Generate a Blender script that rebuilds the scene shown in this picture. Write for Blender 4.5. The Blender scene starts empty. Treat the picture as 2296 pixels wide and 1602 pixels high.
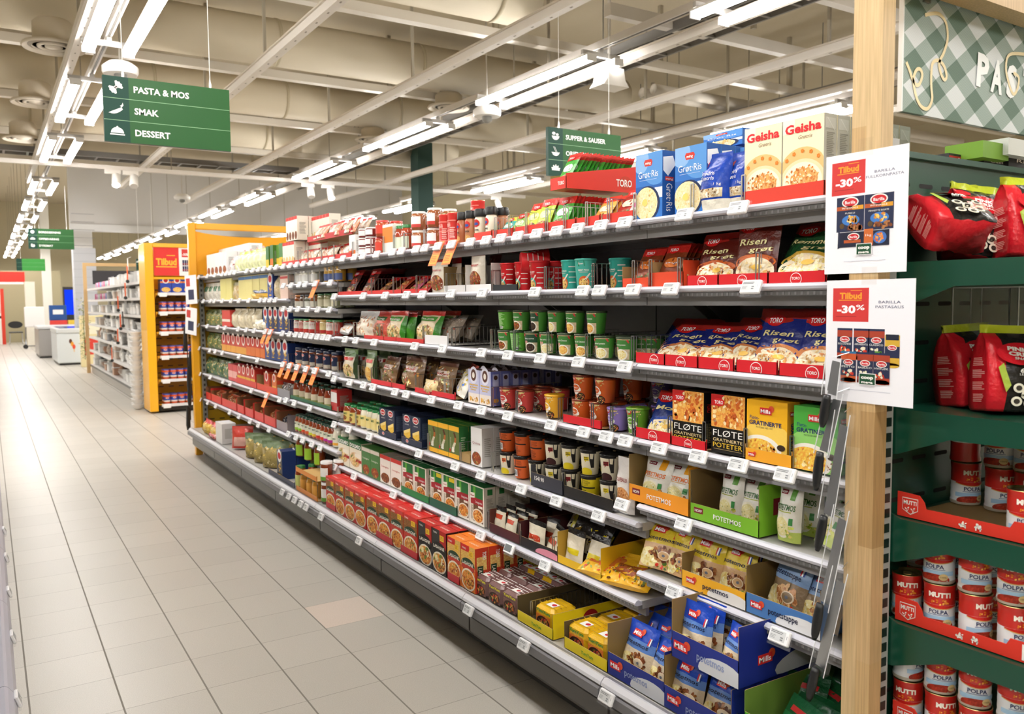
import bpy, math, random
from mathutils import Vector, Matrix
sc = bpy.context.scene
C = sc.collection
R = math.radians
# ---------------------------------------------------------------- camera, world, exposure
HC = 1.54
F_PX, PITCH, YAW, ROLL = 1851.0, 0.0691280, 0.5659239, -0.0090384
cam = bpy.data.cameras.new('camera')
cam.sensor_width = 36.0
cam.lens = F_PX / 2296.0 * 36.0
cam.clip_start = 0.05
cam.clip_end = 200
cam.dof.use_dof = True
cam.dof.focus_distance = 2.9
cam.dof.aperture_fstop = 5.0
_cy, _sy, _cp, _sp = math.cos(YAW), math.sin(YAW), math.cos(PITCH), math.sin(PITCH)
FW = Vector((_sy * _cp, _cy * _cp, -_sp))
_r = Vector((_cy, -_sy, 0))
_u = _r.cross(FW)
RT = _r * math.cos(ROLL) + _u * math.sin(ROLL)
UP = _u * math.cos(ROLL) - _r * math.sin(ROLL)
co = bpy.data.objects.new('camera', cam)
C.objects.link(co)
co.matrix_world = Matrix(((RT.x, UP.x, -FW.x, 0), (RT.y, UP.y, -FW.y, 0), (RT.z, UP.z, -FW.z, HC), (0, 0, 0, 1)))
sc.camera = co
sc.view_settings.view_transform = 'Standard'
sc.view_settings.look = 'None'
sc.view_settings.gamma = 1
sc.view_settings.use_curve_mapping = False
sc.view_settings.exposure = 0.0
LAMP = 52.0          # strength of every fluorescent tube
w = bpy.data.worlds.new('world')
sc.world = w
w.use_nodes = True
w.node_tree.nodes['Background'].inputs[0].default_value = (1.0, 0.93, 0.82, 1)
w.node_tree.nodes['Background'].inputs[1].default_value = 0.35
cy = sc.cycles
cy.max_bounces = 5
cy.diffuse_bounces = 4
cy.glossy_bounces = 3
cy.transmission_bounces = 3
cy.transparent_max_bounces = 8
cy.caustics_reflective = False
cy.caustics_refractive = False
cy.use_denoising = True
cy.sample_clamp_indirect = 6


def ray(x, y):
    return FW + RT * ((x - 1148) / F_PX) - UP * ((y - 801) / F_PX)


def at(x, y, ax, val):
    """the point of the plane axis = val that the photograph shows at pixel x, y"""
    d = ray(x, y)
    p = d * ((val - (HC if ax == 2 else 0)) / d[ax])
    p.z += HC
    return p


def Yat(x, z, X):
    """how far along the aisle the vertical plane X is at pixel column x and height z"""
    y = 700.0
    for _ in range(12):
        p = at(x, y, 0, X)
        y += (p.z - z) * F_PX / max(p.length, .5) * 1.0
    return at(x, y, 0, X).y


# ---------------------------------------------------------------- materials
def lin(c):
    return c / 12.92 if c <= .04045 else ((c + .055) / 1.055) ** 2.4


_hx = {}


def H(s, a=0.0):
    k = (s, a)
    if k not in _hx:
        s = s.lstrip('#')
        _hx[k] = tuple(lin(int(s[i:i + 2], 16) / 255) for i in (0, 2, 4)) + (a,)
    return _hx[k]


def mat(name, rough=.5, metal=0.0, scale=140.0, coat=0.0, spec=.5, bump=0.0, bscale=60, trans=0.0):
    m = bpy.data.materials.new(name)
    m.use_nodes = True
    nt = m.node_tree
    b = nt.nodes['Principled BSDF']
    at_ = nt.nodes.new('ShaderNodeAttribute')
    at_.attribute_name = 'col'
    tc = nt.nodes.new('ShaderNodeTexCoord')
    nz = nt.nodes.new('ShaderNodeTexNoise')
    nz.inputs['Scale'].default_value = scale
    nz.inputs['Detail'].default_value = 2.0
    nt.links.new(tc.outputs['Object'], nz.inputs['Vector'])
    rp = nt.nodes.new('ShaderNodeValToRGB')
    rp.color_ramp.elements[0].position = .36
    rp.color_ramp.elements[1].position = .64
    rp.color_ramp.elements[0].color = (.22, .2, .18, 1)
    rp.color_ramp.elements[1].color = (.8, .79, .76, 1)
    nt.links.new(nz.outputs['Fac'], rp.inputs['Fac'])
    mx = nt.nodes.new('ShaderNodeMix')
    mx.data_type = 'RGBA'
    mx.blend_type = 'OVERLAY'
    nt.links.new(at_.outputs['Alpha'], mx.inputs[0])
    nt.links.new(at_.outputs['Color'], mx.inputs[6])
    nt.links.new(rp.outputs['Color'], mx.inputs[7])
    nt.links.new(mx.outputs[2], b.inputs['Base Color'])
    b.inputs['Roughness'].default_value = rough
    b.inputs['Metallic'].default_value = metal
    b.inputs['Specular IOR Level'].default_value = spec
    b.inputs['Coat Weight'].default_value = coat
    b.inputs['Coat Roughness'].default_value = .12
    if bump:
        n2 = nt.nodes.new('ShaderNodeTexNoise')
        n2.inputs['Scale'].default_value = bscale
        n2.inputs['Detail'].default_value = 3
        nt.links.new(tc.outputs['Object'], n2.inputs['Vector'])
        bp = nt.nodes.new('ShaderNodeBump')
        bp.inputs['Strength'].default_value = bump
        bp.inputs['Distance'].default_value = .01
        nt.links.new(n2.outputs['Fac'], bp.inputs['Height'])
        nt.links.new(bp.outputs['Normal'], b.inputs['Normal'])
    if trans:
        out = nt.nodes['Material Output']
        tr = nt.nodes.new('ShaderNodeBsdfTransparent')
        ms = nt.nodes.new('ShaderNodeMixShader')
        ms.inputs[0].default_value = trans
        nt.links.new(b.outputs[0], ms.inputs[1])
        nt.links.new(tr.outputs[0], ms.inputs[2])
        nt.links.new(ms.outputs[0], out.inputs['Surface'])
    return m


M = {}
M['paper'] = mat('printed_card', .55, spec=.3)
M['card'] = mat('coated_card', .42, coat=.04, spec=.3)
M['film'] = mat('plastic_film', .27, coat=.1, spec=.32, bump=.4, bscale=45)
M['glass'] = mat('filled_glass', .08, coat=.6)
M['plastic'] = mat('plastic', .35)
M['matte'] = mat('matte_paint', .75, scale=3)
M['steel'] = mat('painted_steel', .35, scale=20)
M['gloss'] = mat('gloss_enamel', .3, coat=.4, bump=.06, bscale=500)
M['metal'] = mat('bare_metal', .3, metal=1.0)
M['tin'] = mat('tin_lid', .28, metal=1.0)
M['clear'] = mat('clear_plastic', .1, trans=.95)
M['acrylic'] = mat('clear_acrylic', .08, trans=.94)


def glow(name, col, strength):
    m = bpy.data.materials.new(name)
    m.use_nodes = True
    nt = m.node_tree
    e = nt.nodes.new('ShaderNodeEmission')
    e.inputs[0].default_value = col
    e.inputs[1].default_value = strength
    nt.links.new(e.outputs[0], nt.nodes['Material Output'].inputs['Surface'])
    return m


M['tube'] = glow('fluorescent_tube', (1.0, .975, .945, 1), LAMP)
M['spot'] = glow('spot_lens', (1.0, .95, .88, 1), 40)
M['screen'] = glow('blue_screen', (.01, .05, .9, 1), 1.2)


# ---------------------------------------------------------------- mesh building
class Flat:
    """a flat printing surface: u to the viewer's right, v up, layers come out along n"""
    def __init__(s, o, ux, uy, eps=.00045):
        s.o, s.ux, s.uy = Vector(o), Vector(ux), Vector(uy)
        s.n = s.ux.cross(s.uy)
        s.eps = eps

    def __call__(s, u, v, L=0):
        return s.o + s.ux * u + s.uy * v + s.n * (L * s.eps)


class Round:
    """the printed mantle of a lathed body standing at x, y; u is the arc length from the front, v the height"""
    def __init__(s, prof, x=0.0, y=0.0, turn=0.0, eps=.0007):
        s.p, s.x, s.y, s.t, s.eps = prof, x, y, turn, eps
        s.r0 = max(r for r, z in prof)

    def rad(s, v):
        p = s.p
        for (r0, z0), (r1, z1) in zip(p, p[1:]):
            if z0 <= v <= z1 and z1 > z0:
                return r0 + (r1 - r0) * (v - z0) / (z1 - z0)
        return p[-1][0] if v > p[-1][1] else p[0][0]

    def __call__(s, u, v, L=0):
        a = u / s.r0 + s.t
        r = s.rad(v) + L * s.eps
        return Vector((s.x + math.sin(a) * r, s.y - math.cos(a) * r, v))


class Pillow:
    """the front of a filled pouch w wide, h tall, t thick (y 0 is the front-most point)"""
    def __init__(s, w, h, t, seed=0, crimp=.06, foot=.35, wr=1.0, back=False, slump=0.0):
        s.w, s.h, s.t, s.cr, s.ft, s.b, s.sl = w, h, t, crimp, foot, back, slump
        q = random.Random(seed)
        s.ph = [(q.uniform(3, 9), q.uniform(4, 11), q.uniform(0, 6), q.uniform(.3, 1)) for _ in range(4)]
        s.wr = wr * w * .012
        s.eps = .0011

    def __call__(s, u, v, L=0):
        a = max(-1, min(1, 2 * u / s.w - 1))
        b = max(0, min(1, v / s.h))
        top = 1 - s.cr
        if b >= top:
            g = 0.0
        else:
            k = b / top
            g = (s.ft + (1 - s.ft) * math.sin(min(1, k / .4) * math.pi / 2)) * (1 - max(0, (k - .35) / .65) ** 2.2)
        T = s.t * g * max(0.0, 1 - abs(a) ** 2.6) ** .62
        wv = sum(math.sin(f * a + g2 * b * 2 + p) * q for f, g2, p, q in s.ph) * s.wr * (.35 + min(1, g)) * (1 - abs(a) ** 4)
        if b < .02:
            wv *= b / .02
        x = a * s.w / 2 * (1 - .05 * g) + s.sl * b * b * s.w
        yy = T / 2 - wv + L * s.eps + .0006
        return Vector((x, s.t / 2 - yy if not s.b else s.t / 2 + yy, v - .02 * s.h * g * (1 if b > .5 else 0) * .5))


class MB:
    def __init__(s):
        s.v, s.f, s.c, s.m, s.s = [], [], [], [], []
        s.mats = []

    def mi(s, m):
        if m not in s.mats:
            s.mats.append(m)
        return s.mats.index(m)

    def add(s, vs, fs, col, m='paper', smooth=False):
        o = len(s.v)
        s.v.extend([tuple(p) for p in vs])
        k = s.mi(m)
        many = isinstance(col, list)
        for i, f in enumerate(fs):
            s.f.append(tuple(o + j for j in f))
            s.c.append(col[i] if many else col)
            s.m.append(k)
            s.s.append(smooth)

    def box(s, x0, x1, y0, y1, z0, z1, col, m='paper', cols=None):
        """cols: dict of face colours: f(ront -y) b(ack) l r t u"""
        vs = [(x0, y0, z0), (x1, y0, z0), (x1, y1, z0), (x0, y1, z0), (x0, y0, z1), (x1, y0, z1), (x1, y1, z1), (x0, y1, z1)]
        fs = [(0, 1, 5, 4), (2, 3, 7, 6), (3, 0, 4, 7), (1, 2, 6, 5), (4, 5, 6, 7), (3, 2, 1, 0)]
        cl = [(cols or {}).get(k, col) for k in 'fblrtu']
        s.add(vs, fs, cl, m)

    def bbox(s, x0, x1, y0, y1, z0, z1, col, m='steel', b=.004):
        """a box with chamfered vertical and top edges"""
        import itertools
        def ring(z, i):
            return [(x0 + i + b, y0 + i, z), (x1 - i - b, y0 + i, z), (x1 - i, y0 + i + b, z), (x1 - i, y1 - i - b, z), (x1 - i - b, y1 - i, z), (x0 + i + b, y1 - i, z), (x0 + i, y1 - i - b, z), (x0 + i, y0 + i + b, z)]
        vs = ring(z0, b) + ring(z0 + b, 0) + ring(z1 - b, 0) + ring(z1, b)
        fs = [tuple(range(7, -1, -1)), tuple(range(24, 32))]
        for k in range(3):
            for i in range(8):
                j = (i + 1) % 8
                fs.append((k * 8 + i, k * 8 + j, k * 8 + 8 + j, k * 8 + 8 + i))
        s.add(vs, fs, col, m)

    def prism(s, pts, axis, a0, a1, col, m='steel', smooth=False, caps=True):
        """extrude a closed 2D outline along an axis (0: pts are y,z; 1: pts are x,z; 2: pts are x,y)"""
        n = len(pts)
        def mk(p, a):
            return (a, p[0], p[1]) if axis == 0 else ((p[0], a, p[1]) if axis == 1 else (p[0], p[1], a))
        vs = [mk(p, a0) for p in pts] + [mk(p, a1) for p in pts]
        fs = [(i, (i + 1) % n, n + (i + 1) % n, n + i) for i in range(n)]
        if caps:
            fs += [tuple(range(n - 1, -1, -1)), tuple(range(n, 2 * n))]
        s.add(vs, fs, col, m, smooth)

    def rod(s, a, b, r, col, m='metal', n=5):
        a, b = Vector(a), Vector(b)
        d = (b - a).normalized()
        x = d.orthogonal().normalized()
        y = d.cross(x)
        vs = []
        for p in (a, b):
            for i in range(n):
                t = 2 * math.pi * i / n
                vs.append(p + x * (r * math.cos(t)) + y * (r * math.sin(t)))
        fs = [(i, (i + 1) % n, n + (i + 1) % n, n + i) for i in range(n)] + [tuple(range(n)), tuple(range(2 * n - 1, n - 1, -1))]
        s.add(vs, fs, col, m, n > 5)

    def path(s, pts, r, col, m='metal', n=5):
        for a, b in zip(pts, pts[1:]):
            s.rod(a, b, r, col, m, n)

    def lathe(s, prof, col, m='glass', n=20, x=0.0, y=0.0, cap0=True, cap1=True, z=0.0):
        """prof: (radius, z[, colour of the band above])"""
        vs = []
        for p in prof:
            for i in range(n):
                t = 2 * math.pi * i / n
                vs.append((x + p[0] * math.sin(t), y - p[0] * math.cos(t), z + p[1]))
        fs, cl = [], []
        for k in range(len(prof) - 1):
            c = prof[k][2] if len(prof[k]) > 2 else col
            for i in range(n):
                j = (i + 1) % n
                fs.append((k * n + i, k * n + j, k * n + n + j, k * n + n + i))
                cl.append(c)
        s.add(vs, fs, cl, m, True)
        o = len(s.v)
        if cap0:
            s.add([vs[i] for i in range(n)], [tuple(range(n - 1, -1, -1))], col, m)
        if cap1:
            s.add([vs[-n + i] for i in range(n)], [tuple(range(n))], prof[-1][2] if len(prof[-1]) > 2 else col, m)

    # ---- printing on a surface
    def rect(s, S, u0, v0, u1, v1, col, L=1, m='paper', nu=1, nv=1):
        if isinstance(S, Round):
            nu = max(nu, int(abs(u1 - u0) / .008) + 1)
        elif isinstance(S, Pillow):
            nu = max(nu, int(abs(u1 - u0) / .012) + 1)
            nv = max(nv, int(abs(v1 - v0) / .012) + 1)
        vs = [S(u0 + (u1 - u0) * i / nu, v0 + (v1 - v0) * j / nv, L) for j in range(nv + 1) for i in range(nu + 1)]
        fs = [(j * (nu + 1) + i, j * (nu + 1) + i + 1, (j + 1) * (nu + 1) + i + 1, (j + 1) * (nu + 1) + i) for j in range(nv) for i in range(nu)]
        s.add(vs, fs, col, m, not isinstance(S, Flat))

    def poly(s, S, pts, col, L=1, m='paper'):
        s.add([S(u, v, L) for u, v in pts], [tuple(range(len(pts)))], col, m)

    def ell(s, S, cu, cv, ru, rv, col, L=1, m='paper', n=22, a0=0, a1=360, clip=None):
        rings = 1 if isinstance(S, Flat) else 3
        full = a1 - a0 >= 360
        k = n if full else n + 1
        def P(t, q):
            u = cu + ru * q * math.cos(t)
            v = cv + rv * q * math.sin(t)
            if clip:
                u = max(clip[0], min(clip[2], u))
                v = max(clip[1], min(clip[3], v))
            return S(u, v, L)
        c0 = (cu, cv)
        if clip:
            c0 = (max(clip[0], min(clip[2], cu)), max(clip[1], min(clip[3], cv)))
        vs = [S(c0[0], c0[1], L)]
        for q in range(1, rings + 1):
            vs += [P(R(a0 + (a1 - a0) * i / n), q / rings) for i in range(k)]
        fs = []
        for i in range(n):
            j = (i + 1) % k
            fs.append((0, 1 + i, 1 + j))
            for q in range(rings - 1):
                fs.append((1 + q * k + i, 1 + (q + 1) * k + i, 1 + (q + 1) * k + j, 1 + q * k + j))
        s.add(vs, fs, col, m)

    def food(s, S, cu, cv, ru, rv, cols, n=30, size=.12, L=2, m='paper', seed=1, clip=None, rect=False):
        q = random.Random(seed)
        for _ in range(n):
            if rect:
                u, v = cu + ru * q.uniform(-1, 1), cv + rv * q.uniform(-1, 1)
            else:
                a, rr = q.uniform(0, 6.28), math.sqrt(q.random())
                u, v = cu + ru * rr * math.cos(a), cv + rv * rr * math.sin(a)
            z = size * max(ru, rv) * q.uniform(.5, 1.2)
            t = q.uniform(0, 3)
            e = q.uniform(.4, .9)
            if clip and not (clip[0] + z < u < clip[2] - z and clip[1] + z < v < clip[3] - z):
                continue
            pts = []
            for i in range(6):
                b = i * 1.047
                x, y = z * math.cos(b), z * e * math.sin(b)
                pts.append((u + x * math.cos(t) - y * math.sin(t), v + x * math.sin(t) + y * math.cos(t)))
            s.poly(S, pts, H(q.choice(cols), .3), L + (_ % 3) * .25, m)

    def text(s, S, t, cu, cv, h, col, L=2, wide=None, bold=0.0, rot=0.0, ital=0.0, sx=1.0, m='paper', align=0):
        """h: cap height; wide: fit to this width; align -1 left, 0 centre, 1 right"""
        vs, fs, W, Hc = glyphs(t, bold)
        k = h / Hc
        kx = k * sx
        if wide and W * kx > 0:
            kx = wide / W
        off = {-1: 0, 0: -W / 2, 1: -W}[align]
        cr, sr = math.cos(R(rot)), math.sin(R(rot))
        out = []
        for x, y in vs:
            a = (x + off) * kx + ital * y * k
            b = y * k - h / 2
            out.append(S(cu + a * cr - b * sr, cv + a * sr + b * cr, L))
        s.add(out, fs, col, m)

    def lines(s, S, u0, v0, u1, v1, n, col, L=1, seed=3, fill=.5):
        """rows of small print"""
        q = random.Random(seed)
        st = (v1 - v0) / n
        for i in range(n):
            v = v0 + st * (i + .5)
            e = u1 - (u1 - u0) * q.uniform(0, .35)
            s.rect(S, u0, v - st * fill / 2, e, v + st * fill / 2, col, L)

    def barcode(s, S, u0, v0, u1, v1, L=2, seed=5):
        s.rect(S, u0, v0, u1, v1, H('f4f4f2'), L)
        q = random.Random(seed)
        u = u0 + (u1 - u0) * .08
        while u < u1 - (u1 - u0) * .1:
            wd = (u1 - u0) * q.choice([.012, .02, .035])
            s.rect(S, u, v0 + (v1 - v0) * .18, u + wd, v1 - (v1 - v0) * .08, H('1c1c1c'), L + 1)
            u += wd + (u1 - u0) * q.choice([.015, .025])

    def build(s, name):
        me = bpy.data.meshes.new(name)
        me.from_pydata(s.v, [], s.f)
        for k in s.mats:
            me.materials.append(M[k] if isinstance(k, str) else k)
        me.polygons.foreach_set('material_index', s.m)
        me.polygons.foreach_set('use_smooth', s.s)
        ca = me.color_attributes.new('col', 'FLOAT_COLOR', 'CORNER')
        buf = []
        for p, c in zip(me.polygons, s.c):
            buf.extend(c * p.loop_total)
        ca.data.foreach_set('color', buf)
        me.update()
        return me


_gl = {}


def glyphs(t, bold=0.0):
    k = (t, bold)
    if k in _gl:
        return _gl[k]
    cu = bpy.data.curves.new('lettering', 'FONT')
    cu.body = t
    cu.size = 1.0
    cu.resolution_u = 2
    cu.offset = bold
    ob = bpy.data.objects.new('lettering', cu)
    me = ob.to_mesh()
    vs = [(v.co.x, v.co.y) for v in me.vertices]
    fs = [tuple(p.vertices) for p in me.polygons]
    ob.to_mesh_clear()
    bpy.data.objects.remove(ob)
    bpy.data.curves.remove(cu)
    xs = [v[0] for v in vs] or [0, 1]
    x0 = min(xs)
    vs = [(x - x0, y) for x, y in vs]
    _gl[k] = (vs, fs, max(xs) - x0, 0.72 + 2 * bold)
    return _gl[k]


# ---------------------------------------------------------------- scene objects
LABELS = {}


def ordn(i):
    return ['first', 'second', 'third', 'fourth', 'fifth', 'sixth', 'seventh', 'eighth', 'ninth', 'tenth', 'eleventh', 'twelfth', 'thirteenth', 'fourteenth', 'fifteenth', 'sixteenth', 'seventeenth', 'eighteenth', 'nineteenth', 'twentieth'][i] if i < 20 else ('twenty', 'thirty', 'forty')[(i + 1) // 10 - 2] + ('-' + ordn(i % 10) if (i + 1) % 10 else 'th')


def tag(o, label, cat, group=None):
    o['label'] = label
    o['category'] = cat
    if group:
        o['group'] = group
    LABELS.setdefault(label, []).append(o)
    return o


def put(name, me, loc=(0, 0, 0), rot=(0, 0, 0), parent=None):
    if isinstance(me, MB):
        me = me.build(name)
    o = bpy.data.objects.new(name, me)
    C.objects.link(o)
    o.location = loc
    o.rotation_euler = rot
    if parent:
        o.parent = parent
    return o


def empty(name, loc=(0, 0, 0), rot=(0, 0, 0)):
    o = bpy.data.objects.new(name, None)
    o.empty_display_size = .1
    C.objects.link(o)
    o.location = loc
    o.rotation_euler = rot
    return o


def struct(name, mb):
    o = put(name, mb)
    o['kind'] = 'structure'
    return o


SHELFWARD = R(-90)     # goods that face the aisle (their front looks along -X)
# ================================================================ the hall
def floor_mat():
    m = bpy.data.materials.new('floor_tiles')
    m.use_nodes = True
    nt = m.node_tree
    N, L = nt.nodes, nt.links
    b = N['Principled BSDF']
    g = N.new('ShaderNodeNewGeometry')
    sp = N.new('ShaderNodeSeparateXYZ')
    L.new(g.outputs['Position'], sp.inputs[0])

    def mth(op, a, b_=None, c=None):
        n = N.new('ShaderNodeMath')
        n.operation = op
        for i, q in enumerate((a, b_, c)):
            if q is None:
                continue
            if isinstance(q, (int, float)):
                n.inputs[i].default_value = q
            else:
                L.new(q, n.inputs[i])
        return n.outputs[0]
    TX, TY = .30284, .32058
    ux = mth('DIVIDE', mth('SUBTRACT', sp.outputs[0], -.2306), TX)
    uy = mth('DIVIDE', mth('SUBTRACT', sp.outputs[1], 3.681), TY)
    fx, fy = mth('FRACT', ux), mth('FRACT', uy)
    gx = mth('LESS_THAN', mth('MINIMUM', fx, mth('SUBTRACT', 1, fx)), .011)
    gy = mth('LESS_THAN', mth('MINIMUM', fy, mth('SUBTRACT', 1, fy)), .0055)
    cb = N.new('ShaderNodeCombineXYZ')
    L.new(mth('FLOOR', ux), cb.inputs[0])
    L.new(mth('FLOOR', uy), cb.inputs[1])
    wn = N.new('ShaderNodeTexWhiteNoise')
    wn.noise_dimensions = '2D'
    L.new(cb.outputs[0], wn.inputs['Vector'])
    nz = N.new('ShaderNodeTexNoise')
    nz.inputs['Scale'].default_value = 260
    nz.inputs['Detail'].default_value = 2
    L.new(g.outputs['Position'], nz.inputs['Vector'])
    n2 = N.new('ShaderNodeTexNoise')
    n2.inputs['Scale'].default_value = 1.3
    L.new(g.outputs['Position'], n2.inputs['Vector'])
    br = mth('ADD', mth('MULTIPLY', mth('SUBTRACT', nz.outputs['Fac'], .5), .45), mth('ADD', .97, mth('MULTIPLY', mth('SUBTRACT', wn.outputs['Value'], .5), .07)))
    mx = N.new('ShaderNodeMix')
    mx.data_type = 'RGBA'
    mx.inputs[6].default_value = H('bcb7ae')[:3] + (1,)
    mx.inputs[7].default_value = H('d2c4b8')[:3] + (1,)
    sel = mth('MULTIPLY', mth('COMPARE', mth('FLOOR', ux), 5.0, .1), mth('COMPARE', mth('FLOOR', uy), 0.0, .1))
    L.new(sel, mx.inputs[0])
    vm = N.new('ShaderNodeVectorMath')
    vm.operation = 'SCALE'
    L.new(mx.outputs[2], vm.inputs[0])
    L.new(br, vm.inputs['Scale'])
    m2 = N.new('ShaderNodeMix')
    m2.data_type = 'RGBA'
    L.new(mth('MAXIMUM', gx, mth('MULTIPLY', gy, .8)), m2.inputs[0])
    L.new(vm.outputs[0], m2.inputs[6])
    m2.inputs[7].default_value = H('7f7a71')[:3] + (1,)
    L.new(m2.outputs[2], b.inputs['Base Color'])
    L.new(mth('ADD', .34, mth('ADD', mth('MULTIPLY', n2.outputs['Fac'], .05), mth('MULTIPLY', gx, .4))), b.inputs['Roughness'])
    b.inputs['Specular IOR Level'].default_value = .5
    return m


M['floor'] = floor_mat()
m = MB()
m.add([(-7, -5, 0), (14, -5, 0), (14, 44, 0), (-7, 44, 0)], [(0, 1, 2, 3)], H('cccccc'), 'floor')
struct('floor', m)
BEI = H('bdb198')
m = MB()
m.box(-7, 14, -5, 16.8, 4.55, 4.7, BEI, 'matte')
struct('ceiling', m)
m = MB()
m.box(-7, 14, 16.65, 16.8, 4.7, 6.2, BEI, 'matte')
struct('trim_1', m)
m = MB()
m.box(-7, 14, 16.8, 44, 6.2, 6.35, BEI, 'matte')
struct('ceiling_far', m)
for nm, x0, x1, y0, y1 in (('wall_left', -7.2, -7, -5, 44), ('wall_right', 14, 14.2, -5, 44), ('wall_back', -7, 14, -5.2, -5), ('wall_far', -7, 14, 44, 44.2)):
    m = MB()
    m.box(x0, x1, y0, y1, 0, 6.2, H('b5ab8f'), 'matte')
    struct(nm, m)
# the pale bulkhead across the hall
YB = 30.0
pa, pb = at(155, 470, 1, YB), at(400, 525, 1, YB)
m = MB()
m.box(pa.x, 14, YB, YB + .3, pb.z, 6.2, H('c9c7c6'), 'matte')
m.box(pa.x, 14, YB - .05, YB, pb.z, pb.z + .22, H('d9d9da'), 'matte')
p3 = at(208, 560, 1, YB)
m.box(pa.x, p3.x, YB, YB + .3, p3.z, pb.z + .01, H('c9c7c6'), 'matte')
struct('wall_bulkhead', m)

STR = [6.53, 8.86, 11.18, 13.5, 15.83]
for k, y in enumerate([4.2, 5.3] + STR):
    m = MB()
    if k < 2:
        m.box(4.3, 13, y - .04, y + .04, 3.8, 3.9, H('d5cfc7'), 'steel')
    else:
        m.box(-7, 13, y - .05, y + .05, 3.9, 3.98, H('d9d2c6'), 'steel')
    for x in range(-6, 14, 2):
        if k >= 2 or x > 5:
            m.box(x - .02, x + .02, y - .02, y + .02, 3.98, 4.55, H('a89f8c'), 'steel')
    o = put('ceiling_beam', m)
    tag(o, 'white painted steel strip across the ceiling, %s from the front' % ordn(k), 'beam', 'cross strips under the ceiling')
DUC = [3.9, 6.27, 8.6, 10.93, 13.26, 15.6]
for k, y in enumerate(DUC):
    m = MB()
    x1 = 7.2 if k != 1 else 4.2
    x = -7.0
    pts = [(y + .235 * math.cos(R(i * 15)), 4.19 + .235 * math.sin(R(i * 15))) for i in range(24)]
    m.prism(pts, 0, -7, x1, H('c6bba4'), 'matte', True)
    for j in range(8):
        xs = -6.2 + j * 1.6 + (k % 3) * .4
        if xs < x1:
            p2 = [(y + .24 * math.cos(R(i * 15)), 4.19 + .24 * math.sin(R(i * 15))) for i in range(24)]
            m.prism(p2, 0, xs, xs + .035, H('b4a98f'), 'matte', True)
    o = put('ventilation_duct', m)
    tag(o, 'wide round beige air duct across the ceiling, %s from the front' % ordn(k), 'air duct', 'ducts across the ceiling')
for k, (x, y0, y1) in enumerate([(2.18, 2.0, 16.6), (3.62, 2.0, 18.5), (4.89, 1.5, 18.5), (6.18, 1.5, 18), (7.45, 1.5, 16), (.72, 2.0, 16.6), (-1.2, 5, 16.6), (8.8, 1.5, 16)]):
    m = MB()
    m.box(x - .035, x + .035, y0, y1, 3.62, 3.69, H('d8d1c8'), 'steel')
    m.box(x - .05, x - .035, y0, y1, 3.685, 3.70, H('c8beae'), 'steel')
    m.box(x + .035, x + .05, y0, y1, 3.685, 3.70, H('c8beae'), 'steel')
    y = y0 + .1
    while y < min(y1, 14):
        m.box(x - .006, x + .006, y, y + .03, 3.6185, 3.6205, H('7d7263'), 'steel')
        y += .25
    root = put('ceiling_rail', m)
    tag(root, 'long white perforated ceiling rail running down the hall, ' + ['above the aisle edge', 'over the food shelves', 'next over behind the food shelves', 'far over behind the shelves', 'beyond the cable tray', 'close to the round air outlets', 'over the other aisle', 'outermost past the cable tray'][k], 'ceiling rail', 'perforated rails under the ceiling')
    y = y0 + .8
    j = 0
    while y < min(y1, 16):
        r = MB()
        r.box(x - .012, x + .012, y - .012, y + .012, 3.69, 4.55, H('9d9585'), 'steel')
        put('hanger', r, parent=root)
        y += 2.33
        j += 1
# luminaires
ROWS = {'a': .92, 'b': 4.5, 'c': 7.85, 'd': -2.6}
STARTS = [-3.5, -.46, 2.52, 5.57, 8.57, 11.56, 15.6, 18.6, 21.6, 24.6, 27.4, 30.6, 33.6, 36.6, 39.6]
WHERE = {'a': 'over the open aisle', 'b': 'over the aisle behind the food shelves', 'c': 'in the third row past the cable tray', 'd': 'over the neighbouring aisle'}
for rk, X in ROWS.items():
    for part, (ya, yb, zt) in enumerate([(-4, 16.5, 4.548), (16.9, 42, 6.198)]):
        m = MB()
        m.box(X - .025, X + .025, ya, yb, 3.66, 3.72, H('d6d0ca'), 'steel')
        m.box(X - .008, X + .008, ya, yb, 3.655, 3.66, H('55504a'), 'steel')
        tr = put('lighting_track', m)
        tag(tr, 'white lamp track running down the hall %s%s' % (WHERE[rk], ', far' if part else ''), 'lamp track', 'lamp tracks')
        y = ya + .6
        while y < yb:
            r = MB()
            r.rod((X, y, 3.72), (X, y, zt), .006, H('8f8778'), 'steel')
            put('wire', r, parent=tr)
            y += 2.6
    for k, y in enumerate(STARTS):
        e = empty('fluorescent_lamp', (X, y, 3.66))
        tag(e, 'twin tube lamp %s, %s along its row' % (WHERE[rk], ordn(k)), 'lamp', 'fluorescent lamps ' + WHERE[rk])
        ln = 1.87
        for yy in (.02, ln - .1):
            mb = MB()
            mb.box(-.2, .2, yy + .03, yy + .06, -.075, -.035, H('a8a49e'), 'steel')
            mb.box(-.02, .02, yy + .03, yy + .06, -.035, -.0055, H('a8a49e'), 'steel')
            put('bracket', mb, parent=e)
        for sx in (-1, 1):
            hb = MB()
            cx = sx * .145
            hb.box(cx - .045, cx + .045, 0, ln, -.09, -.075, H('e2dfda'), 'steel')
            put('housing', hb, parent=e)
            tb = MB()
            tb.prism([(cx - .042, -.0905), (cx + .042, -.0905), (cx + .042, -.115), (cx + .03, -.13), (cx - .03, -.13), (cx - .042, -.115)][::-1], 1, .012, ln - .012, H('ffffff'), 'tube')
            put('diffuser', tb, parent=e)
            for yy in (-.004, ln - .012):
                cpm = MB()
                cpm.box(cx - .047, cx + .047, yy, yy + .016, -.134, -.075, H('d5d2cd'), 'plastic')
                put('end_cap', cpm, parent=e)
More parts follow.
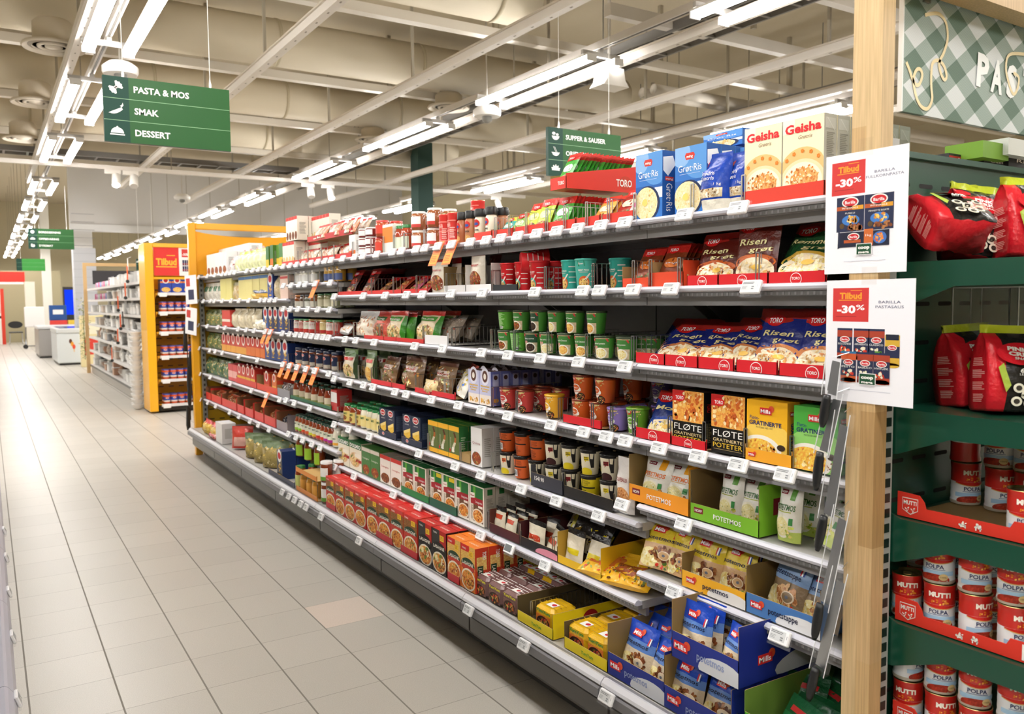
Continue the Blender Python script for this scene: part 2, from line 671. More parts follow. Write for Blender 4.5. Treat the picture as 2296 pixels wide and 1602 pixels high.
# spot track across the hall, spots
m = MB()
m.box(-4, 9, 13.62, 13.68, 3.52, 3.58, H('ddd8d2'), 'steel')
o = put('spot_track', m)
tag(o, 'white spotlight track across the hall under the ceiling', 'lamp track')
for j in range(5):
    r = MB()
    r.rod((-3.5 + j * 3, 13.65, 3.58), (-3.5 + j * 3, 13.65, 4.55), .008, H('8f8778'), 'steel')
    put('wire', r, parent=o)
for k, (px, lit) in enumerate([(252, 1), (292, 0), (690, 0), (735, 1), (1112, 1)]):
    p = at(px, 378 + (px - 252) * .1, 1, 13.65)
    e = empty('spotlight', (p.x, 13.65, 3.52))
    tag(e, '%s white spotlight %s on the cross track' % ('lit' if lit else 'unlit', ['furthest along by the green aisle sign', 'second along by the green aisle sign', 'third along', 'fourth along', 'behind the spice shelf'][k]), 'spotlight', 'spotlights on the cross track')
    b1 = MB()
    b1.box(-.11, .11, -.02, .02, -.06, 0, H('e4e0da'), 'plastic')
    put('adapter', b1, parent=e)
    b2 = MB()
    b2.lathe([(.055, -.1), (.06, -.09), (.06, .09), (.05, .1)], H('e6e2dc'), 'plastic', 14)
    can = put('housing', b2, loc=(.04, -.03, -.15), rot=(R(-35), 0, R(-10)), parent=e)
    b3 = MB()
    b3.lathe([(.052, -.103), (.052, -.101)], H('ffffff' if lit else 'b8b4ae'), 'spot' if lit else 'plastic', 14)
    put('lens', b3, parent=can)
# round air outlets
for k, (x, y, z) in enumerate([(.59, 8.2, 3.72), (.56, 10.53, 3.72), (.52, 12.9, 3.72), (4.68, 8.7, 3.78), (-1.6, 8.2, 3.72), (4.68, 10.95, 3.78)]):
    e = empty('air_outlet', (x, y, z))
    tag(e, 'round white ceiling air outlet below the duct, ' + ['nearest over the aisle', 'second over the aisle', 'third over the aisle', 'behind the long lamp', 'over the next aisle', 'second behind the lamps'][k], 'air vent', 'round ceiling air outlets')
    n = MB()
    n.lathe([(.16, .02), (.16, 3.93 - z), (.13, 3.957 - z)], H('c9beaa'), 'matte', 20)
    put('neck', n, parent=e)
    d = MB()
    d.lathe([(.24, .0), (.25, .012), (.24, .03), (.17, .05)], H('d3cabb'), 'matte', 28, cap0=False)
    d.lathe([(.24, 0), (.2, .02, H('8e8371')), (.17, .01), (.165, .02, H('7d7362')), (.13, .02), (.128, .008, H('d3cabb')), (.1, .008), (.098, .02, H('85796a')), (.07, .02), (.068, .01), (.01, .006)], H('d3cabb'), 'matte', 28, cap0=False)
    put('louvre', d, parent=e)
# cable trays
for k, (x0, x1, y0, y1, ax) in enumerate([(4.98, 5.42, 2.2, 16.5, 1), (-3, 4.6, 13.95, 14.3, 0), (7.9, 8.3, 2, 14, 1)]):
    m = MB()
    G = H('6e6b67')
    if ax:
        for x in (x0, x1):
            m.box(x - .01, x + .01, y0, y1, 3.78, 3.86, G, 'steel')
        y = y0
        while y < y1:
            m.box(x0, x1, y, y + .03, 3.78, 3.80, G, 'steel')
            y += .3
        for q in (.1, .2, .3):
            m.box(x0 + q, x0 + q + .03, y0, y1, 3.80, 3.82, H('4c4a47'), 'plastic')
    else:
        for y in (y0, y1):
            m.box(x0, x1, y - .01, y + .01, 3.74, 3.82, G, 'steel')
        x = x0
        while x < x1:
            m.box(x, x + .03, y0, y1, 3.74, 3.76, G, 'steel')
            x += .3
        m.box(x0, x1, y0 + .1, y0 + .2, 3.76, 3.79, H('55524d'), 'plastic')
    o = put('cable_tray', m)
    tag(o, ['grey ladder cable tray running down the hall behind the lamps', 'grey cable tray across the hall above the spotlights', 'grey ladder cable tray furthest over past the third lamp row'][k], 'cable tray')
    for j in range(4):
        r = MB()
        if ax:
            r.rod((x0, y0 + 1 + j * 3, 3.84), (x0, y0 + 1 + j * 3, 4.55), .006, G, 'steel')
        else:
            r.rod((x0 + 1 + j * 1.5, y0, 3.8), (x0 + 1 + j * 1.5, y0, 4.55), .006, G, 'steel')
        put('hanger', r, parent=o)
# pipes at the far side
for k, (y, z) in enumerate([(7.3, 3.95), (7.5, 3.95), (9.0, 4.0)]):
    m = MB()
    m.rod((6.6, y, z), (13, y, z), .06, H('cfc7ba'), 'steel', 12)
    o = put('ceiling_pipe', m)
    tag(o, ['pale pipe under the ceiling behind the wooden post, nearest', 'pale pipe under the ceiling behind the wooden post, second', 'pale pipe under the ceiling furthest back'][k], 'pipe', 'ceiling pipes')
    for j in range(3):
        r = MB()
        r.rod((7 + j * 2, y, z + .05), (7 + j * 2, y, 4.55), .008, H('8f8778'), 'steel')
        put('hanger', r, parent=o)
# dome cameras and the emergency light
for k, (px, py, z) in enumerate([(1092, 262, 3.36), (270, 168, 3.42), (335, 487, 3.45)]):
    p = at(px, py, 2, z)
    if k == 2:
        p.y = 16.3
    e = empty('dome_camera', (p.x, p.y, z))
    tag(e, ['clear domed camera hanging below the long lamp', 'white domed camera half hidden by the nearest green sign', 'white domed camera far down the aisle'][k], 'camera', 'ceiling dome cameras')
    b1 = MB()
    b1.lathe([(.13, .0), (.14, .02), (.14, .06), (.09, .1)], H('e3dfd9'), 'plastic', 22)
    put('base', b1, parent=e)
    b2 = MB()
    b2.lathe([(.03, -.075), (.09, -.055), (.125, -.02), (.13, .0)], H('e8e8e4'), 'clear', 20, cap1=False)
    b2.lathe([(.02, -.06), (.05, -.04), (.05, 0)], H('77746e'), 'plastic', 14)
    put('dome', b2, parent=e)
    b3 = MB()
    b3.rod((0, 0, .1), (0, 0, 4.55 - z), .008, H('b9b3a8'), 'steel')
    put('rod', b3, parent=e)
p = at(1366, 190, 2, 3.4)
e = empty('emergency_light', (p.x, p.y, 3.4))
tag(e, 'white emergency light box hanging from the lamp track', 'emergency light')
b1 = MB()
b1.prism([(-.08, .12), (.08, .12), (.1, .02), (.14, -.03), (-.14, -.03), (-.1, .02)][::-1], 1, -.1, .1, H('dcd7cf'), 'plastic')
put('housing', b1, parent=e)
b1 = MB()
b1.rod((0, 0, .12), (0, 0, 1.15), .015, H('cfcac2'), 'steel')
put('rod', b1, parent=e)

# ---------------------------------------------------------------- hanging green signs
GRD, GRL = H('1c4438'), H('2a5b2f')


def icon(a, S, kind, cu, cv, k):
    W = H('f2f4f2')
    if kind == 'bow':
        for sg in (1, -1):
            pts = [(cu, cv)]
            for i in range(9):
                t = R(45 - 55 + i * 13.5 + (0 if sg > 0 else 180))
                q = k * (1.0 if i % 2 else .88)
                pts.append((cu + math.cos(t) * q, cv + math.sin(t) * q))
            for i in range(1, len(pts) - 1):
                a.poly(S, [pts[0], pts[i], pts[i + 1]], W, 3)
        a.ell(S, cu, cv, k * .22, k * .22, W, 3)
    elif kind == 'chili':
        up, lo = [], []
        for i in range(11):
            t = i / 10
            x = -k + 1.75 * k * t
            y = -.62 * k + .75 * k * t ** 2
            h = .42 * k * math.sin(math.pi * (t ** .6) * .82) * t ** .3
            up.append((cu + x - .1 * k, cv + y + h * .9))
            lo.append((cu + x + .1 * k, cv + y - h * .5))
        for i in range(10):
            a.poly(S, [lo[i], lo[i + 1], up[i + 1], up[i]], W, 3)
        a.poly(S, [(cu + .45 * k, cv + .5 * k), (cu + .72 * k, cv + .3 * k), (cu + .95 * k, cv + .62 * k), (cu + .85 * k, cv + 1.0 * k), (cu + .7 * k, cv + .66 * k)], W, 3)
    elif kind == 'cloche':
        a.ell(S, cu, cv - .3 * k, .88 * k, .85 * k, W, 3, a0=0, a1=180)
        a.ell(S, cu, cv + .58 * k, .14 * k, .14 * k, W, 3)
        a.rect(S, cu - k, cv - .6 * k, cu + k, cv - .42 * k, W, 3)
    elif kind == 'bowl':
        a.ell(S, cu, cv - .05 * k, .9 * k, .8 * k, W, 3, a0=180, a1=360)
        a.ell(S, cu - .45 * k, cv + .42 * k, .42 * k, .3 * k, W, 3)
        a.ell(S, cu + .4 * k, cv + .25 * k, .34 * k, .24 * k, W, 3)
    elif kind == 'wok':
        a.ell(S, cu, cv - .2 * k, .85 * k, .6 * k, W, 3, a0=180, a1=360)
        a.rect(S, cu - k, cv - .2 * k, cu + k, cv - .08 * k, W, 3)
        for d in (0, .3):
            a.poly(S, [(cu - .6 * k + d * k, cv + k), (cu - .5 * k + d * k, cv + k), (cu + .1 * k + d * k, cv - .05 * k), (cu + d * k, cv - .05 * k)], W, 3)
    elif kind == 'taco':
        a.ell(S, cu, cv - .5 * k, .95 * k, .95 * k, W, 3, a0=0, a1=180)
        for i in range(5):
            t = R(25 + i * 32)
            a.ell(S, cu + math.cos(t) * 1.02 * k, cv - .5 * k + math.sin(t) * 1.05 * k, .16 * k, .16 * k, W, 3, n=8)
    else:
        a.ell(S, cu, cv, .8 * k, .8 * k, W, 3)


def aisle_sign(P, wdt, hgt, rows, icons, label, wires=True, tsize=.3, light=GRL):
    e = empty('aisle_sign', P)
    tag(e, label, 'sign', 'green aisle signs')
    b = MB()
    b.box(-wdt / 2, wdt / 2, 0, .03, 0, hgt, light, 'card', {'l': GRD, 'u': GRD})
    S = Flat((-wdt / 2, 0, 0), (1, 0, 0), (0, 0, 1))
    b.rect(S, 0, 0, wdt * .192, hgt, GRD, 1)
    n = 3
    for i in range(n):
        v = hgt * (1 - (i + .5) / n)
        if i < 2:
            b.rect(S, 0, hgt * (1 - (i + 1) / n) - .0015, wdt, hgt * (1 - (i + 1) / n) + .0015, H('8db78f'), 2)
        if i < len(rows):
            b.text(S, rows[i], wdt * .23, v, hgt * .105, H('f2f5f2'), 3, bold=.03, align=-1)
            icon(b, S, icons[i], wdt * .096, v, hgt * .105)
    put('panel', b, parent=e)
    if wires:
        for u in (-.345, .345):
            r = MB()
            r.rod((u * wdt, .015, hgt), (u * wdt, .015, 3.66 - P[2]), .0025, H('e6e4df'), 'steel')
            r.lathe([(.006, hgt), (.008, hgt + .02), (.004, hgt + .05)], H('dad8d2'), 'metal', 8, x=u * wdt, y=.015)
            put('wire', r, parent=e)
    return e


def sign_at(Y, x0, y0, x1, y1, *a, **k):
    p, q = at(x0, y0, 1, Y), at(x1, y1, 1, Y)
    # x0,y0 top left; x1,y1 bottom right
    return aisle_sign(((p.x + q.x) / 2, Y, q.z), q.x - p.x, p.z - q.z, *a, **k)


sign_at(5.0, 229, 167, 518, 340, ['PASTA & MOS', 'SMAK', 'DESSERT'], ['bow', 'chili', 'cloche'], 'large green hanging sign listing pasta, flavouring and dessert over the aisle')
sign_at(5.0, 1229, 284, 1392, 408, ['SUPPER & SAUSER', 'ORIENTALSK', 'TACO'], ['bowl', 'wok', 'taco'], 'green hanging sign listing soups and sauces, partly behind the red sachet box')
sign_at(17.0, 62, 512, 167, 560, ['BORDDEKNING', 'OPPBEVARING', 'DYREMAT'], ['dot', 'taco', 'bowl'], 'small green hanging sign with three rows far down the aisle')
sign_at(25.0, 36, 580, 102, 608, [], [], 'bright green sign furthest down the aisle beside the columns', light=H('3f9a45'))
sign_at(16.0, 305, 581, 352, 618, [''], ['taco'], 'green hanging sign half hidden behind the yellow offer stand', light=H('2f6b37'))
# ================================================================ the long food shelf unit
XL, XB, XBK = 1.81, 1.66, 2.30           # upper shelf lips, base lip, back panel
BAY = [1.282] + [1.14 + .94 * k for k in range(1, 9)]
GREY, DGREY, RAILC = H('8b898a'), H('5c5b5a'), H('cbcbd5')
TOPC = H('b9b7b3')
NEAR = [1.797, 1.575, 1.322, 1.07]
SHZ = [NEAR + [.85, .622], NEAR + [.785, .515], NEAR + [.785, .515], NEAR + [.785, .515],
       [1.797, 1.66, 1.495, 1.316, 1.095, .84, .60]] + [[1.797, 1.56, 1.315, 1.09, .83, .57]] * 4
BAYNAME = ['nearest the wooden post', 'second from the wooden post', 'third from the wooden post', 'fourth from the wooden post', 'fifth from the wooden post, with low shelves', 'sixth from the wooden post', 'second from the yellow end', 'nearest the yellow end']
SEC = 0.0


def shelf_mesh(y0, y1, z, deep, front):
    b = MB()
    b.box(front + .03, front + deep, y0 + .002, y1 - .002, z - .03, z - .002, TOPC, 'steel', {'l': GREY, 'u': H('a5a3a1')})
    b.box(front + .045, front + .06, y0 + .002, y1 - .002, z - .058, z - .03, GREY, 'steel')
    b.box(front + deep - .06, front + deep - .045, y0 + .002, y1 - .002, z - .055, z - .03, GREY, 'steel')
    b.box(front + .012, front + .03, y0 + .004, y1 - .004, z - .03, z - .014, H('6f6e6e'), 'steel')
    y = y0 + .03
    while y < y1 - .03:
        b.box(front + .0105, front + .012, y, y + .007, z - .028, z - .02, H('8a898a'), 'steel')
        y += .02
    return b


def rail_mesh(y0, y1, z, front):
    b = MB()
    pts = [(front - .001, z - .012), (front + .006, z - .016), (front + .03, z - .016), (front + .03, z - .002), (front + .02, z - .001), (front + .013, z + .004), (front + .003, z + .002), (front - .003, z - .005)]
    b.prism(pts[::-1], 1, y0 + .003, y1 - .003, RAILC, 'steel')
    return b


SHM = {}
for k in range(8):
    y0, y1 = BAY[k], BAY[k + 1]
    e = empty('shelf_bay', (2.0, y0, 0))
    tag(e, 'grey supermarket shelf bay full of food, ' + BAYNAME[k], 'shelf unit', 'bays of the long food shelf')
    off = lambda o: setattr(o, 'location', (-2.0, -y0, 0))
    b = MB()
    b.box(XBK, XBK + .03, y0, y1, .1, 1.80, H('a3a1a5'), 'steel')
    b.box(XBK - .002, XBK, y0 + .44, y0 + .445, .1, 1.8, H('55545a'), 'steel')
    off(put('back_panel', b, parent=e))
    for yy in ((y0,) if k else (y0,)):
        b = MB()
        b.box(XBK - .035, XBK - .0005, yy + .001, yy + .036, 0, 1.82, H('6c6b6c'), 'steel')
        z = .3
        while z < 1.8:
            b.box(XBK - .0365, XBK - .035, yy + .007, yy + .014, z, z + .03, H('222222'), 'steel')
            b.box(XBK - .0365, XBK - .035, yy + .022, yy + .03, z, z + .03, H('222222'), 'steel')
            z += .05
        off(put('upright', b, parent=e))
    for z in SHZ[k]:
        sh = put('shelf', shelf_mesh(y0, y1, z, XBK - XL, XL), parent=e)
        off(sh)
        put('price_rail', rail_mesh(y0, y1, z, XL), parent=sh)
        for yy in (y0 + .045, y1 - .02):
            br = MB()
            br.prism([(XL + .05, z - .05), (XL + .05, z - .03), (XBK - .036, z - .03), (XBK - .036, z - .14), (XBK - .08, z - .13), (XL + .3, z - .058)], 1, yy, yy + .006, H('6f6e6e'), 'steel')
            put('bracket', br, parent=sh)
    b = MB()
    b.box(XB + .03, XBK, y0 + .001, y1 - .001, .25, .283, TOPC, 'steel', {'l': GREY})
    bs = put('base_shelf', b, parent=e)
    off(bs)
    b = MB()
    b.prism([(XB - .012, .225), (XB + .0, .215), (XB + .04, .245), (XB + .04, .284), (XB + .02, .289), (XB + .012, .282), (XB - .002, .262)][::-1], 1, y0 + .002, y1 - .002, H('8d8c90'), 'plastic')
    b.prism([(XB - .005, .268), (XB + .006, .2685), (XB + .02, .2895), (XB + .011, .2905), (XB - .002, .278)][::-1], 1, y0 + .002, y1 - .002, H('d6d6dc'), 'plastic')
    b.prism([(XB - .013, .256), (XB - .006, .262), (XB - .004, .232), (XB - .014, .226)][::-1], 1, y0 + .002, y1 - .002, H('77767a'), 'card')
    put('price_rail', b, parent=bs)
    b = MB()
    b.prism([(XB + .03, .185), (XB + .045, .2), (XB + .09, .2), (XB + .09, .10), (XB + .05, .10), (XB + .03, .125)][::-1], 1, y0 + .006, y1 - .006, H('5c5a58'), 'plastic')
    off(put('bumper', b, parent=e))
    b = MB()
    b.box(1.796, 1.82, y0 + .001, y1 - .001, .012, .25, H('45423f'), 'steel')
    b.box(1.81, 1.82, y0 + .001, y1 - .001, 0, .012, H('1c1b1a'), 'steel')  # near-black strip: the shadow line along the floor, put in as colour
    off(put('kick_plate', b, parent=e))
# yellow far end of the unit
YE = BAY[8]
YEL = H('f0aa18')
e = empty('gondola_end', (1.75, YE + .04, 0))
tag(e, 'yellow slotted end of the food shelf with a tall header frame', 'shelf end')
b = MB()
b.box(0, 1.2, 0, .03, .02, 1.80, H('c79a1c'), 'steel')
for z in [.1 * i + .15 for i in range(17)]:
    for i in range(6):
        b.box(.12 + i * .1, .17 + i * .1, -.0015, 0, z, z + .012, H('4c3c0c'), 'steel')
put('panel', b, parent=e)
for x in (-.025, 1.16):
    b = MB()
    b.bbox(x, x + .07, -.02, .05, 0, 2.335, YEL, 'gloss', .006)
    put('post', b, parent=e)
b = MB()
b.bbox(.045, 1.16, -.015, .045, 2.27, 2.335, YEL, 'gloss', .006)
put('top_bar', b, parent=e)
b = MB()
n = 14
vs = []
for i in range(n + 1):
    t = i / n
    zt = 2.255 - .05 * math.sin(math.pi * t) ** .8 * (1 - .3 * t)
    yy = .02 + .05 * math.sin(math.pi * t)
    vs += [(.045 + 1.115 * t, yy, 1.80), (.045 + 1.115 * t, yy, zt)]
b.add(vs, [(2 * i, 2 * i + 2, 2 * i + 3, 2 * i + 1) for i in range(n)], H('eaa41c'), 'card', True)
put('header_banner', b, parent=e)
b = MB()
b.box(.055, .10, -.035, -.02, .05, 1.82, H('77746c'), 'steel')
z = .1
while z < 1.8:
    b.box(.068, .085, -.0365, -.035, z, z + .025, H('26241f'), 'steel')
    z += .05
put('upright', b, parent=e)
# ---------------------------------------------------------------- shelf unit on the other side of the aisle (only its base lip reaches the view)
for k in range(8):
    y0 = .3 + k * .94
    y1 = y0 + .94
    e = empty('shelf_bay', (-.3, y0, 0))
    tag(e, 'shelf bay at the near side of the aisle with a clear base rail, ' + ordn(k) + ' along', 'shelf unit', 'bays at the near side')
    b = MB()
    b.box(-.33, .27, 0, .94, .25, .283, TOPC, 'steel')
    sh = put('base_shelf', b, parent=e)
    b = MB()
    b.prism([(.33, .225), (.318, .215), (.27, .245), (.27, .284), (.295, .289), (.305, .282), (.32, .262)], 1, .002, .938, H('b9b8c4'), 'plastic')
    put('price_rail', b, parent=sh)
    b = MB()
    b.box(.16, .185, 0, .94, 0, .25, H('8a8580'), 'steel')
    put('kick_plate', b, parent=e)
    b = MB()
    b.box(-.36, -.33, 0, .94, 0, 1.8, H('77757a'), 'steel')
    put('back_panel', b, parent=e)
    for z in (.6, .9, 1.2, 1.5, 1.78):
        b = MB()
        b.box(-.33, .14, .002, .938, z - .03, z, TOPC, 'steel')
        put('shelf', b, parent=e)

# ================================================================ far hall
# white kitchenware shelf unit
e = empty('shelf_unit', (2.2, 16.5, 0))
tag(e, 'long shelf unit of white household goods down the aisle behind the yellow offer stand', 'shelf unit')
KS = [1.86, 1.62, 1.36, 1.1, .82, .52]
b = MB()
b.box(.25, .28, -3.4, 4, .1, 2.0, H('2c2b2d'), 'steel')
put('back_panel', b, parent=e)
b = MB()
b.box(-.3, .25, -3.4, 4, .16, .2, H('c9c7c4'), 'steel', {'l': H('3a3836')})
b.box(-.27, -.25, -3.4, 4, .012, .16, H('a6a19b'), 'steel')
put('base_shelf', b, parent=e)
for z in KS:
    b = MB()
    b.box(-.27, .25, -3.4, 4, z - .03, z, H('cfcdca'), 'steel')
    b.box(-.3, -.27, -3.4, 4, z - .035, z + .004, H('dedcdc'), 'steel')
    put('shelf', b, parent=e)
YH = 20.55
hp, hq = at(207, 607, 1, YH), at(350, 638, 1, YH)
b = MB()
b.box(hp.x - 2.2, hq.x - 2.2, YH - 16.5, YH - 16.46, hq.z, hp.z, H('39373a'), 'card')
S = Flat((hp.x - 2.2, YH - 16.5, hq.z), (1, 0, 0), (0, 0, 1))
b.text(S, 'til kjøkkenet', (hq.x - hp.x) * .5, (hp.z - hq.z) * .45, (hp.z - hq.z) * .3, H('cfcdd0'), 2, wide=(hq.x - hp.x) * .55, ital=.3)
put('header_board', b, parent=e)
fz = at(203, 597, 1, YH).z
for x in (-.36, .95):
    b = MB()
    b.box(x, x + .07, 4.02, 4.09, 0, fz, H('c6a474'), 'paper')
    put('post', b, parent=e)
b = MB()
b.box(-.36, 1.02, 4.02, 4.09, fz, fz + .07, H('c6a474'), 'paper')
put('top_bar', b, parent=e)
q = random.Random(12)
KM = {}


def kmesh(kind, c):
    k = (kind, c)
    if k in KM:
        return KM[k]
    b = MB()
    if kind == 'bowl':
        b.lathe([(.03, 0), (.05, .01), (.085, .07), (.09, .075), (.08, .07), (.03, .012)], H(c), 'plastic', 12)
    elif kind == 'plate_stack':
        for i in range(5):
            b.lathe([(.05, .018 * i), (.11, .018 * i + .012), (.11, .018 * i + .016), (.05, .018 * i + .008)], H(c), 'plastic', 14)
    elif kind == 'mug':
        b.lathe([(.035, 0), (.04, .005), (.042, .095), (.038, .095), (.036, .01)], H(c), 'plastic', 12)
        b.path([(.042, 0, .07), (.065, 0, .065), (.065, 0, .035), (.042, 0, .025)], .006, H(c), 'plastic', 6)
    elif kind == 'storage_box':
        b.bbox(-.1, .1, 0, .25, 0, .13, H(c), 'plastic', .01)
        b.bbox(-.105, .105, -.005, .255, .13, .15, H('f2f2f2'), 'plastic', .006)
    elif kind == 'candle':
        b.lathe([(.035, 0), (.038, .004), (.038, .12), (.03, .125)], H(c), 'plastic', 12)
        b.rod((0, 0, .125), (0, 0, .14), .002, H('333333'), 'plastic')
    elif kind == 'napkin_pack':
        b.bbox(-.085, .085, 0, .03, 0, .17, H(c), 'film', .006)
        b.rect(Flat((-.085, 0, 0), (1, 0, 0), (0, 0, 1)), .02, .1, .15, .14, H('ffffff'), 1)
    elif kind == 'hanging_tool':
        b.box(-.035, .035, 0, .006, .1, .28, H('f4efe8'), 'card')
        b.box(-.02, .02, -.015, 0, -.05, .16, H(c), 'plastic')
        b.lathe([(.02, -.05), (.03, -.08), (.012, -.1)], H('2b2b2b'), 'plastic', 8, y=-.008)
    elif kind == 'vase':
        b.lathe([(.03, 0), (.06, .06), (.055, .12), (.025, .19), (.035, .22)], H(c), 'plastic', 12)
    KM[k] = b.build(kind)
    return KM[k]


WH = ['f6f5f4', 'efeeec', 'fbfbfa', 'e6e4e1']
for si, z in enumerate([.2] + KS[::-1]):
    y = 13.2
    i = 0
    while y < 20.2:
        far = (y - 13.2) / 7
        if z > 1.5 and y > 17.3:
            kd, c = 'candle', q.choice(['f0e8dc', 'd88fb0', 'b9d3c6', '8fa6cf', 'c74f86'])
        elif y > 16:
            kd, c = q.choice(['mug', 'bowl', 'candle', 'vase', 'storage_box']), q.choice(WH + ['cfc0b4', 'b08a74', '8a8a8c'])
        else:
            kd, c = q.choice(['bowl', 'plate_stack', 'storage_box', 'napkin_pack', 'mug', 'vase']), q.choice(WH)
        wd = {'storage_box': .24, 'napkin_pack': .2, 'plate_stack': .25, 'bowl': .21, 'candle': .1, 'vase': .14, 'mug': .16}[kd]
        if q.random() < .96:
            nst = {'bowl': q.choice([2, 3]), 'plate_stack': 2, 'storage_box': 1 if si > 4 else q.choice([1, 1, 2])}.get(kd, 1)
            if kd == 'storage_box' and si in (3, 4, 5):
                nst = 1
            for t in range(nst):
                sh = {'bowl': .03, 'storage_box': .15, 'plate_stack': .09}.get(kd, 0)
                o = put(kd, kmesh(kd, c), (1.945 + q.uniform(0, .03) + (.115 if kd not in ('storage_box', 'napkin_pack') else 0), y + wd / 2, z + .004 + t * sh), (0, 0, SHELFWARD))
                tag(o, '%s%s %s, %s from near end on the %s shelf of white household goods' % (['', 'upper ', 'topmost '][t], 'white' if c in WH else 'tinted', kd.replace('_', ' '), ordn(i), ['bottom', 'second', 'third', 'fourth', 'fifth', 'sixth', 'top'][si]), kd.replace('_', ' '), 'white household goods down the aisle')
            i += 1
        y += wd + q.uniform(.0, .02)
for k, (py, yy, z, c) in enumerate([(0, 13.9, 1.95, 'e8622c'), (0, 14.2, 1.7, 'e8622c'), (0, 14.6, 1.25, '2b2b2b'), (0, 14.9, 1.2, 'e8622c'), (0, 15.3, .95, 'e8622c'), (0, 15.1, 1.5, 'e8622c'), (0, 16.2, .6, 'e8622c')]):
    o = put('hanging_tool', kmesh('hanging_tool', c), (1.86, yy, z), (0, 0, SHELFWARD))
    tag(o, '%s handled kitchen tool hanging in front of the white goods, %s from the near end' % ('orange' if c != '2b2b2b' else 'black', ordn(k)), 'kitchen tool', 'tools hanging on the white goods unit')
    r = MB()
    r.path([(0, .003, .28), (0, .05, .3), (0, .06, .3)], .003, H('ccccce'), 'steel', 4)
    put('hook', r, parent=o)
for i in range(16):
    for j in range(2):
        o = put('bowl', kmesh('bowl', WH[(i + j) % 3]), (1.8 + .02 * j, 12.98 + .2 * j, .004 + .07 * i), (0, 0, 0))
        tag(o, 'white bowl in the %s tall stack by the yellow stand, %s from bottom' % (['nearer', 'further'][j], ordn(i)), 'bowl', 'white bowls stacked at the near end of the white goods')
# leafy garland at the far corner of it
e = empty('plant_garland', (1.82, 20.62, 0))
tag(e, 'pale green garland of leaves down the far post of the white goods unit', 'plant')
b = MB()
b.rod((0, 0, .3), (0, 0, 1.6), .008, H('6d6a3a'), 'paper')
put('stem', b, parent=e)
b = MB()
for i in range(240):
    a, z = q.uniform(0, 6.28), q.uniform(.3, 1.65)
    r = q.uniform(.02, .1)
    p = Vector((math.cos(a) * r, math.sin(a) * r, z))
    d = Vector((q.uniform(-1, 1), q.uniform(-1, 1), q.uniform(-.6, 1))).normalized() * .035
    n = d.orthogonal().normalized() * .012
    b.add([p, p + d + n, p + d * 2, p + d - n], [(0, 1, 2, 3)], H(q.choice(['9aa06a', '7f8a52', 'b9b58e', 'c9c6ae'])), 'paper')
put('leaves', b, parent=e)
# yellow offer stand (the end of that unit)
YT = 12.32
zs = [at(345, y, 1, YT).z for y in (657, 699.6, 745, 799.6, 853, 909)]
xa, xb = 1.86, 2.95
e = empty('offer_stand', (xa, YT, 0))
tag(e, 'yellow offer stand with a red poster and six shelves facing the camera', 'display stand')
for x in (0, xb - xa - .07):
    b = MB()
    b.bbox(x, x + .11, -.02, .5, 0.03, 2.365, H('f6b51f'), 'gloss', .006)
    put('post', b, parent=e)
b = MB()
b.bbox(.11, xb - xa - .07, -.015, .05, 2.31, 2.365, H('f6b51f'), 'gloss', .005)
b.box(.11, xb - xa - .07, .0, .03, 1.87, 1.9, H('f6b51f'), 'gloss')
put('top_bar', b, parent=e)
b = MB()
b.box(.11, xb - xa - .07, .5, .53, .05, 2.3, H('d29a14'), 'steel')
for z in [.12 + .1 * i for i in range(17)]:
    for i in range(6):
        b.box(.2 + i * .14, .27 + i * .14, .498, .5, z, z + .014, H('3b2d08'), 'steel')
put('back_panel', b, parent=e)
b = MB()
b.box(.12, .95, .0, .012, 1.92, 2.31, H('f3f1f0'), 'card')
S = Flat((.12, 0, 1.92), (1, 0, 0), (0, 0, 1))
b.rect(S, 0, 0, .33, .39, H('dd3a36'), 1)
b.text(S, 'Tilbud', .165, .2, .1, H('f5b93a'), 2, wide=.27, bold=.04)
b.rect(S, .03, .115, .30, .13, H('f5b93a'), 2)
b.rect(S, .17, .275, .28, .285, H('f5b93a'), 2)
b.rect(S, .37, .26, .46, .37, H('d6453f'), 2)
b.text(S, '-30%', .415, .3, .035, H('ffffff'), 3, wide=.075, bold=.03)
for i in range(3):
    for j in range(2):
        b.rect(S, .375 + i * .03, .06 + j * .085, .4 + i * .03, .135 + j * .085, H('323a5e'), 2)
        b.rect(S, .38 + i * .03, .07 + j * .085, .395 + i * .03, .09 + j * .085, H('b8433a'), 3)
put('poster', b, parent=e)
for z in zs:
    b = MB()
    b.box(.13, xb - xa - .09, .03, .5, z - .03, z - .002, H('d9a21c'), 'steel')
    b.box(.16, xb - xa - .09, .0, .03, z - .035, z + .003, H('e3e2e4'), 'steel')
    b.prism([(.03, z - .03), (.03, z - .06), (.3, z - .16), (.5, z - .2), (.5, z)], 0, .13, .136, H('eda81a'), 'gloss')
    sh = put('shelf', b, parent=e)
    t = MB()
    t.bbox(.175, .275, -.012, .004, z - .055, z - .0, H('f5f5f5'), 'plastic', .004)
    put('price_label', t, parent=sh)
b = MB()
b.box(.13, 1.0, .03, .5, .03, .11, H('1b1713'), 'steel')
put('base', b, parent=e)
OFFER = (xa, YT, zs)
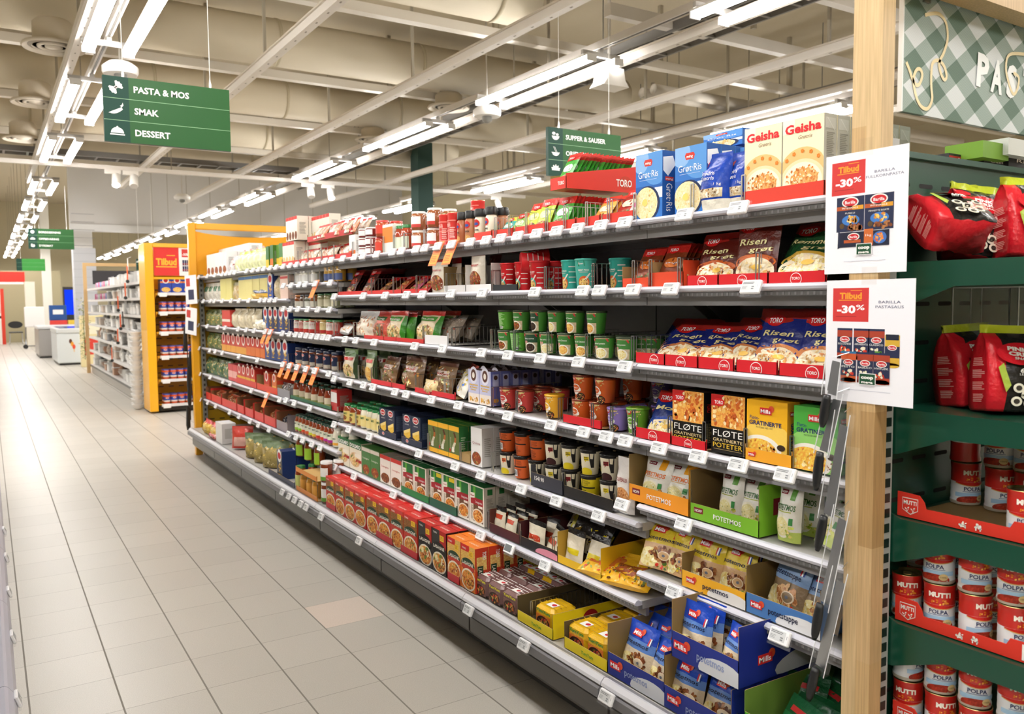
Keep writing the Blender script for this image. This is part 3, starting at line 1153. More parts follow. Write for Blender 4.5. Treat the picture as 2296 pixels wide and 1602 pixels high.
# strips hanging on the main unit's far corner (black tools on a clip strip, two paper signs)
for k, (x0, y0, x1, y1) in enumerate([(424, 618, 440, 682), (414, 690, 438, 752)]):
    p, r = at(x0, y0, 0, 1.72), at(x1, y1, 0, 1.72)
    o = MB()
    hh = abs(p.z - r.z)
    o.box(-.10, .10, 0, .002, -hh, 0, H('f3f2f4'), 'paper')
    S = Flat((-.10, 0, -hh), (1, 0, 0), (0, 0, 1))
    o.rect(S, .02, hh * .62, .09, hh * .9, H('c8443f'), 1)
    o.rect(S, .05, hh * .15, .15, hh * .5, H('3a3f5c'), 1)
    o = put('offer_sheet', o, (1.72, YE - .02, p.z), (0, R(6 if k else -2), SHELFWARD + R(20)))
    tag(o, ['white paper offer sheet taped high on the yellow end post', 'white paper offer sheet hanging askew below the other on the yellow end post'][k], 'sign')
e = empty('clip_strip', (1.76, YE - .015, 0))
e.location = (1.72, YE + .1, 0)
tag(e, 'black kitchen tools on a strip down the far side of the yellow end post', 'tool strip')
for k, z in enumerate([.25, .5, .8, 1.05, .65]):
    b = MB()
    b.lathe([(.015, 0), (.022, .05), (.018, .16), (.01, .25)], H('1b1a1c'), 'plastic', 8, x=-.04 + .02 * (k % 3), y=.02)
    b.box(-.05 + .02 * (k % 3), -.01 + .02 * (k % 3), .03, .034, .1, .22, H('d9d6d2' if k == 3 else '2a292b'), 'card')
    put('tool', b, (0, 0, z), parent=e)
b = MB()
b.box(-.03, -.02, .015, .018, .2, 1.4, H('1d1c1e'), 'plastic')
put('strip', b, parent=e)

# chest freezer
e = empty('chest_freezer', (1.46, 23.5, 0))
tag(e, 'white chest freezer with ice cream pictures on its front, beside the far shelf end', 'freezer')
b = MB()
b.bbox(0, 1.3, 0, 2.2, .05, .80, H('dde3e8'), 'gloss', .02)
S = Flat((0, 0, 0), (1, 0, 0), (0, 0, 1))
for cu, cols in ((.33, ('5d3226', 'e8a03a', 'e2553f')), (.63, ('4b2430', '4b2430', '5c3038'))):
    for i, c in enumerate(cols):
        b.ell(S, cu - .03 + .035 * i, .6 - .07 * i, .035 if cu < .5 else .045, .06, H(c), 1 + i)
    b.rect(S, cu + .03, .33, cu + .055, .42, H('e0bd92'), 1)
put('body', b, parent=e)
b = MB()
b.bbox(-.015, 1.315, -.015, 2.215, .80, .92, H('cfd2d4'), 'plastic', .02)
put('rim', b, parent=e)
b = MB()
b.box(.06, 1.24, .06, 2.14, .92, .93, H('a9aeb2'), 'glass')
put('lid', b, parent=e)
b = MB()
b.box(.04, 1.26, .04, 2.16, 0, .05, H('1a1a1a'), 'plastic')
put('plinth', b, parent=e)
e = empty('chest_freezer', (1.1, 27.0, 0))
tag(e, 'grey chest freezer furthest back, behind the white one', 'freezer')
b = MB()
b.bbox(.12, 1.3, 0, 2.2, .05, .82, H('9b9794'), 'gloss', .02)
put('body', b, parent=e)
b = MB()
b.box(.14, 1.28, .04, 2.16, 0, .05, H('1c1c1c'), 'plastic')
b.bbox(.1, 1.32, -.02, 2.2, .82, .9, H('c4c4c6'), 'plastic', .02)
put('lid', b, parent=e)
# columns and things behind
for k, (Y, x0, y0, x1, y1, c) in enumerate([(26, 160, 480, 222, 740, 'b4b4b8'), (36, 90, 520, 122, 765, 'dcd9d0'), (34, 55, 632, 84, 765, 'e6e0d2'), (12.82, 937, 385, 975, 700, '1d3a33')]):
    p, r = at(x0, y0, 1, Y), at(x1, y1, 1, Y)
    b = MB()
    z1 = {0: at(180, 556, 1, 26).z, 2: p.z}.get(k, 4.55 if k == 3 else 6.2)
    b.box(p.x, r.x, Y, Y + (r.x - p.x), 0, z1, H(c), 'matte')
    if k == 0:
        for i in range(18):
            b.box(p.x - .004, r.x + .004, Y - .004, Y + .1, .3 + i * .22, .305 + i * .22, H('8d8d92'), 'matte')
    o = struct('column', b)
    o.name = ['pillar_grey', 'pillar_white', 'pillar_cream', 'pillar_green'][k]
YK = 37.5
p, r = at(-60, 609, 1, YK), at(56, 633, 1, YK)
e = empty('kiosk', (p.x, YK, 0))
tag(e, 'red fascia kiosk at the far end of the hall', 'kiosk')
b = MB()
b.box(0, r.x - p.x, 0, .1, r.z, p.z, H('e0352b'), 'card')
put('fascia', b, parent=e)
b = MB()
b.box(0, r.x - p.x - .05, -.02, .08, r.z - .08, r.z, H('f4f2ee'), 'card')
put('light_strip', b, parent=e)
p2, r2 = at(-40, 648, 1, YK), at(14, 772, 1, YK)
b = MB()
b.box(p2.x - p.x, r2.x - p.x, -.1, 0, .0, p2.z, H('ece4e0'), 'card')
S = Flat((p2.x - p.x, -.1, 0), (1, 0, 0), (0, 0, 1))
wd = r2.x - p2.x
b.rect(S, wd - .12, 0, wd, p2.z, H('d8412f'), 1)
b.rect(S, wd * .5, 1.0, wd - .12, 1.1, H('2e2b2c'), 1)
b.rect(S, wd * .4, 1.2, wd - .14, p2.z, H('e05a50'), 1)
put('display_board', b, parent=e)
b = MB()
b.box(0, 3, 1.5, 1.6, 0, 2.9, H('a89f80'), 'matte')
put('rear_panel', b, parent=e)
p = at(37, 772, 1, 37.2)
e = empty('chair', (p.x, 37.2, 0))
tag(e, 'black chair with chrome legs in front of the far kiosk', 'chair')
b = MB()
b.ell(Flat((0, 0, 0), (1, 0, 0), (0, 0, 1)), 0, .68, .26, .17, H('1c1c1e'), 1)
b.lathe([(.01, 0), (.2, .01), (.26, .03), (.2, .05), (.01, .06)], H('1d1d1f'), 'plastic', 14, z=0)
m2 = MB()
m2.add([(x * .95, y * .12 + .2, z * .7 + .75) for x, y, z in [(math.cos(R(a)) * .26, s, math.sin(R(a)) * .2) for s in (0, 1) for a in range(0, 360, 20)]], [tuple(range(18)), tuple(range(35, 17, -1))] + [(i, 18 + i, 18 + (i + 1) % 18, (i + 1) % 18) for i in range(18)], H('1c1c1e'), 'plastic')
put('backrest', m2, parent=e)
m2 = MB()
m2.bbox(-.24, .24, -.24, .22, .44, .49, H('222224'), 'plastic', .02)
put('seat', m2, parent=e)
for sx in (-1, 1):
    for yy in (-.2, .2):
        m2 = MB()
        m2.rod((sx * .22, yy, 0), (sx * .2, yy * .8, .45), .014, H('b9b9bb'), 'metal', 8)
        put('leg', m2, parent=e)
p = at(90, 800, 1, 33)
e = empty('trolley', (1.4, 33, 0))
tag(e, 'white trolley stand with wheels beside the far columns', 'trolley')
m2 = MB()
m2.bbox(-.3, .3, -.1, .1, .75, 1.45, H('eceae8'), 'plastic', .02)
put('panel', m2, parent=e)
m2 = MB()
m2.path([(-.28, 0, .75), (-.3, 0, .1), (.3, 0, .1), (.28, 0, .75)], .02, H('8e8e90'), 'metal', 8)
put('frame', m2, parent=e)
for sx in (-.3, .3):
    m2 = MB()
    m2.lathe([(.07, -.02), (.08, -.01), (.08, .01), (.07, .02)], H('222222'), 'plastic', 12)
    put('wheel', m2, (sx, 0, .08), (R(90), 0, 0), parent=e)
p, r = at(144, 650, 1, 36.5), at(155, 706, 1, 36.5)
e = empty('advertising_screen', (p.x, 36.5, 0))
tag(e, 'tall blue lit advertising screen behind the freezer', 'screen')
m2 = MB()
m2.box(-.05, .5, .02, .15, 0, 2.2, H('1b1b1f'), 'plastic')
put('housing', m2, parent=e)
m2 = MB()
m2.box(0, .45, .0, .02, r.z, p.z, H('ffffff'), 'screen')
put('display', m2, parent=e)
q = random.Random(5)
for k in range(7):
    o = MB()
    c = ['2f6fb8', '3f86cc', '1f4f9a', 'd9463f', 'e2c14a', '2f6fb8', '27508e'][k]
    o.bbox(-.25, .25, -.15, .15, 0, .5, H(c), 'card', .01)
    o.rect(Flat((-.25, -.15, 0), (1, 0, 0), (0, 0, 1)), .1, .2, .4, .35, H('f0f0f0'), 1)
    o = put('goods_crate', o, (2.0 + (k % 3) * .52, 31 + (k // 3) * .1, .5 * (k // 3)))
    tag(o, '%s crate of goods stacked behind the freezer, %s of its pile' % (['blue', 'bright blue', 'navy', 'red', 'yellow', 'mid blue', 'dark blue'][k], ordn(k)), 'crate', 'crates behind the freezer')
# dark board by the wall
m2 = MB()
p = at(160, 735, 1, 25.8)
m2.bbox(-.2, .35, -.1, .1, .0, 1.25, H('e8d9a8'), 'card', .01)
S = Flat((-.2, -.1, 0), (1, 0, 0), (0, 0, 1))
m2.rect(S, .08, .3, .45, .7, H('d9483c'), 1)
m2.rect(S, .08, .8, .45, 1.1, H('f3ecd2'), 1)
o = put('display_stand', m2, (2.1, 22.6, 0))
tag(o, 'small yellow and red cardboard stand beside the grey clad column', 'display stand')
# ================================================================ packaged goods
WHT, INK = H('f4f2ec'), H('20242c')
FOODS = {'rice': ['f3e3bd', 'e9cf97', 'd9a55e', 'c98544', 'f8efd8'], 'pasta': ['eec26a', 'e2a544', 'f3d694', 'c9802f'], 'gratin': ['f2c04e', 'e89a35', 'f8df95', 'c9742a', 'fbeab8'],
         'lasagne': ['d98b3a', 'b9572a', 'e8b45c', '8f3f22', 'efcf86', '6e7d33'], 'noodle': ['e8c98a', 'd9ad62', 'f2deb0', '8a5a35', '5d7a34'], 'mash': ['f3e7b4', 'ecd990', 'f8f1d2', 'e3c873'],
         'meat': ['7a4427', '925533', '5d3320', 'a8703f'], 'stew': ['9a4a2a', 'b56a35', '6e3a20', 'd39a4a', '4d6a2c'], 'bread': ['c98f5a', 'a8693a', 'e0b684'], 'dark': ['3a2a20', '57402c', '6e5236', '2a2018']}


def face(w, h, y=0.0):
    return Flat((-w / 2, y, 0), (1, 0, 0), (0, 0, 1))


def nside(w, d):
    """the side that shows next to the front, on the viewer's right"""
    return Flat((w / 2, 0, 0), (0, 1, 0), (0, 0, 1))


def plate(b, S, cu, cv, ru, rv, food, n=40, seed=1, clip=None, rim=None, size=.12, m='paper', L=1):
    if rim:
        b.ell(S, cu, cv, ru * 1.12, rv * 1.12, H(rim), L, m, clip=clip)
    c = FOODS[food]
    b.ell(S, cu, cv, ru, rv, H(c[0], .55), L + .6, m, clip=clip)
    b.food(S, cu, cv, ru * .93, rv * .93, c, n, size, L + 1.2, m, seed, clip=clip)


def mills(b, S, cu, cv, k, L=3, m='paper'):
    b.ell(S, cu + k * .75, cv + k * .32, k * .42, k * .42, H('d4522e'), L, m, 14)
    b.rect(S, cu - k, cv - k * .42, cu + k * .8, cv + k * .42, H('cf2a27'), L + .3, m)
    b.text(S, 'Mills', cu - k * .12, cv, k * .5, H('ffffff'), L + 1, bold=.02, wide=k * 1.5, m=m)


def torol(b, S, cu, cv, k, L=3, m='paper', c='d8201f'):
    b.ell(S, cu, cv, k, k * .55, H(c), L, m, 18)
    b.text(S, 'TORO', cu, cv, k * .5, H('ffffff'), L + 1, wide=k * 1.5, bold=.015, m=m)


def oval(b, S, cu, cv, k, t='Barilla', L=3, m='paper'):
    b.ell(S, cu, cv, k, k * .55, H('f5f1ea'), L, m, 18)
    b.ell(S, cu, cv, k * .86, k * .42, H('c9252b'), L + .6, m, 18)
    b.text(S, t, cu, cv, k * .34, H('ffffff'), L + 1.2, wide=k * 1.25, bold=.01, m=m)


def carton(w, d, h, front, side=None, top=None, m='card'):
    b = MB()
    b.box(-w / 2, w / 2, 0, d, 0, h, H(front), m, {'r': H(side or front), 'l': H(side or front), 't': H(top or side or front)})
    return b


def K_geisha(w, d, h):
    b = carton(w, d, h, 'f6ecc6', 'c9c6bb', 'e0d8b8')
    S = face(w, h)
    clip = (0, 0, w, h)
    b.rect(S, w * .0, h * .82, w * .3, h, H('f9f3dc'), 1)
    b.ell(S, w * .5, h * .25, w * .64, h * .385, H('e3c07e'), 1, clip=clip, n=40)
    b.ell(S, w * .5, h * .2, w * .56, h * .29, H('f0dcae'), 1.6, clip=clip, n=40)
    b.ell(S, w * .5, h * .2, w * .48, h * .25, H('fdf2d6'), 2.2, clip=clip, n=40)
    b.ell(S, w * .54, h * .24, w * .34, h * .15, H('e2a860', .4), 2.6, clip=clip)
    b.food(S, w * .5, h * .22, w * .42, h * .19, ['fdf3da', 'e9b777', 'd98a3e', 'f6dcae', 'c9702c', 'd9823a'], 150, .075, 3, clip=clip)
    for i in range(7):
        t = R(25 + i * 21.7)
        u, v = w * .5 + w * .56 * math.cos(t), h * .25 + h * .335 * math.sin(t)
        if .04 * w < u < .96 * w:
            for j in range(5):
                b.ell(S, u + math.cos(j * 1.257) * w * .026, v + math.sin(j * 1.257) * w * .026, w * .02, w * .02, H('e5862a'), 3, n=8)
    b.text(S, 'Geisha', w * .5, h * .88, h * .12, H('d8232a'), 2, wide=w * .88, bold=.035)
    b.text(S, 'Grøtris', w * .55, h * .76, h * .05, H('8a6a4a'), 2, wide=w * .34, ital=.3)
    N = nside(w, d)
    b.rect(N, d * .1, h * .82, d * .9, h * .95, H('dcdad2'), 1)
    b.lines(N, d * .2, h * .3, d * .85, h * .78, 22, H('9a968c'), 1)
    b.poly(N, [(d * .2, h * .95), (d * .26, h * .95), (d * .86, h * .8), (d * .8, h * .8)], H('f2f1ec'), 2)
    return 'rice_box', 'rice box', b, []


def K_grotris(w, d, h):
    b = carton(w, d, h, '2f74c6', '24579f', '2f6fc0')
    S = face(w, h)
    clip = (0, 0, w, h)
    b.ell(S, w * .75, h * .8, w * .5, h * .3, H('5a97da'), 1, clip=clip)
    b.ell(S, w * .2, h * .9, w * .3, h * .2, H('8db7e6'), 1.3, clip=clip)
    b.rect(S, 0, h * .3, w, h * .5, H('245fae'), .8)
    b.ell(S, w * .44, h * .23, w * .47, h * .27, H('1e2f56'), 1.6, clip=clip)
    b.ell(S, w * .4, h * .23, w * .43, h * .25, H('f6e3b2', .4), 2.2, clip=clip)
    b.food(S, w * .4, h * .23, w * .38, h * .21, ['f8e9c0', 'f1d595', 'fbf2da', 'e9c272'], 60, .1, 3, clip=clip)
    b.ell(S, w * .36, h * .25, w * .1, h * .055, H('f7d774'), 4.5)
    b.rect(S, w * .72, h * .3, w, h * .46, H('dfe6ef'), .9)
    b.poly(S, [(w * .32, h * .86), (w * .36, h * .9), (w * .6, h * .9), (w * .64, h * .86), (w * .6, h * .8), (w * .36, h * .8)], H('d23a2c'), 2)
    b.text(S, 'ming', w * .48, h * .85, h * .045, H('ffffff'), 3, wide=w * .2, bold=.02)
    b.text(S, 'Grøt·Ris', w * .48, h * .68, h * .105, H('ffffff'), 3, wide=w * .74)
    b.rect(S, w * .15, h * .59, w * .8, h * .595, H('c9dcf2'), 2)
    N = nside(w, d)
    b.poly(N, [(d * .05, h * .9), (d * .75, h * .93), (d * .95, h * .8), (d * .4, h * .62), (d * .05, h * .7)], H('eef0f4'), 1)
    b.rect(N, d * .2, h * .55, d * .8, h * .61, H('d23a2c'), 1)
    b.text(N, 'ming', d * .5, h * .58, h * .035, WHT, 2, wide=d * .5)
    b.text(N, 'Grøt·Ris', d * .5, h * .3, d * .45, WHT, 2, rot=-90, wide=h * .42)
    return 'rice_box', 'rice box', b, []


def pouch(w, h, t, base, seed=0, m='film', nu=12, nv=16, crimp=.06, foot=.35, bands=None, side=None, wr=1.0, back=None, slump=0.0):
    """bands: list of (v fraction from, colour)"""
    b = MB()
    out = []
    for bk in (False, True):
        P = Pillow(w, h, t, seed + (7 if bk else 0), crimp, foot, wr, bk, slump)
        vs = [P(w * i / nu, h * j / nv) for j in range(nv + 1) for i in range(nu + 1)]
        fs, cl = [], []
        for j in range(nv):
            for i in range(nu):
                f = (j * (nu + 1) + i, j * (nu + 1) + i + 1, (j + 1) * (nu + 1) + i + 1, (j + 1) * (nu + 1) + i)
                fs.append(f[::-1] if bk else f)
                c = base
                for v, q in bands or []:
                    if (j + .5) / nv >= v:
                        c = q
                if bk and back:
                    c = back
                if side and (i < 1 or i >= nu - 1) and j < nv - 2:
                    c = side
                cl.append(H(c) if isinstance(c, str) else c)
        b.add(vs, fs, cl, m, True)
        out.append(P)
    # close the foot
    f, k = out
    n = nu
    vs = [f(w * i / n, 0) for i in range(n + 1)] + [k(w * i / n, 0) for i in range(n + 1)]
    b.add(vs, [(i + 1, i, n + 1 + i, n + 2 + i) for i in range(n)], H(base) if isinstance(base, str) else base, m)
    return b, out[0]


def K_porridge(w, d, h, body='1b2878', top='a4261f', low='f2e2c4', t1='Risen', t2='grøt', food='rice', seed=1, glow_='d98a52'):
    b, S = pouch(w, h, d, body, seed, bands=[(.9, top)])
    b.ell(S, w * .3, h * .84, w * .34, h * .055, H(top), .8, 'film')
    b.ell(S, w * .5, h * .3, w * .49, h * .12, H(glow_), .6, 'film')
    b.ell(S, w * .52, h * .17, w * .46, h * .2, H(low, .4), 1, 'film', clip=(w * .03, h * .01, w * .97, h))
    b.food(S, w * .52, h * .17, w * .42, h * .17, FOODS[food], 60, .1, 1.8, 'film', seed)
    b.ell(S, w * .6, h * .22, w * .12, h * .04, H('efc25a'), 3, 'film')
    torol(b, S, w * .27, h * .84, w * .2, 2, 'film', 'c81d1d')
    b.text(S, t1, w * .42, h * .62, h * .1, H('f0e4a6'), 2, ital=.25, wide=w * .66, bold=.015, m='film')
    b.text(S, t2, w * .64, h * .5, h * .09, H('f0e4a6'), 2, ital=.25, wide=w * .54, bold=.015, m='film')
    return 'porridge_pouch', 'food pouch', b, []


def K_grodris(w, d, h, seed=2):
    b, S = pouch(w, h, d, '1741a8', seed, bands=[(0, 'e9e4d4'), (.17, '1741a8')], foot=.75)
    b.rect(S, w * .1, h * .22, w * .85, h * .38, H('d9c8a8', .4), 1, 'film')
    b.food(S, w * .45, h * .3, w * .33, h * .07, ['f0e6d4', 'c9a06a', 'fbf6ea', '6e4a30'], 30, .12, 1.8, 'film', rect=True)
    b.poly(S, [(w * .1, h * .82), (w * .35, h * .86), (w * .3, h * .76), (w * .08, h * .74)], H('cf2a2a'), 1, 'film')
    b.text(S, 'Grødris', w * .1, h * .66, h * .07, WHT, 2, wide=w * .5, m='film', align=-1)
    b.text(S, 'Grøtris', w * .1, h * .57, h * .07, WHT, 2, wide=w * .5, m='film', align=-1)
    b.text(S, '1 kg', w * .72, h * .45, h * .05, WHT, 2, wide=w * .2, m='film')
    return 'rice_bag', 'rice bag', b, []


def K_sachet(w, d, h, body='8a3a1c', top='b3241c', disc='d99a4a', text='TORO', seed=3, food='stew', word=''):
    b, S = pouch(w, h, d, body, seed, nu=7, nv=9, bands=[(.82, top)], foot=.5)
    b.ell(S, w * .5, h * .52, w * .36, h * .13, H(disc), 1, 'film', 16)
    if word:
        b.text(S, word, w * .5, h * .52, h * .05, H('ffffff'), 2, wide=w * .55, m='film')
    b.ell(S, w * .5, h * .18, w * .4, h * .13, H(FOODS[food][0], .5), 1, 'film', 16)
    b.food(S, w * .5, h * .18, w * .36, h * .11, FOODS[food], 16, .2, 1.8, 'film', seed)
    torol(b, S, w * .38, h * .84, w * .24, 2, 'film')
    return 'food_sachet', 'food sachet', b, []


def cup_prof(r0, r1, h):
    return [(r0 * .92, 0), (r0, .003), (r1, h - .006), (r1 * 1.05, h - .005), (r1 * 1.05, h), (r1 * 1.0, h)]


def cupbody(w, h, col, m='card', top=None, n=22):
    b = MB()
    r1 = w / 2 * .95
    r0 = r1 * .8
    pr = cup_prof(r0, r1, h)
    b.lathe([(a, z) for a, z in pr[:3]], H(col), m, n, y=w / 2, cap1=False)
    l = MB()
    l.lathe([(r1 * 1.0, h - .007), (r1 * 1.06, h - .006), (r1 * 1.06, h - .001), (r1, h + .001)], H(top or col), 'film', n, y=w / 2)
    return b, Round([(r0, 0), (r1, h)], 0, w / 2), r1, l


def K_knorr(w, d, h, body='cf2027', w1='THAI RED CURRY', bowl='3fae9a', seed=1):
    b, S, r, l = cupbody(w, h, body, top=body)
    for i in range(9):
        b.rect(S, r * .75, h * (.12 + i * .09), r * 1.5, h * (.15 + i * .09), H('e9e4dc'), 1) if i % 2 else None
    b.ell(S, 0, h * .2, r * .62, h * .22, H(bowl), 1)
    b.ell(S, 0, h * .17, r * .52, h * .17, H('e2b86a', .5), 1.6)
    b.food(S, 0, h * .17, r * .46, h * .14, FOODS['noodle'], 26, .16, 2.4, seed=seed)
    for k in (0, .14):
        b.poly(S, [(r * (.05 + k), h * .3), (r * (.11 + k), h * .29), (r * (.62 + k * .6), h * .5), (r * (.58 + k * .6), h * .52)], H('f3efe6'), 3.5)
    b.poly(S, [(-r * .62, h * .93), (r * .05, h * .93), (r * .1, h * .76), (-r * .55, h * .74)], H('1c7a3a'), 1.5)
    b.text(S, 'Knorr', -r * .26, h * .845, h * .075, WHT, 3, wide=r * .5, bold=.02)
    b.text(S, w1, -r * .02, h * .62, h * .06, WHT, 2, wide=r * 1.1, bold=.02)
    b.rect(S, -r * .45, h * .54, r * .4, h * .555, H('e9c8c0'), 2)
    b.text(Flat((-w / 2 + w / 2 - r * .6, w / 2 - .01, h + .001), (1, 0, 0), (0, 1, 0)), 'Knorr', r * .6, .01, .008, WHT, 2, wide=.03)
    l.ell(Flat((0, w / 2, h + .001), (1, 0, 0), (0, 1, 0)), 0, 0, r * .7, r * .7, H(bowl), 1)
    l.ell(Flat((0, w / 2, h + .001), (1, 0, 0), (0, 1, 0)), 0, 0, r * .6, r * .6, H(body), 2)
    l.text(Flat((0, w / 2, h + .001), (1, 0, 0), (0, 1, 0)), w1, 0, 0, .008, WHT, 3, wide=r * 1.0)
    return 'noodle_cup', 'noodle cup', b, [('lid', l)]


def K_greencup(w, d, h, word='Mac & Cheese', food='pasta', back=False, dark=False, seed=1):
    b, S, r, l = cupbody(w, h, '4a9038' if not back else '5aa535', top='3d4a34')
    if back:
        b.lines(S, -r * .8, h * .12, r * .9, h * .85, 15, H('b6dc9c'), 1, seed)
        b.barcode(S, r * .1, h * .06, r * .6, h * .2, 2)
    else:
        b.rect(S, -r * 1.1, 0.002, r * 1.05, h * .48, H('c9b596', .3), 1)
        b.rect(S, -r * 1.1, h * .48, r * 1.05, h * .9, H('2c4f36' if dark else '43803a'), 1)
        b.rect(S, -r * 1.1, h * .88, r * 1.05, h * .97, H('d8c39a', .4), 1.3)
        b.rect(S, -r * .85, h * .78, -r * .5, h * .92, H('c8232c'), 2)
        b.text(S, 'coop', -r * .675, h * .84, h * .035, WHT, 3, wide=r * .26)
        b.text(S, word, -r * .05, h * .68, h * .075, WHT, 2, wide=r * 1.35, bold=.01)
        for k in (-.7, -.35):
            b.ell(S, r * k, h * .52, r * .13, h * .055, H('d98f8a'), 2, n=12)
        b.ell(S, r * .1, h * .24, r * .72, h * .25, H('f4efe4'), 1.6)
        plate(b, S, r * .1, h * .24, r * .6, h * .19, food, 30, seed, size=.16, L=2)
        b.poly(S, [(r * .68, h * .86), (r * .85, h * .9), (r * 1.0, h * .76), (r * .9, h * .74)], H('cf3a3a'), 2)
    return 'pasta_cup', 'pasta cup', b, [('lid', l)]


def K_torocup(w, d, h, body='cf5d23', seed=1, back=False):
    b, S, r, l = cupbody(w, h, body, top='7a2f1a' if body in ('cf5d23', 'c23f3a') else body)
    b.ell(S, r * .4, h * .93, r * .5, h * .09, H('e9cd8e', .5), 1)
    b.food(S, r * .5, h * .82, r * .42, h * .13, ['ead193', 'd9b468', 'f3e3b8', '7d8a3a'], 20, .16, 1.8, seed=seed)
    b.poly(S, [(-r * .75, h * .97), (r * .1, h * .97), (r * .0, h * .8), (-r * .3, h * .74), (-r * .7, h * .8)], H('c8201f'), 2)
    b.text(S, 'TORO', -r * .34, h * .865, h * .075, WHT, 3, wide=r * .6, bold=.015)
    W = H('f7f2ea')
    b.ell(S, -r * .1, h * .5, r * .55, h * .16, W, 2)
    b.ell(S, -r * .1, h * .5, r * .48, h * .12, H(body), 2.6)
    b.ell(S, -r * .1, h * .45, r * .5, h * .25, W, 1.8, a0=180, a1=360)
    b.ell(S, r * .42, h * .42, r * .16, h * .08, W, 1.9)
    b.text(S, 'Rett i', -r * .1, h * .5, h * .075, W, 3.4, wide=r * .7)
    b.text(S, 'koppen', -r * .1, h * .35, h * .08, H(body), 3.2, wide=r * .78, bold=.01)
    b.ell(S, r * .52, h * .12, r * .5, h * .17, H('2a1c16'), 2)
    b.food(S, r * .52, h * .11, r * .42, h * .13, FOODS['lasagne'], 22, .16, 2.8, seed=seed)
    b.rect(S, -r * .8, .002, r * .9, h * .05, H('ecdcc6'), 1)
    return 'soup_cup', 'soup cup', b, [('lid', l)]


def K_leecup(w, d, h, side='d9622a', var=0, seed=1):
    b, S, r, l = cupbody(w, h, 'efe6cd' if var != 1 else side, top='1d1b1a')
    K = H('1c1a19')
    b.rect(S, -r * 1.5, h * .86, r * 1.5, h * .97, K, 1)
    if var == 1:
        b.rect(S, -r * .9, h * .5, r * 1.4, h * .56, K, 1)
        b.rect(S, -r * .1, h * .56, r * .0, h * .86, K, 1)
        b.lines(S, -r * .75, h * .1, r * .75, h * .44, 7, K, 1, seed, .28)
        b.lines(S, r * .1, h * .6, r * .9, h * .82, 5, K, 1, seed, .3)
        if seed % 2:
            b.barcode(S, -r * .5, h * .1, r * .2, h * .4)
    else:
        b.poly(S, [(-r * 1.3, h * .86), (-r * .7, h * .86), (-r * .8, h * .4), (-r * 1.3, h * .4)], K, 1.3)
        b.poly(S, [(r * .75, h * .86), (r * 1.3, h * .86), (r * 1.3, h * .3), (r * .95, h * .3), (r * .78, h * .6)], K, 1.3)
        b.rect(S, r * .15, h * .58, r * .72, h * .74, H(side), 2)
        b.poly(S, [(r * .3, h * .58), (r * .45, h * .58), (r * .28, h * .5)], H(side), 2)
        b.lines(S, r * .2, h * .6, r * .68, h * .73, 2, K, 3, seed, .35)
        b.ell(S, r * .35, h * .0 + h * .1, r * .75, h * .2, H('d8c21f' if side != '8a1f22' else '3a1a1c'), 1.5, clip=(-r * 1.4, .002, r * 1.4, h))
    return 'noodle_cup', 'noodle cup', b, [('lid', l)]


def K_flote(w, d, h):
    b = carton(w, d, h, '16130f', '16130f', '2a2019')
    S = face(w, h)
    cl = (0, h * .44, w, h)
    b.rect(S, 0, h * .44, w, h, H('e9a44c', .5), 1)
    b.food(S, w * .5, h * .7, w * .5, h * .27, ['f0bf66', 'e08a34', 'f6d590', 'c9601f', 'e9a244', 'fbe6b8', 'b04f1a', 'd9762a'], 150, .13, 2, clip=cl, rect=True)
    b.poly(S, [(0, h), (w * .42, h), (w * .34, h * .96), (w * .3, h * .86), (w * .12, h * .8), (0, h * .8)], H('c51d1d'), 3.2)
    torol(b, S, w * .24, h * .87, w * .17, 4)
    b.text(S, 'FLØTE', w * .5, h * .345, h * .115, WHT, 2, wide=w * .88)
    b.text(S, 'GRATINERTE', w * .5, h * .225, h * .055, H('f0d9a0'), 2, wide=w * .88)
    b.text(S, 'POTETER', w * .5, h * .135, h * .085, H('f0c63a'), 2, wide=w * .88)
    b.rect(S, w * .08, h * .06, w * .92, h * .066, H('b8a070'), 2)
    N = nside(w, d)
    b.text(N, 'TORO', d * .5, h * .72, d * .4, H('c8201f'), 2, rot=-90, wide=h * .16, bold=.02)
    b.lines(N, d * .25, h * .1, d * .75, h * .45, 12, H('9a8a5a'), 1)
    return 'potato_box', 'potato box', b, []


def K_millsbox(w, d, h, body='f2b51f', arc='f7cf5c'):
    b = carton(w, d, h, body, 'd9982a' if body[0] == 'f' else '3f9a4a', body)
    S = face(w, h)
    cl = (0, 0, w, h)
    b.ell(S, w * .5, h * .28, w * .75, h * .36, H(arc), 1, clip=cl, n=40)
    b.ell(S, w * .36, h * .16, w * .52, h * .27, H('f7f2e6'), 2, clip=cl, n=36)
    plate(b, S, w * .33, h * .15, w * .45, h * .22, 'gratin', 70, 3, cl, size=.1, L=2.6)
    b.ell(S, w * .87, h * .27, w * .1, h * .05, H('3a2a1c'), 4, clip=cl)
    b.food(S, w * .87, h * .1, w * .1, h * .08, FOODS['meat'] + ['e9c46a'], 14, .3, 4, clip=cl)
    mills(b, S, w * .5, h * .83, w * .16)
    b.text(S, 'Fløte-', w * .2, h * .71, h * .06, H('24356e'), 2, wide=w * .24)
    b.text(S, 'GRATINERTE', w * .47, h * .63, h * .075, H('1d2c62'), 3, wide=w * .8, bold=.025)
    b.text(S, 'POTETER MED OST', w * .46, h * .555, h * .025, H('3a3a3a'), 3, wide=w * .42)
    N = nside(w, d)
    mills(b, N, d * .5, h * .82, d * .3)
    b.text(N, 'GRATINERTE', d * .5, h * .42, d * .4, H('1d2c62'), 2, rot=-90, wide=h * .5, bold=.02)
    return 'potato_box', 'potato box', b, []


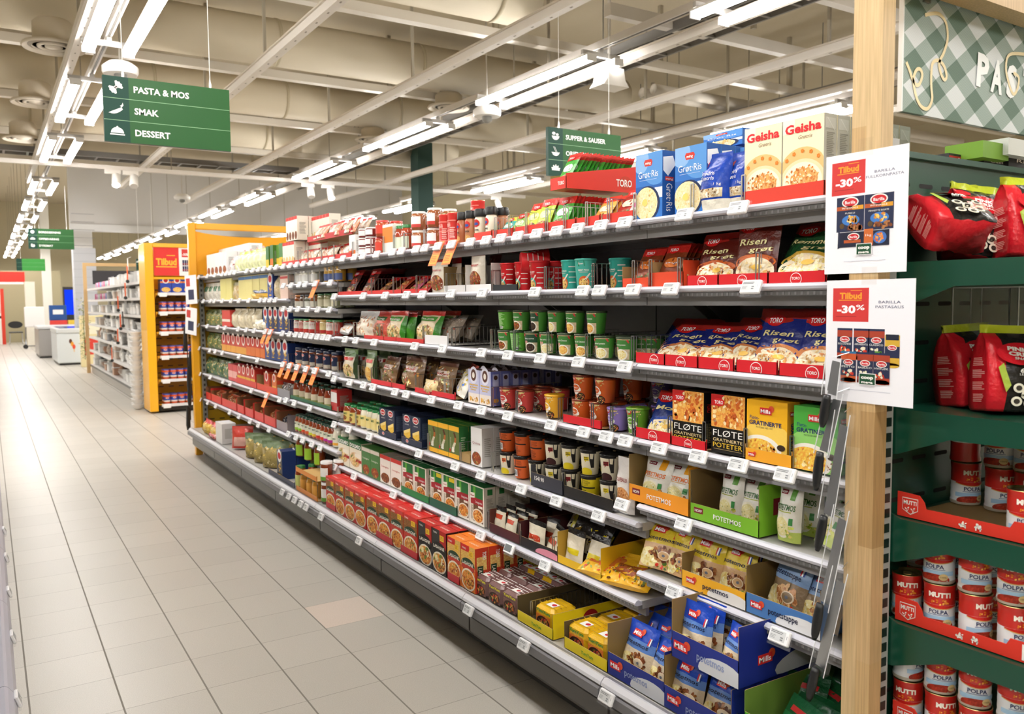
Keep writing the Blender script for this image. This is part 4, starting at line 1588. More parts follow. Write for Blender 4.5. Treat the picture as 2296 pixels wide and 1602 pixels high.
def K_hoff(w, d, h, acc='e2701f', tab='e8a01f', seed=1):
    b, S = pouch(w, h, d, 'ece9e0', seed, crimp=.1, foot=.6, bands=[(0, 'd9d2b0' if acc[0] == 'e' else 'b7c862'), (.16, 'ece9e0')])
    b.rect(S, w * .58, h * .72, w * .8, h * .97, H(tab), 1, 'film')
    b.rect(S, w * .14, h * .8, w * .42, h * .87, H('7d1f2a'), 1.5, 'film')
    b.text(S, 'HOFF', w * .28, h * .835, h * .035, WHT, 2.5, wide=w * .22, bold=.02, m='film')
    b.text(S, 'POTETMOS', w * .48, h * .6, h * .1, H(acc), 2, wide=w * .8, bold=.02, m='film')
    b.rect(S, w * .15, h * .515, w * .75, h * .53, H('a9b04a' if acc[0] != 'e' else 'e2b27a'), 2, 'film')
    b.ell(S, w * .42, h * .26, w * .36, h * .2, H('f4eed8'), 1, 'film')
    b.ell(S, w * .42, h * .26, w * .3, h * .16, H('ece2a8', .3), 1.8, 'film')
    b.food(S, w * .42, h * .26, w * .25, h * .13, ['f3ecc4', 'e6da98', '6f8a3a', 'f8f3dc'], 24, .13, 2.6, 'film', seed)
    b.rect(S, w * .72, h * .3, w * .84, h * .42, H('3f8a4a'), 2, 'film')
    b.food(S, w * .75, h * .18, w * .14, h * .1, ['8a4f24', 'a86a2e', 'c98a3f'] if acc[0] == 'e' else ['cfd86a', 'e3d27a', '9ab43a'], 8, .4, 2, 'film', seed)
    return 'mash_bag', 'mashed potato bag', b, []


def K_millsbag(w, d, h, body='d9c03a', low='c9a074', word='potetmos', food='meat', seed=1, sky=None):
    b, S = pouch(w, h, d, body, seed, crimp=.07, foot=.5, bands=[(0, low), (.52, sky or body), (.66, body)])
    b.ell(S, w * .3, h * .2, w * .3, h * .2, H('f0e2a6', .3), 1, 'film', clip=(w * .04, h * .02, w * .96, h))
    b.food(S, w * .28, h * .2, w * .25, h * .16, FOODS['mash'], 36, .2, 1.8, 'film', seed)
    b.food(S, w * .62, h * .3, w * .28, h * .13, FOODS[food], 44, .26, 2.2, 'film', seed + 1)
    b.food(S, w * .72, h * .12, w * .2, h * .09, ['7d9a3a', 'c9362a', 'e3c23a', '4d6a2a'], 16, .22, 2.4, 'film', seed + 2)
    mills(b, S, w * .42, h * .8, w * .17, 2, 'film')
    b.text(S, word, w * .47, h * .62, h * .085, H('1d2340'), 2, wide=w * .78, m='film', bold=.01)
    for i in range(3):
        b.rect(S, w * .8 + i * w * .035, h * .66, w * .83 + i * w * .035, h * .8, H(['cf3236', 'f3f3f3', '25408e'][i]), 2, 'film')
    b.ell(S, w * .7, h * .28, w * .16, h * .09, H('e9d3b4'), 3.4, 'film', 18)
    b.ell(S, w * .7, h * .28, w * .13, h * .075, H(low), 4, 'film', 18)
    b.ell(S, w * .7, h * .28, w * .05, h * .03, H('6f7480'), 4.6, 'film', 5)
    return 'mash_bag', 'mashed potato bag', b, []


def K_lasagne(w, d, h, body='c8231f', back='4a3a20', seed=1):
    b = carton(w, d, h, body, 'c23a24' if body != '1d1a18' else '3a1c18', body if body != '1d1a18' else 'b8231f')
    S = face(w, h)
    cl = (0, 0, w, h)
    if body == '1d1a18':
        b.rect(S, w * .55, h * .6, w, h, H('b3241f'), .8)
    elif body == 'e07a22':
        b.rect(S, 0, h * .5, w, h, H('e0b25c', .4), .8)
        b.rect(S, 0, h * .86, w * .6, h, H('c8231f'), 1)
    else:
        b.rect(S, 0, h * .55, w, h * .88, H('8a5a2a', .6), .8)
    b.ell(S, w * .5, h * .56, w * .48, h * .16, H('1f3a24' if body != '1d1a18' else '17120f'), 1.4, clip=cl)
    b.rect(S, w * .04, h * .46, w * .96, h * .56, H('b9382a' if body != '1d1a18' else '17120f'), 1.8)
    b.text(S, 'LASAGNE', w * .5, h * .6, h * .08, H('f6f1e2'), 3, wide=w * .78, bold=.015)
    b.ell(S, w * .52, h * .24, w * .5, h * .25, H('e9e0cc'), 2.2, clip=cl, n=30)
    plate(b, S, w * .52, h * .24, w * .44, h * .21, 'lasagne', 60, seed, cl, size=.12, L=2.8)
    if body == '1d1a18':
        b.food(S, w * .5, h * .3, w * .34, h * .12, ['f0e0a8', 'e8cf8a', 'f6ecc8', '6f8a3a'], 18, .3, 4, clip=cl)
    b.text(S, 'TORO', w * .24, h * .92, h * .04, WHT, 3, wide=w * .28, bold=.02)
    b.rect(S, w * .58, h * .77, w * .86, h * .9, H('eec22c'), 2.4)
    b.lines(S, w * .62, h * .79, w * .82, h * .88, 3, H('b8801a'), 3)
    N = nside(w, d)
    b.rect(N, d * .12, h * .5, d * .9, h * .8, H('ddb56a', .5), 1)
    b.text(N, 'TORO', d * .72, h * .82, d * .3, WHT, 2, rot=-90, wide=h * .18, bold=.02)
    b.rect(N, d * .18, h * .1, d * .62, h * .6, H('1f3a24'), 1.5)
    b.text(N, 'LASAGNE', d * .4, h * .35, d * .28, H('f3eedd'), 2.5, rot=-90, wide=h * .42)
    b.text(Flat((-w / 2, 0, h), (1, 0, 0), (0, 1, 0)), 'LASAGNE', w * .5, d * .5, d * .16, H('f3eedd'), 2, wide=w * .6)
    return 'lasagne_box', 'lasagne box', b, []


def K_knorrbox(w, d, h, word='Lasagne', seed=1, yel=False):
    b = carton(w, d, h, 'efe9dc', 'd8d2c4', '2d6a3a')
    S = face(w, h)
    cl = (w * .07, h * .03, w * .93, h * .97)
    b.rect(S, w * .07, h * .68, w * .93, h * .97, H('1f7036'), 1)
    b.rect(S, w * .26, h * .68, w * .42, h * .97, H('5fae3a'), 1.4)
    b.rect(S, w * .07, h * .5, w * .93, h * .68, H('9e2129'), 1)
    b.rect(S, w * .26, h * .06, w * .93, h * .5, H('6b4a30', .5), 1)
    b.rect(S, w * .07, h * .06, w * .26, h * .5, H('ddd4c2'), 1)
    b.lines(S, w * .09, h * .1, w * .23, h * .46, 12, H('8d8678'), 1.6)
    b.poly(S, [(w * .07, h * .78), (w * .36, h * .8), (w * .36, h * .67), (w * .07, h * .64)], H('f3efe4'), 2)
    b.text(S, 'Knorr', w * .21, h * .725, h * .045, H('b52a24'), 3, wide=w * .24, bold=.02)
    b.text(S, word, w * .65, h * .585, h * .065, WHT, 2.4, wide=w * .46)
    b.rect(S, w * .6, h * .44, w * .9, h * .5, H('f0e8dc'), 2)
    b.ell(S, w * .58, h * .22, w * .4, h * .19, H('efe2cc'), 2, clip=cl)
    plate(b, S, w * .58, h * .22, w * .34, h * .155, 'lasagne', 40, seed, cl, size=.14, L=2.8)
    if yel:
        b.rect(S, w * .52, h * .84, w * .93, h * .95, H('d9c224'), 3)
    N = nside(w, d)
    b.rect(N, d * .3, h * .8, d * .75, h * .95, H('2a7a3c'), 1)
    b.lines(N, d * .2, h * .3, d * .85, h * .72, 14, H('a59e90'), 1)
    return 'lasagne_box', 'lasagne box', b, []


def K_dolmiobox(w, d, h):
    b = carton(w, d, h, 'efe6cf', 'd8ceb4', '2a6a36')
    S = face(w, h)
    cl = (0, 0, w, h)
    b.rect(S, 0, h * .76, w, h, H('1f6a33'), 1)
    b.text(S, 'DOLMIO', w * .5, h * .86, h * .14, WHT, 2, wide=w * .9, bold=.04)
    b.ell(S, w * .45, h * .36, w * .44, h * .26, H('dcb98c', .4), 1, clip=cl)
    plate(b, S, w * .42, h * .34, w * .36, h * .2, 'noodle', 34, 3, cl, size=.16, L=1.6)
    b.rect(S, w * .55, h * .3, w, h * .4, H('a8231f'), 3)
    b.rect(S, w * .45, h * .45, w * .95, h * .6, H('f3ecd8'), 2.6)
    return 'lasagne_box', 'lasagne box', b, []


def K_plainbox(w, d, h, body='f0eee8', top=None, band='b03030', bv=(.0, .0), word='', ink='3a3a3a', food=None, side=None, logo=None, m='card', wv=.6):
    b = carton(w, d, h, body, side or body, top or body, m)
    S = face(w, h)
    cl = (0, 0, w, h)
    if bv[1] > bv[0]:
        b.rect(S, 0, h * bv[0], w, h * bv[1], H(band), 1)
    if food:
        plate(b, S, w * .5, h * .2, w * .4, h * .17, food, 28, 2, cl, size=.16, L=1.5)
    if word:
        b.text(S, word, w * .5, h * wv, h * .07, H(ink), 2, wide=w * .7)
    if logo == 'oval':
        oval(b, S, w * .5, h * .84, w * .36)
    elif logo:
        b.ell(S, w * .5, h * .84, w * .3, w * .3, H(logo), 2, n=16)
        b.ell(S, w * .5, h * .84, w * .2, w * .2, H('b8282c'), 3, n=14)
    N = nside(w, d)
    b.lines(N, d * .2, h * .25, d * .8, h * .75, 10, H('9a978f'), 1)
    return 'food_box', 'food box', b, []


def K_barlas(w, d, h):
    b = carton(w, d, h, '1c2746', '232c44', '1a2238')
    S = face(w, h)
    oval(b, S, w * .5, h * .86, w * .34)
    b.text(S, 'LASAGNE', w * .5, h * .66, h * .035, WHT, 2, wide=w * .45)
    b.poly(S, [(w * .12, h * .4), (w * .88, h * .55), (w * .9, h * .25), (w * .6, h * .16), (w * .14, h * .26)], H('eec24e', .3), 2)
    b.poly(S, [(w * .12, h * .4), (w * .88, h * .55), (w * .8, h * .42), (w * .2, h * .33)], H('f4d888'), 2.6)
    b.rect(S, w * .28, h * .05, w * .72, h * .12, H('d9cfae'), 2)
    N = nside(w, d)
    b.lines(N, d * .15, h * .25, d * .85, h * .8, 16, H('5d6880'), 1)
    return 'lasagne_box', 'lasagne box', b, []


def K_slimblue(w, d, h, body='24407e'):
    b = carton(w, d, h, body, '1c3266', '1c3060')
    S = face(w, h)
    b.ell(S, w * .5, h * .82, w * .38, w * .38, WHT, 1, n=18)
    b.ell(S, w * .5, h * .82, w * .3, w * .2, H('c22a34'), 2, n=18)
    b.food(S, w * .5, h * .42, w * .2, h * .12, ['eec24e', 'd9a03a', 'f3d98e'], 8, .5, 2)
    b.rect(S, w * .3, h * .12, w * .7, h * .18, H('d9b24a'), 2)
    return 'pasta_box', 'pasta box', b, []


def K_olive(w, d, h):
    b = carton(w, d, h, '5f6d34', '2c6a35', '3a7a34')
    S = face(w, h)
    b.rect(S, 0, h * .84, w, h, H('eeb12c'), 1)
    b.rect(S, 0, 0, w, h * .14, H('eeb12c'), 1)
    for i in range(12):
        t = i / 11
        b.ell(S, w * (.55 + .12 * math.sin(t * 5)), h * (.78 - .56 * t), w * .13 * (.6 + t * .5), h * .035, H(['5d2f1a', 'b86a30', 'd9cdb0', 'efe9d8'][min(3, i // 3)]), 2, n=10)
    b.text(S, 'Hvitløksbrød', w * .2, h * .45, w * .09, H('dfe0c8'), 2, rot=90, wide=h * .36)
    b.rect(S, w * .08, h * .18, w * .2, h * .28, H('c22a2a'), 2)
    N = nside(w, d)
    b.lines(N, d * .2, h * .3, d * .7, h * .7, 6, H('a9c49c'), 1)
    return 'food_box', 'food box', b, []


def K_macbox(w, d, h):
    b = carton(w, d, h, 'c6c6e2', '6d74b8', '6e4a44')
    S = face(w, h)
    b.rect(S, 0, 0, w, h * .3, H('efe3d8'), .8)
    b.ell(S, w * .5, h * .84, w * .36, w * .4, H('e4e2f0'), 1)
    b.ell(S, w * .5, h * .84, w * .24, w * .27, H('5d3a2e'), 2)
    b.ell(S, w * .5, h * .84, w * .12, w * .14, H('efe6da'), 3)
    b.text(S, 'Macaroni', w * .5, h * .56, h * .05, H('e8b81f'), 2, wide=w * .75, bold=.04)
    b.text(S, '& Cheese', w * .5, h * .48, h * .05, H('e8b81f'), 2, wide=w * .7, bold=.04)
    b.text(S, 'Dinner', w * .5, h * .41, h * .04, H('e8b81f'), 2, wide=w * .5, bold=.04)
    b.food(S, w * .5, h * .1, w * .42, h * .09, FOODS['pasta'], 26, .2, 2, clip=(0, 0, w, h))
    N = nside(w, d)
    b.rect(N, d * .2, h * .55, d * .8, h * .92, H('b9bce0'), 1)
    b.ell(N, d * .5, h * .82, d * .2, d * .2, H('4a2f2a'), 2)
    b.ell(N, d * .5, h * .15, d * .3, h * .06, H('d9a44a', .5), 2)
    return 'macaroni_box', 'macaroni box', b, []


def jar(w, h, fill, lid, neck=.72, shoulder=.2, lidh=.12, n=18, lidr=None, waist=0):
    r = w / 2 * .96
    rn = r * neck
    zl = h * (1 - lidh)
    b = MB()
    pr = [(r * .9, 0), (r, h * .03), (r * (1 - waist), h * .35), (r, h * (1 - lidh - shoulder)), (rn * 1.04, zl - h * .02), (rn, zl)]
    b.lathe(pr, H(fill), 'glass', n, y=w / 2)
    l = MB()
    k = lidr or rn * 1.06
    l.lathe([(k, zl), (k, h - .003), (k * .94, h)], H(lid), 'gloss', n, y=w / 2)
    return b, Round(pr, 0, w / 2), r, l


def K_jar(w, d, h, fill='8a3a20', lid='1e5a34', lab='e9dfc4', v=(.12, .58), neck=.72, shoulder=.2, word='', ink='2a5a2a', lidh=.12, food=None, band=None, wordv=.78, seed=1, logo=None, waist=0):
    b, S, r, l = jar(w, h, fill, lid, neck, shoulder, lidh, waist=waist)
    if lab:
        b.rect(S, -r * 1.3, h * v[0], r * 1.3, h * v[1], H(lab), 1, 'card')
        hh = h * (v[1] - v[0])
        if band:
            b.rect(S, -r * 1.3, h * v[0], r * 1.3, h * v[0] + hh * .3, H(band), 1.5, 'card')
        if word:
            b.text(S, word, 0, h * v[0] + hh * wordv, hh * .2, H(ink), 2.4, wide=r * 1.3, bold=.03, m='card')
        if logo:
            oval(b, S, 0, h * v[0] + hh * .8, r * .5, L=2.4, m='card')
        if food:
            b.ell(S, 0, h * v[0] + hh * .35, r * .55, hh * .24, H(FOODS[food][0], .4), 2, 'card', 16)
            b.food(S, 0, h * v[0] + hh * .35, r * .5, hh * .2, FOODS[food], 12, .25, 3, 'card', seed)
    return 'sauce_jar', 'jar', b, [('lid', l)]


def K_shaker(w, d, h, body='e9dcc6', cap='1c1b1c'):
    r = w / 2 * .95
    b = MB()
    pr = [(r * .92, 0), (r, .005), (r, h * .68), (r * .8, h * .76)]
    b.lathe(pr, H(body), 'gloss', 18, y=w / 2)
    S = Round([(r, 0), (r, h)], 0, w / 2)
    b.ell(S, 0, h * .55, r * .75, h * .12, H('c22f2c'), 1)
    b.ell(S, 0, h * .53, r * .5, h * .045, H('2f4f9a'), 2)
    b.text(S, 'PEPPER', 0, h * .34, h * .06, H('2a2420'), 2, wide=r * 1.2, bold=.02)
    b.ell(S, 0, h * .14, r * .7, h * .1, H('c99a5c', .5), 1)
    l = MB()
    l.lathe([(r * .98, h * .76), (r * 1.0, h * .78), (r * .98, h * .97), (r * .9, h)], H(cap), 'plastic', 18, y=w / 2)
    return 'spice_shaker', 'spice shaker', b, [('cap', l)]


def K_can(w, d, h, kind='mutti', seed=1):
    r = w / 2 * .97
    b = MB()
    pr = [(r * .97, 0), (r, .003), (r, .008), (r * .97, .012), (r * .97, h - .012), (r, h - .008), (r, h - .002), (r * .94, h)]
    cols = None
    if kind == 'mutti':
        n = 24
        zz = [(r * .97, 0), (r, .003), (r, .009), (r * .97, .012)]
        for i in range(10):
            z = .016 + (h - .032) * i / 9
            zz.append((r * (.97 if i % 2 else .955), z))
        zz += [(r * .97, h - .012), (r, h - .009), (r, h - .002)]
        pl = []
        for rr, z in zz:
            f = z / h
            c = H('b8b0a0') if f < .06 or f > .93 else (H('eef1f4') if f < .52 else H('c8261f'))
            pl.append((rr, z, c))
        b.lathe(pl, H('d9c48a'), 'gloss', n, y=w / 2, cap0=True, cap1=False)
        S = Round([(r * .97, 0), (r * .97, h)], 0, w / 2)
        pts = [(-r * 1.2 + r * 2.4 * i / 12, h * (.52 - .06 * math.sin(math.pi * i / 12))) for i in range(13)]
        for p, qq in zip(pts, pts[1:]):
            b.poly(S, [(p[0], h * .53), p, qq, (qq[0], h * .53)][::-1] if False else [p, qq, (qq[0], h * .54), (p[0], h * .54)], H('c8261f'), 1, 'card')
            b.poly(S, [(p[0], p[1] - h * .015), (qq[0], qq[1] - h * .015), qq, p], H('d9b45a'), 1.5, 'card')
        b.text(S, 'MUTTI', 0, h * .78, h * .12, H('fbf7ea'), 2, wide=r * 1.35, bold=.05, m='card')
        b.food(S, 0, h * .61, r * .55, h * .05, ['e8922c', 'f0b04a', 'd9701f'], 12, .16, 2, 'card', seed)
        b.text(S, 'POLPA', -r * .05, h * .39, h * .095, H('23315f'), 2, wide=r * 1.15, bold=.02, m='card')
        b.rect(S, -r * .7, h * .31, r * .6, h * .325, H('7d93b8'), 2, 'card')
        b.rect(S, -r * 1.2, h * .19, r * 1.2, h * .29, H('a9cdea'), 1.2, 'card')
        b.ell(S, -r * .1, h * .1, r * 1.0, h * .12, H('a8321f', .5), 2, 'card', clip=(-r * 1.2, h * .06, r * 1.2, h))
        b.ell(S, r * .5, h * .16, r * .28, h * .075, H('d9c08a'), 3, 'card')
        b.text(S, '100%', r * .5, h * .16, h * .035, H('6a4f24'), 4, wide=r * .36, m='card')
        l = MB()
        l.lathe([(r * 1.0, h - .003), (r * .99, h), (r * .93, h - .001), (r * .91, h - .005), (r * .6, h - .005), (r * .58, h - .004), (r * .3, h - .004), (r * .01, h - .004)], H('d6bf84'), 'tin', n, y=w / 2, cap0=False, cap1=False)
        t = MB()
        t.bbox(-.009, .009, w * .28, w * .55, h - .004, h - .002, H('e2cf98'), 'tin', .002)
        return 'tomato_can', 'food can', b, [('lid', l), ('pull_tab', t)]
    b.lathe([(a, z, H('d2302b')) for a, z in pr], H('d2302b'), 'gloss', 20, y=w / 2)
    S = Round([(r, 0), (r, h)], 0, w / 2)
    for i in range(3):
        b.rect(S, -r * 1.2, h * (.12 + .3 * i), r * 1.2, h * (.16 + .3 * i), H('e9857a'), 1, 'card')
    b.text(S, 'chili', 0, h * .62, h * .14, H('f3dcd0'), 2, wide=r * .9, m='card')
    b.lines(S, r * .3, h * .2, r * 1.1, h * .55, 6, H('f0b8ae'), 1)
    l = MB()
    l.lathe([(r, h - .002), (r * .98, h + .001), (r * .9, h - .003)], H('c9b98a'), 'tin', 20, y=w / 2)
    return 'red_tin', 'tin', b, [('lid', l)]


def K_bag(w, d, h, body='d8cfae', top=None, blobs=None, lab=None, seed=1, crimp=.08, foot=.55, tv=.8, word='', ink='2a2a2a', fv=(.0, .0), food=None, wr=1.4, m='film', lv=(.35, .75), sd=None):
    b, S = pouch(w, h, d, body, seed, m, 9, 12, crimp, foot, bands=[(tv, top)] if top else None, wr=wr, side=sd)
    if blobs:
        b.food(S, w * .5, h * .42, w * .42, h * .36, blobs, 60, .09, 1, m, seed, rect=True)
    if lab:
        b.rect(S, w * .16, h * lv[0], w * .84, h * lv[1], H(lab), 1.4, m)
    if food:
        b.ell(S, w * .5, h * .26, w * .4, h * .22, H(FOODS[food][0], .5), 1.2, m, 16)
        b.food(S, w * .5, h * .26, w * .36, h * .19, FOODS[food], 40, .12, 2, m, seed)
    if word:
        b.text(S, word, w * .5, h * ((lv[0] + lv[1]) / 2), h * .07, H(ink), 3, wide=w * .6, m=m, bold=.02)
    return 'food_bag', 'food bag', b, []


def K_yum(w, d, h, body='e2b21f', seed=1):
    """a shrink wrapped pack of five sachets"""
    b = MB()
    k = 5
    b.bbox(-w / 2, w / 2, 0, d, 0, h, H(body), 'film', .012)
    S = face(w, h, -.0005)
    b.text(S, 'YumYum', w * .5, h * .8, h * .15, H('3f8a2a' if body[0] == 'e' else 'd8c832'), 3, wide=w * .8, bold=.04, ital=.2)
    b.rect(S, w * .1, h * .06, w * .9, h * .62, H('d97a2c' if body[0] == 'e' else '7d5a50', .4), 1)
    b.ell(S, w * .5, h * .3, w * .36, h * .27, H('3a1f16'), 1.6, clip=(w * .05, h * .03, w * .95, h))
    b.food(S, w * .5, h * .28, w * .3, h * .2, FOODS['stew'] + ['c9483a'], 26, .2, 2.6, seed=seed)
    T = Flat((-w / 2, 0, h + .0005), (1, 0, 0), (0, 1, 0))
    for i in range(1, k):
        b.rect(T, w * .04, d * i / k - .002, w * .96, d * i / k + .002, H('b8901a' if body[0] == 'e' else 'e9e2e0'), 1)
    b.rect(T, w * .35, d * .2, w * .75, d * .5, WHT, 2)
    b.ell(T, w * .62, d * .36, w * .1, d * .08, H('c8323a'), 3, n=14)
    N = nside(w, d)
    b.lines(N, d * .1, h * .2, d * .9, h * .7, 5, H('b98a2a'), 1)
    return 'noodle_multipack', 'noodle pack', b, []


def tray(w, d, h, fh, col, word='', logo=None, inner='a8875a', hs=None, ink='f4f2ec', wv=.5, cut=True, wf=.5, out2=None, sw=None, L2=None, sidew=None, wc=.5):
    """open display carton: low front fh, side walls rising to h at the back"""
    b = MB()
    t = .002
    O, I = H(col), H(inner)
    hs = hs or h
    def wall(p, q, z0, z1p, z1q, n):
        vs = [(p[0], p[1], z0), (q[0], q[1], z0), (q[0], q[1], z1q), (p[0], p[1], z1p)]
        vi = [(x + n[0] * t, y + n[1] * t, z) for x, y, z in vs]
        b.add(vs + vi, [(0, 1, 2, 3), (7, 6, 5, 4), (3, 2, 6, 7), (0, 3, 7, 4), (2, 1, 5, 6)], [O, I, H('b89a6a'), I, I], 'card')
    wall((-w / 2, 0), (w / 2, 0), 0, fh, fh, (0, 1))
    low = h <= .06
    e = .005 if low else d
    wall((w / 2, 0), (w / 2, e), 0, max(fh, hs), max(fh, hs) if low else h, (-1, 0))
    if not low:
        wall((w / 2, d), (-w / 2, d), 0, h, h, (0, -1))
    wall((-w / 2, e), (-w / 2, 0), 0, max(fh, hs) if low else h, max(fh, hs), (1, 0))
    b.box(-w / 2 + t, w / 2 - t, t, d - t, .0001, .0008, I, 'paper')
    S = face(w, fh)
    if L2:
        b.ell(S, w * .78, fh * .1, w * .36, fh * .6, H(L2), 1, clip=(0, 0, w, fh))
    if logo == 'mills':
        mills(b, S, w * .16, fh * .52, fh * .4)
    elif logo == 'toro':
        b.ell(S, w * wc, fh * .32, fh * .62, fh * .58, WHT, 1, clip=(0, 0, w, fh))
        b.ell(S, w * wc, fh * .32, fh * .56, fh * .52, O, 1.6, clip=(0, 0, w, fh))
        b.text(S, 'TORO', w * wc, fh * .4, fh * .26, WHT, 3, wide=fh * .9, bold=.02)
    elif logo == 'hoff':
        b.rect(S, w * .06, fh * .42, w * .2, fh * .78, H('7d1f2a'), 1)
        b.text(S, 'HOFF', w * .13, fh * .6, fh * .18, WHT, 2, wide=w * .11, bold=.02)
    elif logo == 'oval':
        oval(b, S, w * .3, fh * .5, fh * .5)
    if word:
        b.text(S, word, w * wf, fh * wv, fh * .32, H(ink), 3, wide=w * (sw or .4), bold=.015)
    if sidew:
        N = nside(w, d)
        if sidew == 'mills':
            b.ell(N, d * .7, h * .1, d * .4, h * .3, H('c9ccd4'), 1, clip=(0, 0, d, h))
            mills(b, N, d * .22, h * .38, h * .2)
            b.text(N, 'potetmos', d * .68, h * .5, h * .16, H('14225a'), 3, wide=d * .46, bold=.02)
        elif sidew == 'hoff':
            b.rect(N, d * .15, h * .4, d * .6, h * .75, H('7d1f2a'), 1)
            b.text(N, 'HOFF', d * .38, h * .57, h * .2, WHT, 2, wide=d * .36, bold=.02)
        elif sidew == 'torobig':
            b.ell(N, d * .8, h * .35, h * .3, h * .25, H('c9402c'), 1)
            b.text(N, 'TORO', d * .78, h * .35, h * .28, WHT, 2, wide=h * .75, bold=.02)
        elif sidew == 'yum':
            b.ell(N, d * .35, h * .5, h * .42, h * .4, H('a8202c'), 1)
            b.text(N, 'NYHET!', d * .35, h * .6, h * .13, WHT, 2, wide=h * .5)
            b.text(N, 'Med Risolje', d * .35, h * .4, h * .13, WHT, 2, wide=h * .7)
    return b


KINDS = {k[2:]: v for k, v in list(globals().items()) if k.startswith('K_')}
_mesh = {}


def kind(kd, w, d, h, **o):
    key = (kd, round(w, 3), round(d, 3), round(h, 3), tuple(sorted((a, str(b)) for a, b in o.items())))
    if key not in _mesh:
        nm, cat, b, parts = KINDS[kd](w, d, h, **o)
        _mesh[key] = (nm, cat, b.build(nm), [(pn, pb.build(pn)) for pn, pb in parts])
    return _mesh[key]


def place(kd, loc, w, d, h, label, group=None, rot=(0, 0, SHELFWARD), **o):
    nm, cat, me, parts = kind(kd, w, d, h, **o)
    r = put(nm, me, loc, rot)
    tag(r, label, cat, group)
    for pn, pm in parts:
        put(pn, pm, parent=r)
    return r


_q = random.Random(77)


DIA = {'knorr': .084, 'greencup': .079, 'torocup': .082, 'leecup': .079, 'jar': .08, 'shaker': .05, 'can': .073}
LONG = []


def fit(desc, sfx):
    lab = ', '.join([desc] + sfx)
    if len(lab.split()) > 16:
        LONG.append((len(lab.split()), desc))
    return lab


def run(kd, z, x0, x1, n, h, desc, X=1.845, rows=1, d=None, tilt=0, dy=None, jit=.0, turn=0, fill=.97, skip=(), layers=1, vary=None, step=None, dz=0, dia=None, **o):
    """n things side by side between pixel columns x0 and x1 of the shelf front, rows deep, layers high"""
    if isinstance(fill, str):
        o['fill'] = fill
        fill = .97
    Y0, Y1 = Yat(x0, z + h * .4, X), Yat(x1, z + h * .4, X)
    pw = (Y0 - Y1) / n
    w = pw * fill
    if kd in DIA:
        w = min(pw * .97, DIA[kd] if dia is None else dia)
    round_kind = kd in ('knorr', 'greencup', 'torocup', 'leecup', 'jar', 'shaker', 'can')
    d_ = w if round_kind else (d or w * .4)
    st = step or (d_ * 1.04 / math.cos(R(min(60, abs(tilt)))))
    for L in range(layers):
        for r in range(rows):
            for i in range(n):
                if (L, r, i) in skip:
                    continue
                oo = dict(o)
                if vary:
                    oo.update(vary[(i + r * 2 + L * 3) % len(vary)] if not callable(vary) else vary(i, r, L))
                y = Y0 - pw * (i + .5)
                lab = desc
                sfx = []
                if layers > 1:
                    sfx.append(['lower layer', 'upper layer'][L] if layers == 2 else ['bottom layer', 'middle layer', 'top layer'][L])
                if n > 1:
                    sfx.append(ordn(i) + ' from left')
                if rows > 1:
                    sfx.append('front' if r == 0 else ordn(r) + ' row')
                lab = fit(desc, sfx)
                loc = (X + r * st + _q.uniform(0, jit), y, z + .001 + L * (h + .001) + dz + d_ * math.sin(R(max(0, tilt))))
                place(kd, loc, w, d_, h, lab, desc if n * rows * layers > 1 else None, (R(-tilt), 0, SHELFWARD + R(turn + _q.uniform(-1, 1) * (12 if round_kind else (.5 if kd not in ('bag', 'hoff', 'millsbag') else 2.5)))), **oo)
    return Y0, Y1, w


def tray_at(z, x0, x1, d, h, fh, col, label, X=1.84, name='display_carton', dz=0, **k):
    Y0, Y1 = Yat(x0, z + fh * .5, X), Yat(x1, z + fh * .5, X)
    o = put(name, tray(Y0 - Y1 - .002, d, h, fh, col, **k), (X, (Y0 + Y1) / 2, z + .0005 + dz), (0, 0, SHELFWARD))
    tag(o, label, 'carton')
    return Y0, Y1
# ================================================================ goods on the long shelf, top shelf first
T = 1.801
# -- near bays, top
run('geisha', T, 1668, 1848, 2, .214, 'cream rice box with red lettering, top shelf', rows=7, d=.052, step=.0545)
tray_at(T, 1666, 1849, .4, .035, .04, 'd8402f', 'red display carton holding the cream rice boxes on the top shelf', X=1.838, inner='b98a5a', hs=.04)
run('grotris', T, 1425, 1486, 1, .212, 'blue rice box nearest the red sachets on the top shelf', rows=3, d=.06)
run('grotris', T, 1513, 1585, 1, .205, 'blue rice box behind the blue rice bags on the top shelf', rows=3, d=.06)
run('grotris', T, 1575, 1665, 1, .05, 'blue rice box lying on top of the others at the back of the top shelf', X=2.0, d=.2, dz=.215)
run('grotris', T, 1590, 1668, 1, .2, 'blue rice box standing behind the blue rice bags', X=1.99, d=.06, rows=2)
run('grodris', T, 1560, 1625, 1, .17, 'crumpled blue rice bag with clear foot on the top shelf, beside the blue box', d=.07, X=1.835, turn=8)
run('grodris', T, 1618, 1672, 1, .168, 'crumpled blue rice bag on the top shelf touching the cream rice boxes', d=.07, X=1.865, seed=5, turn=-5)


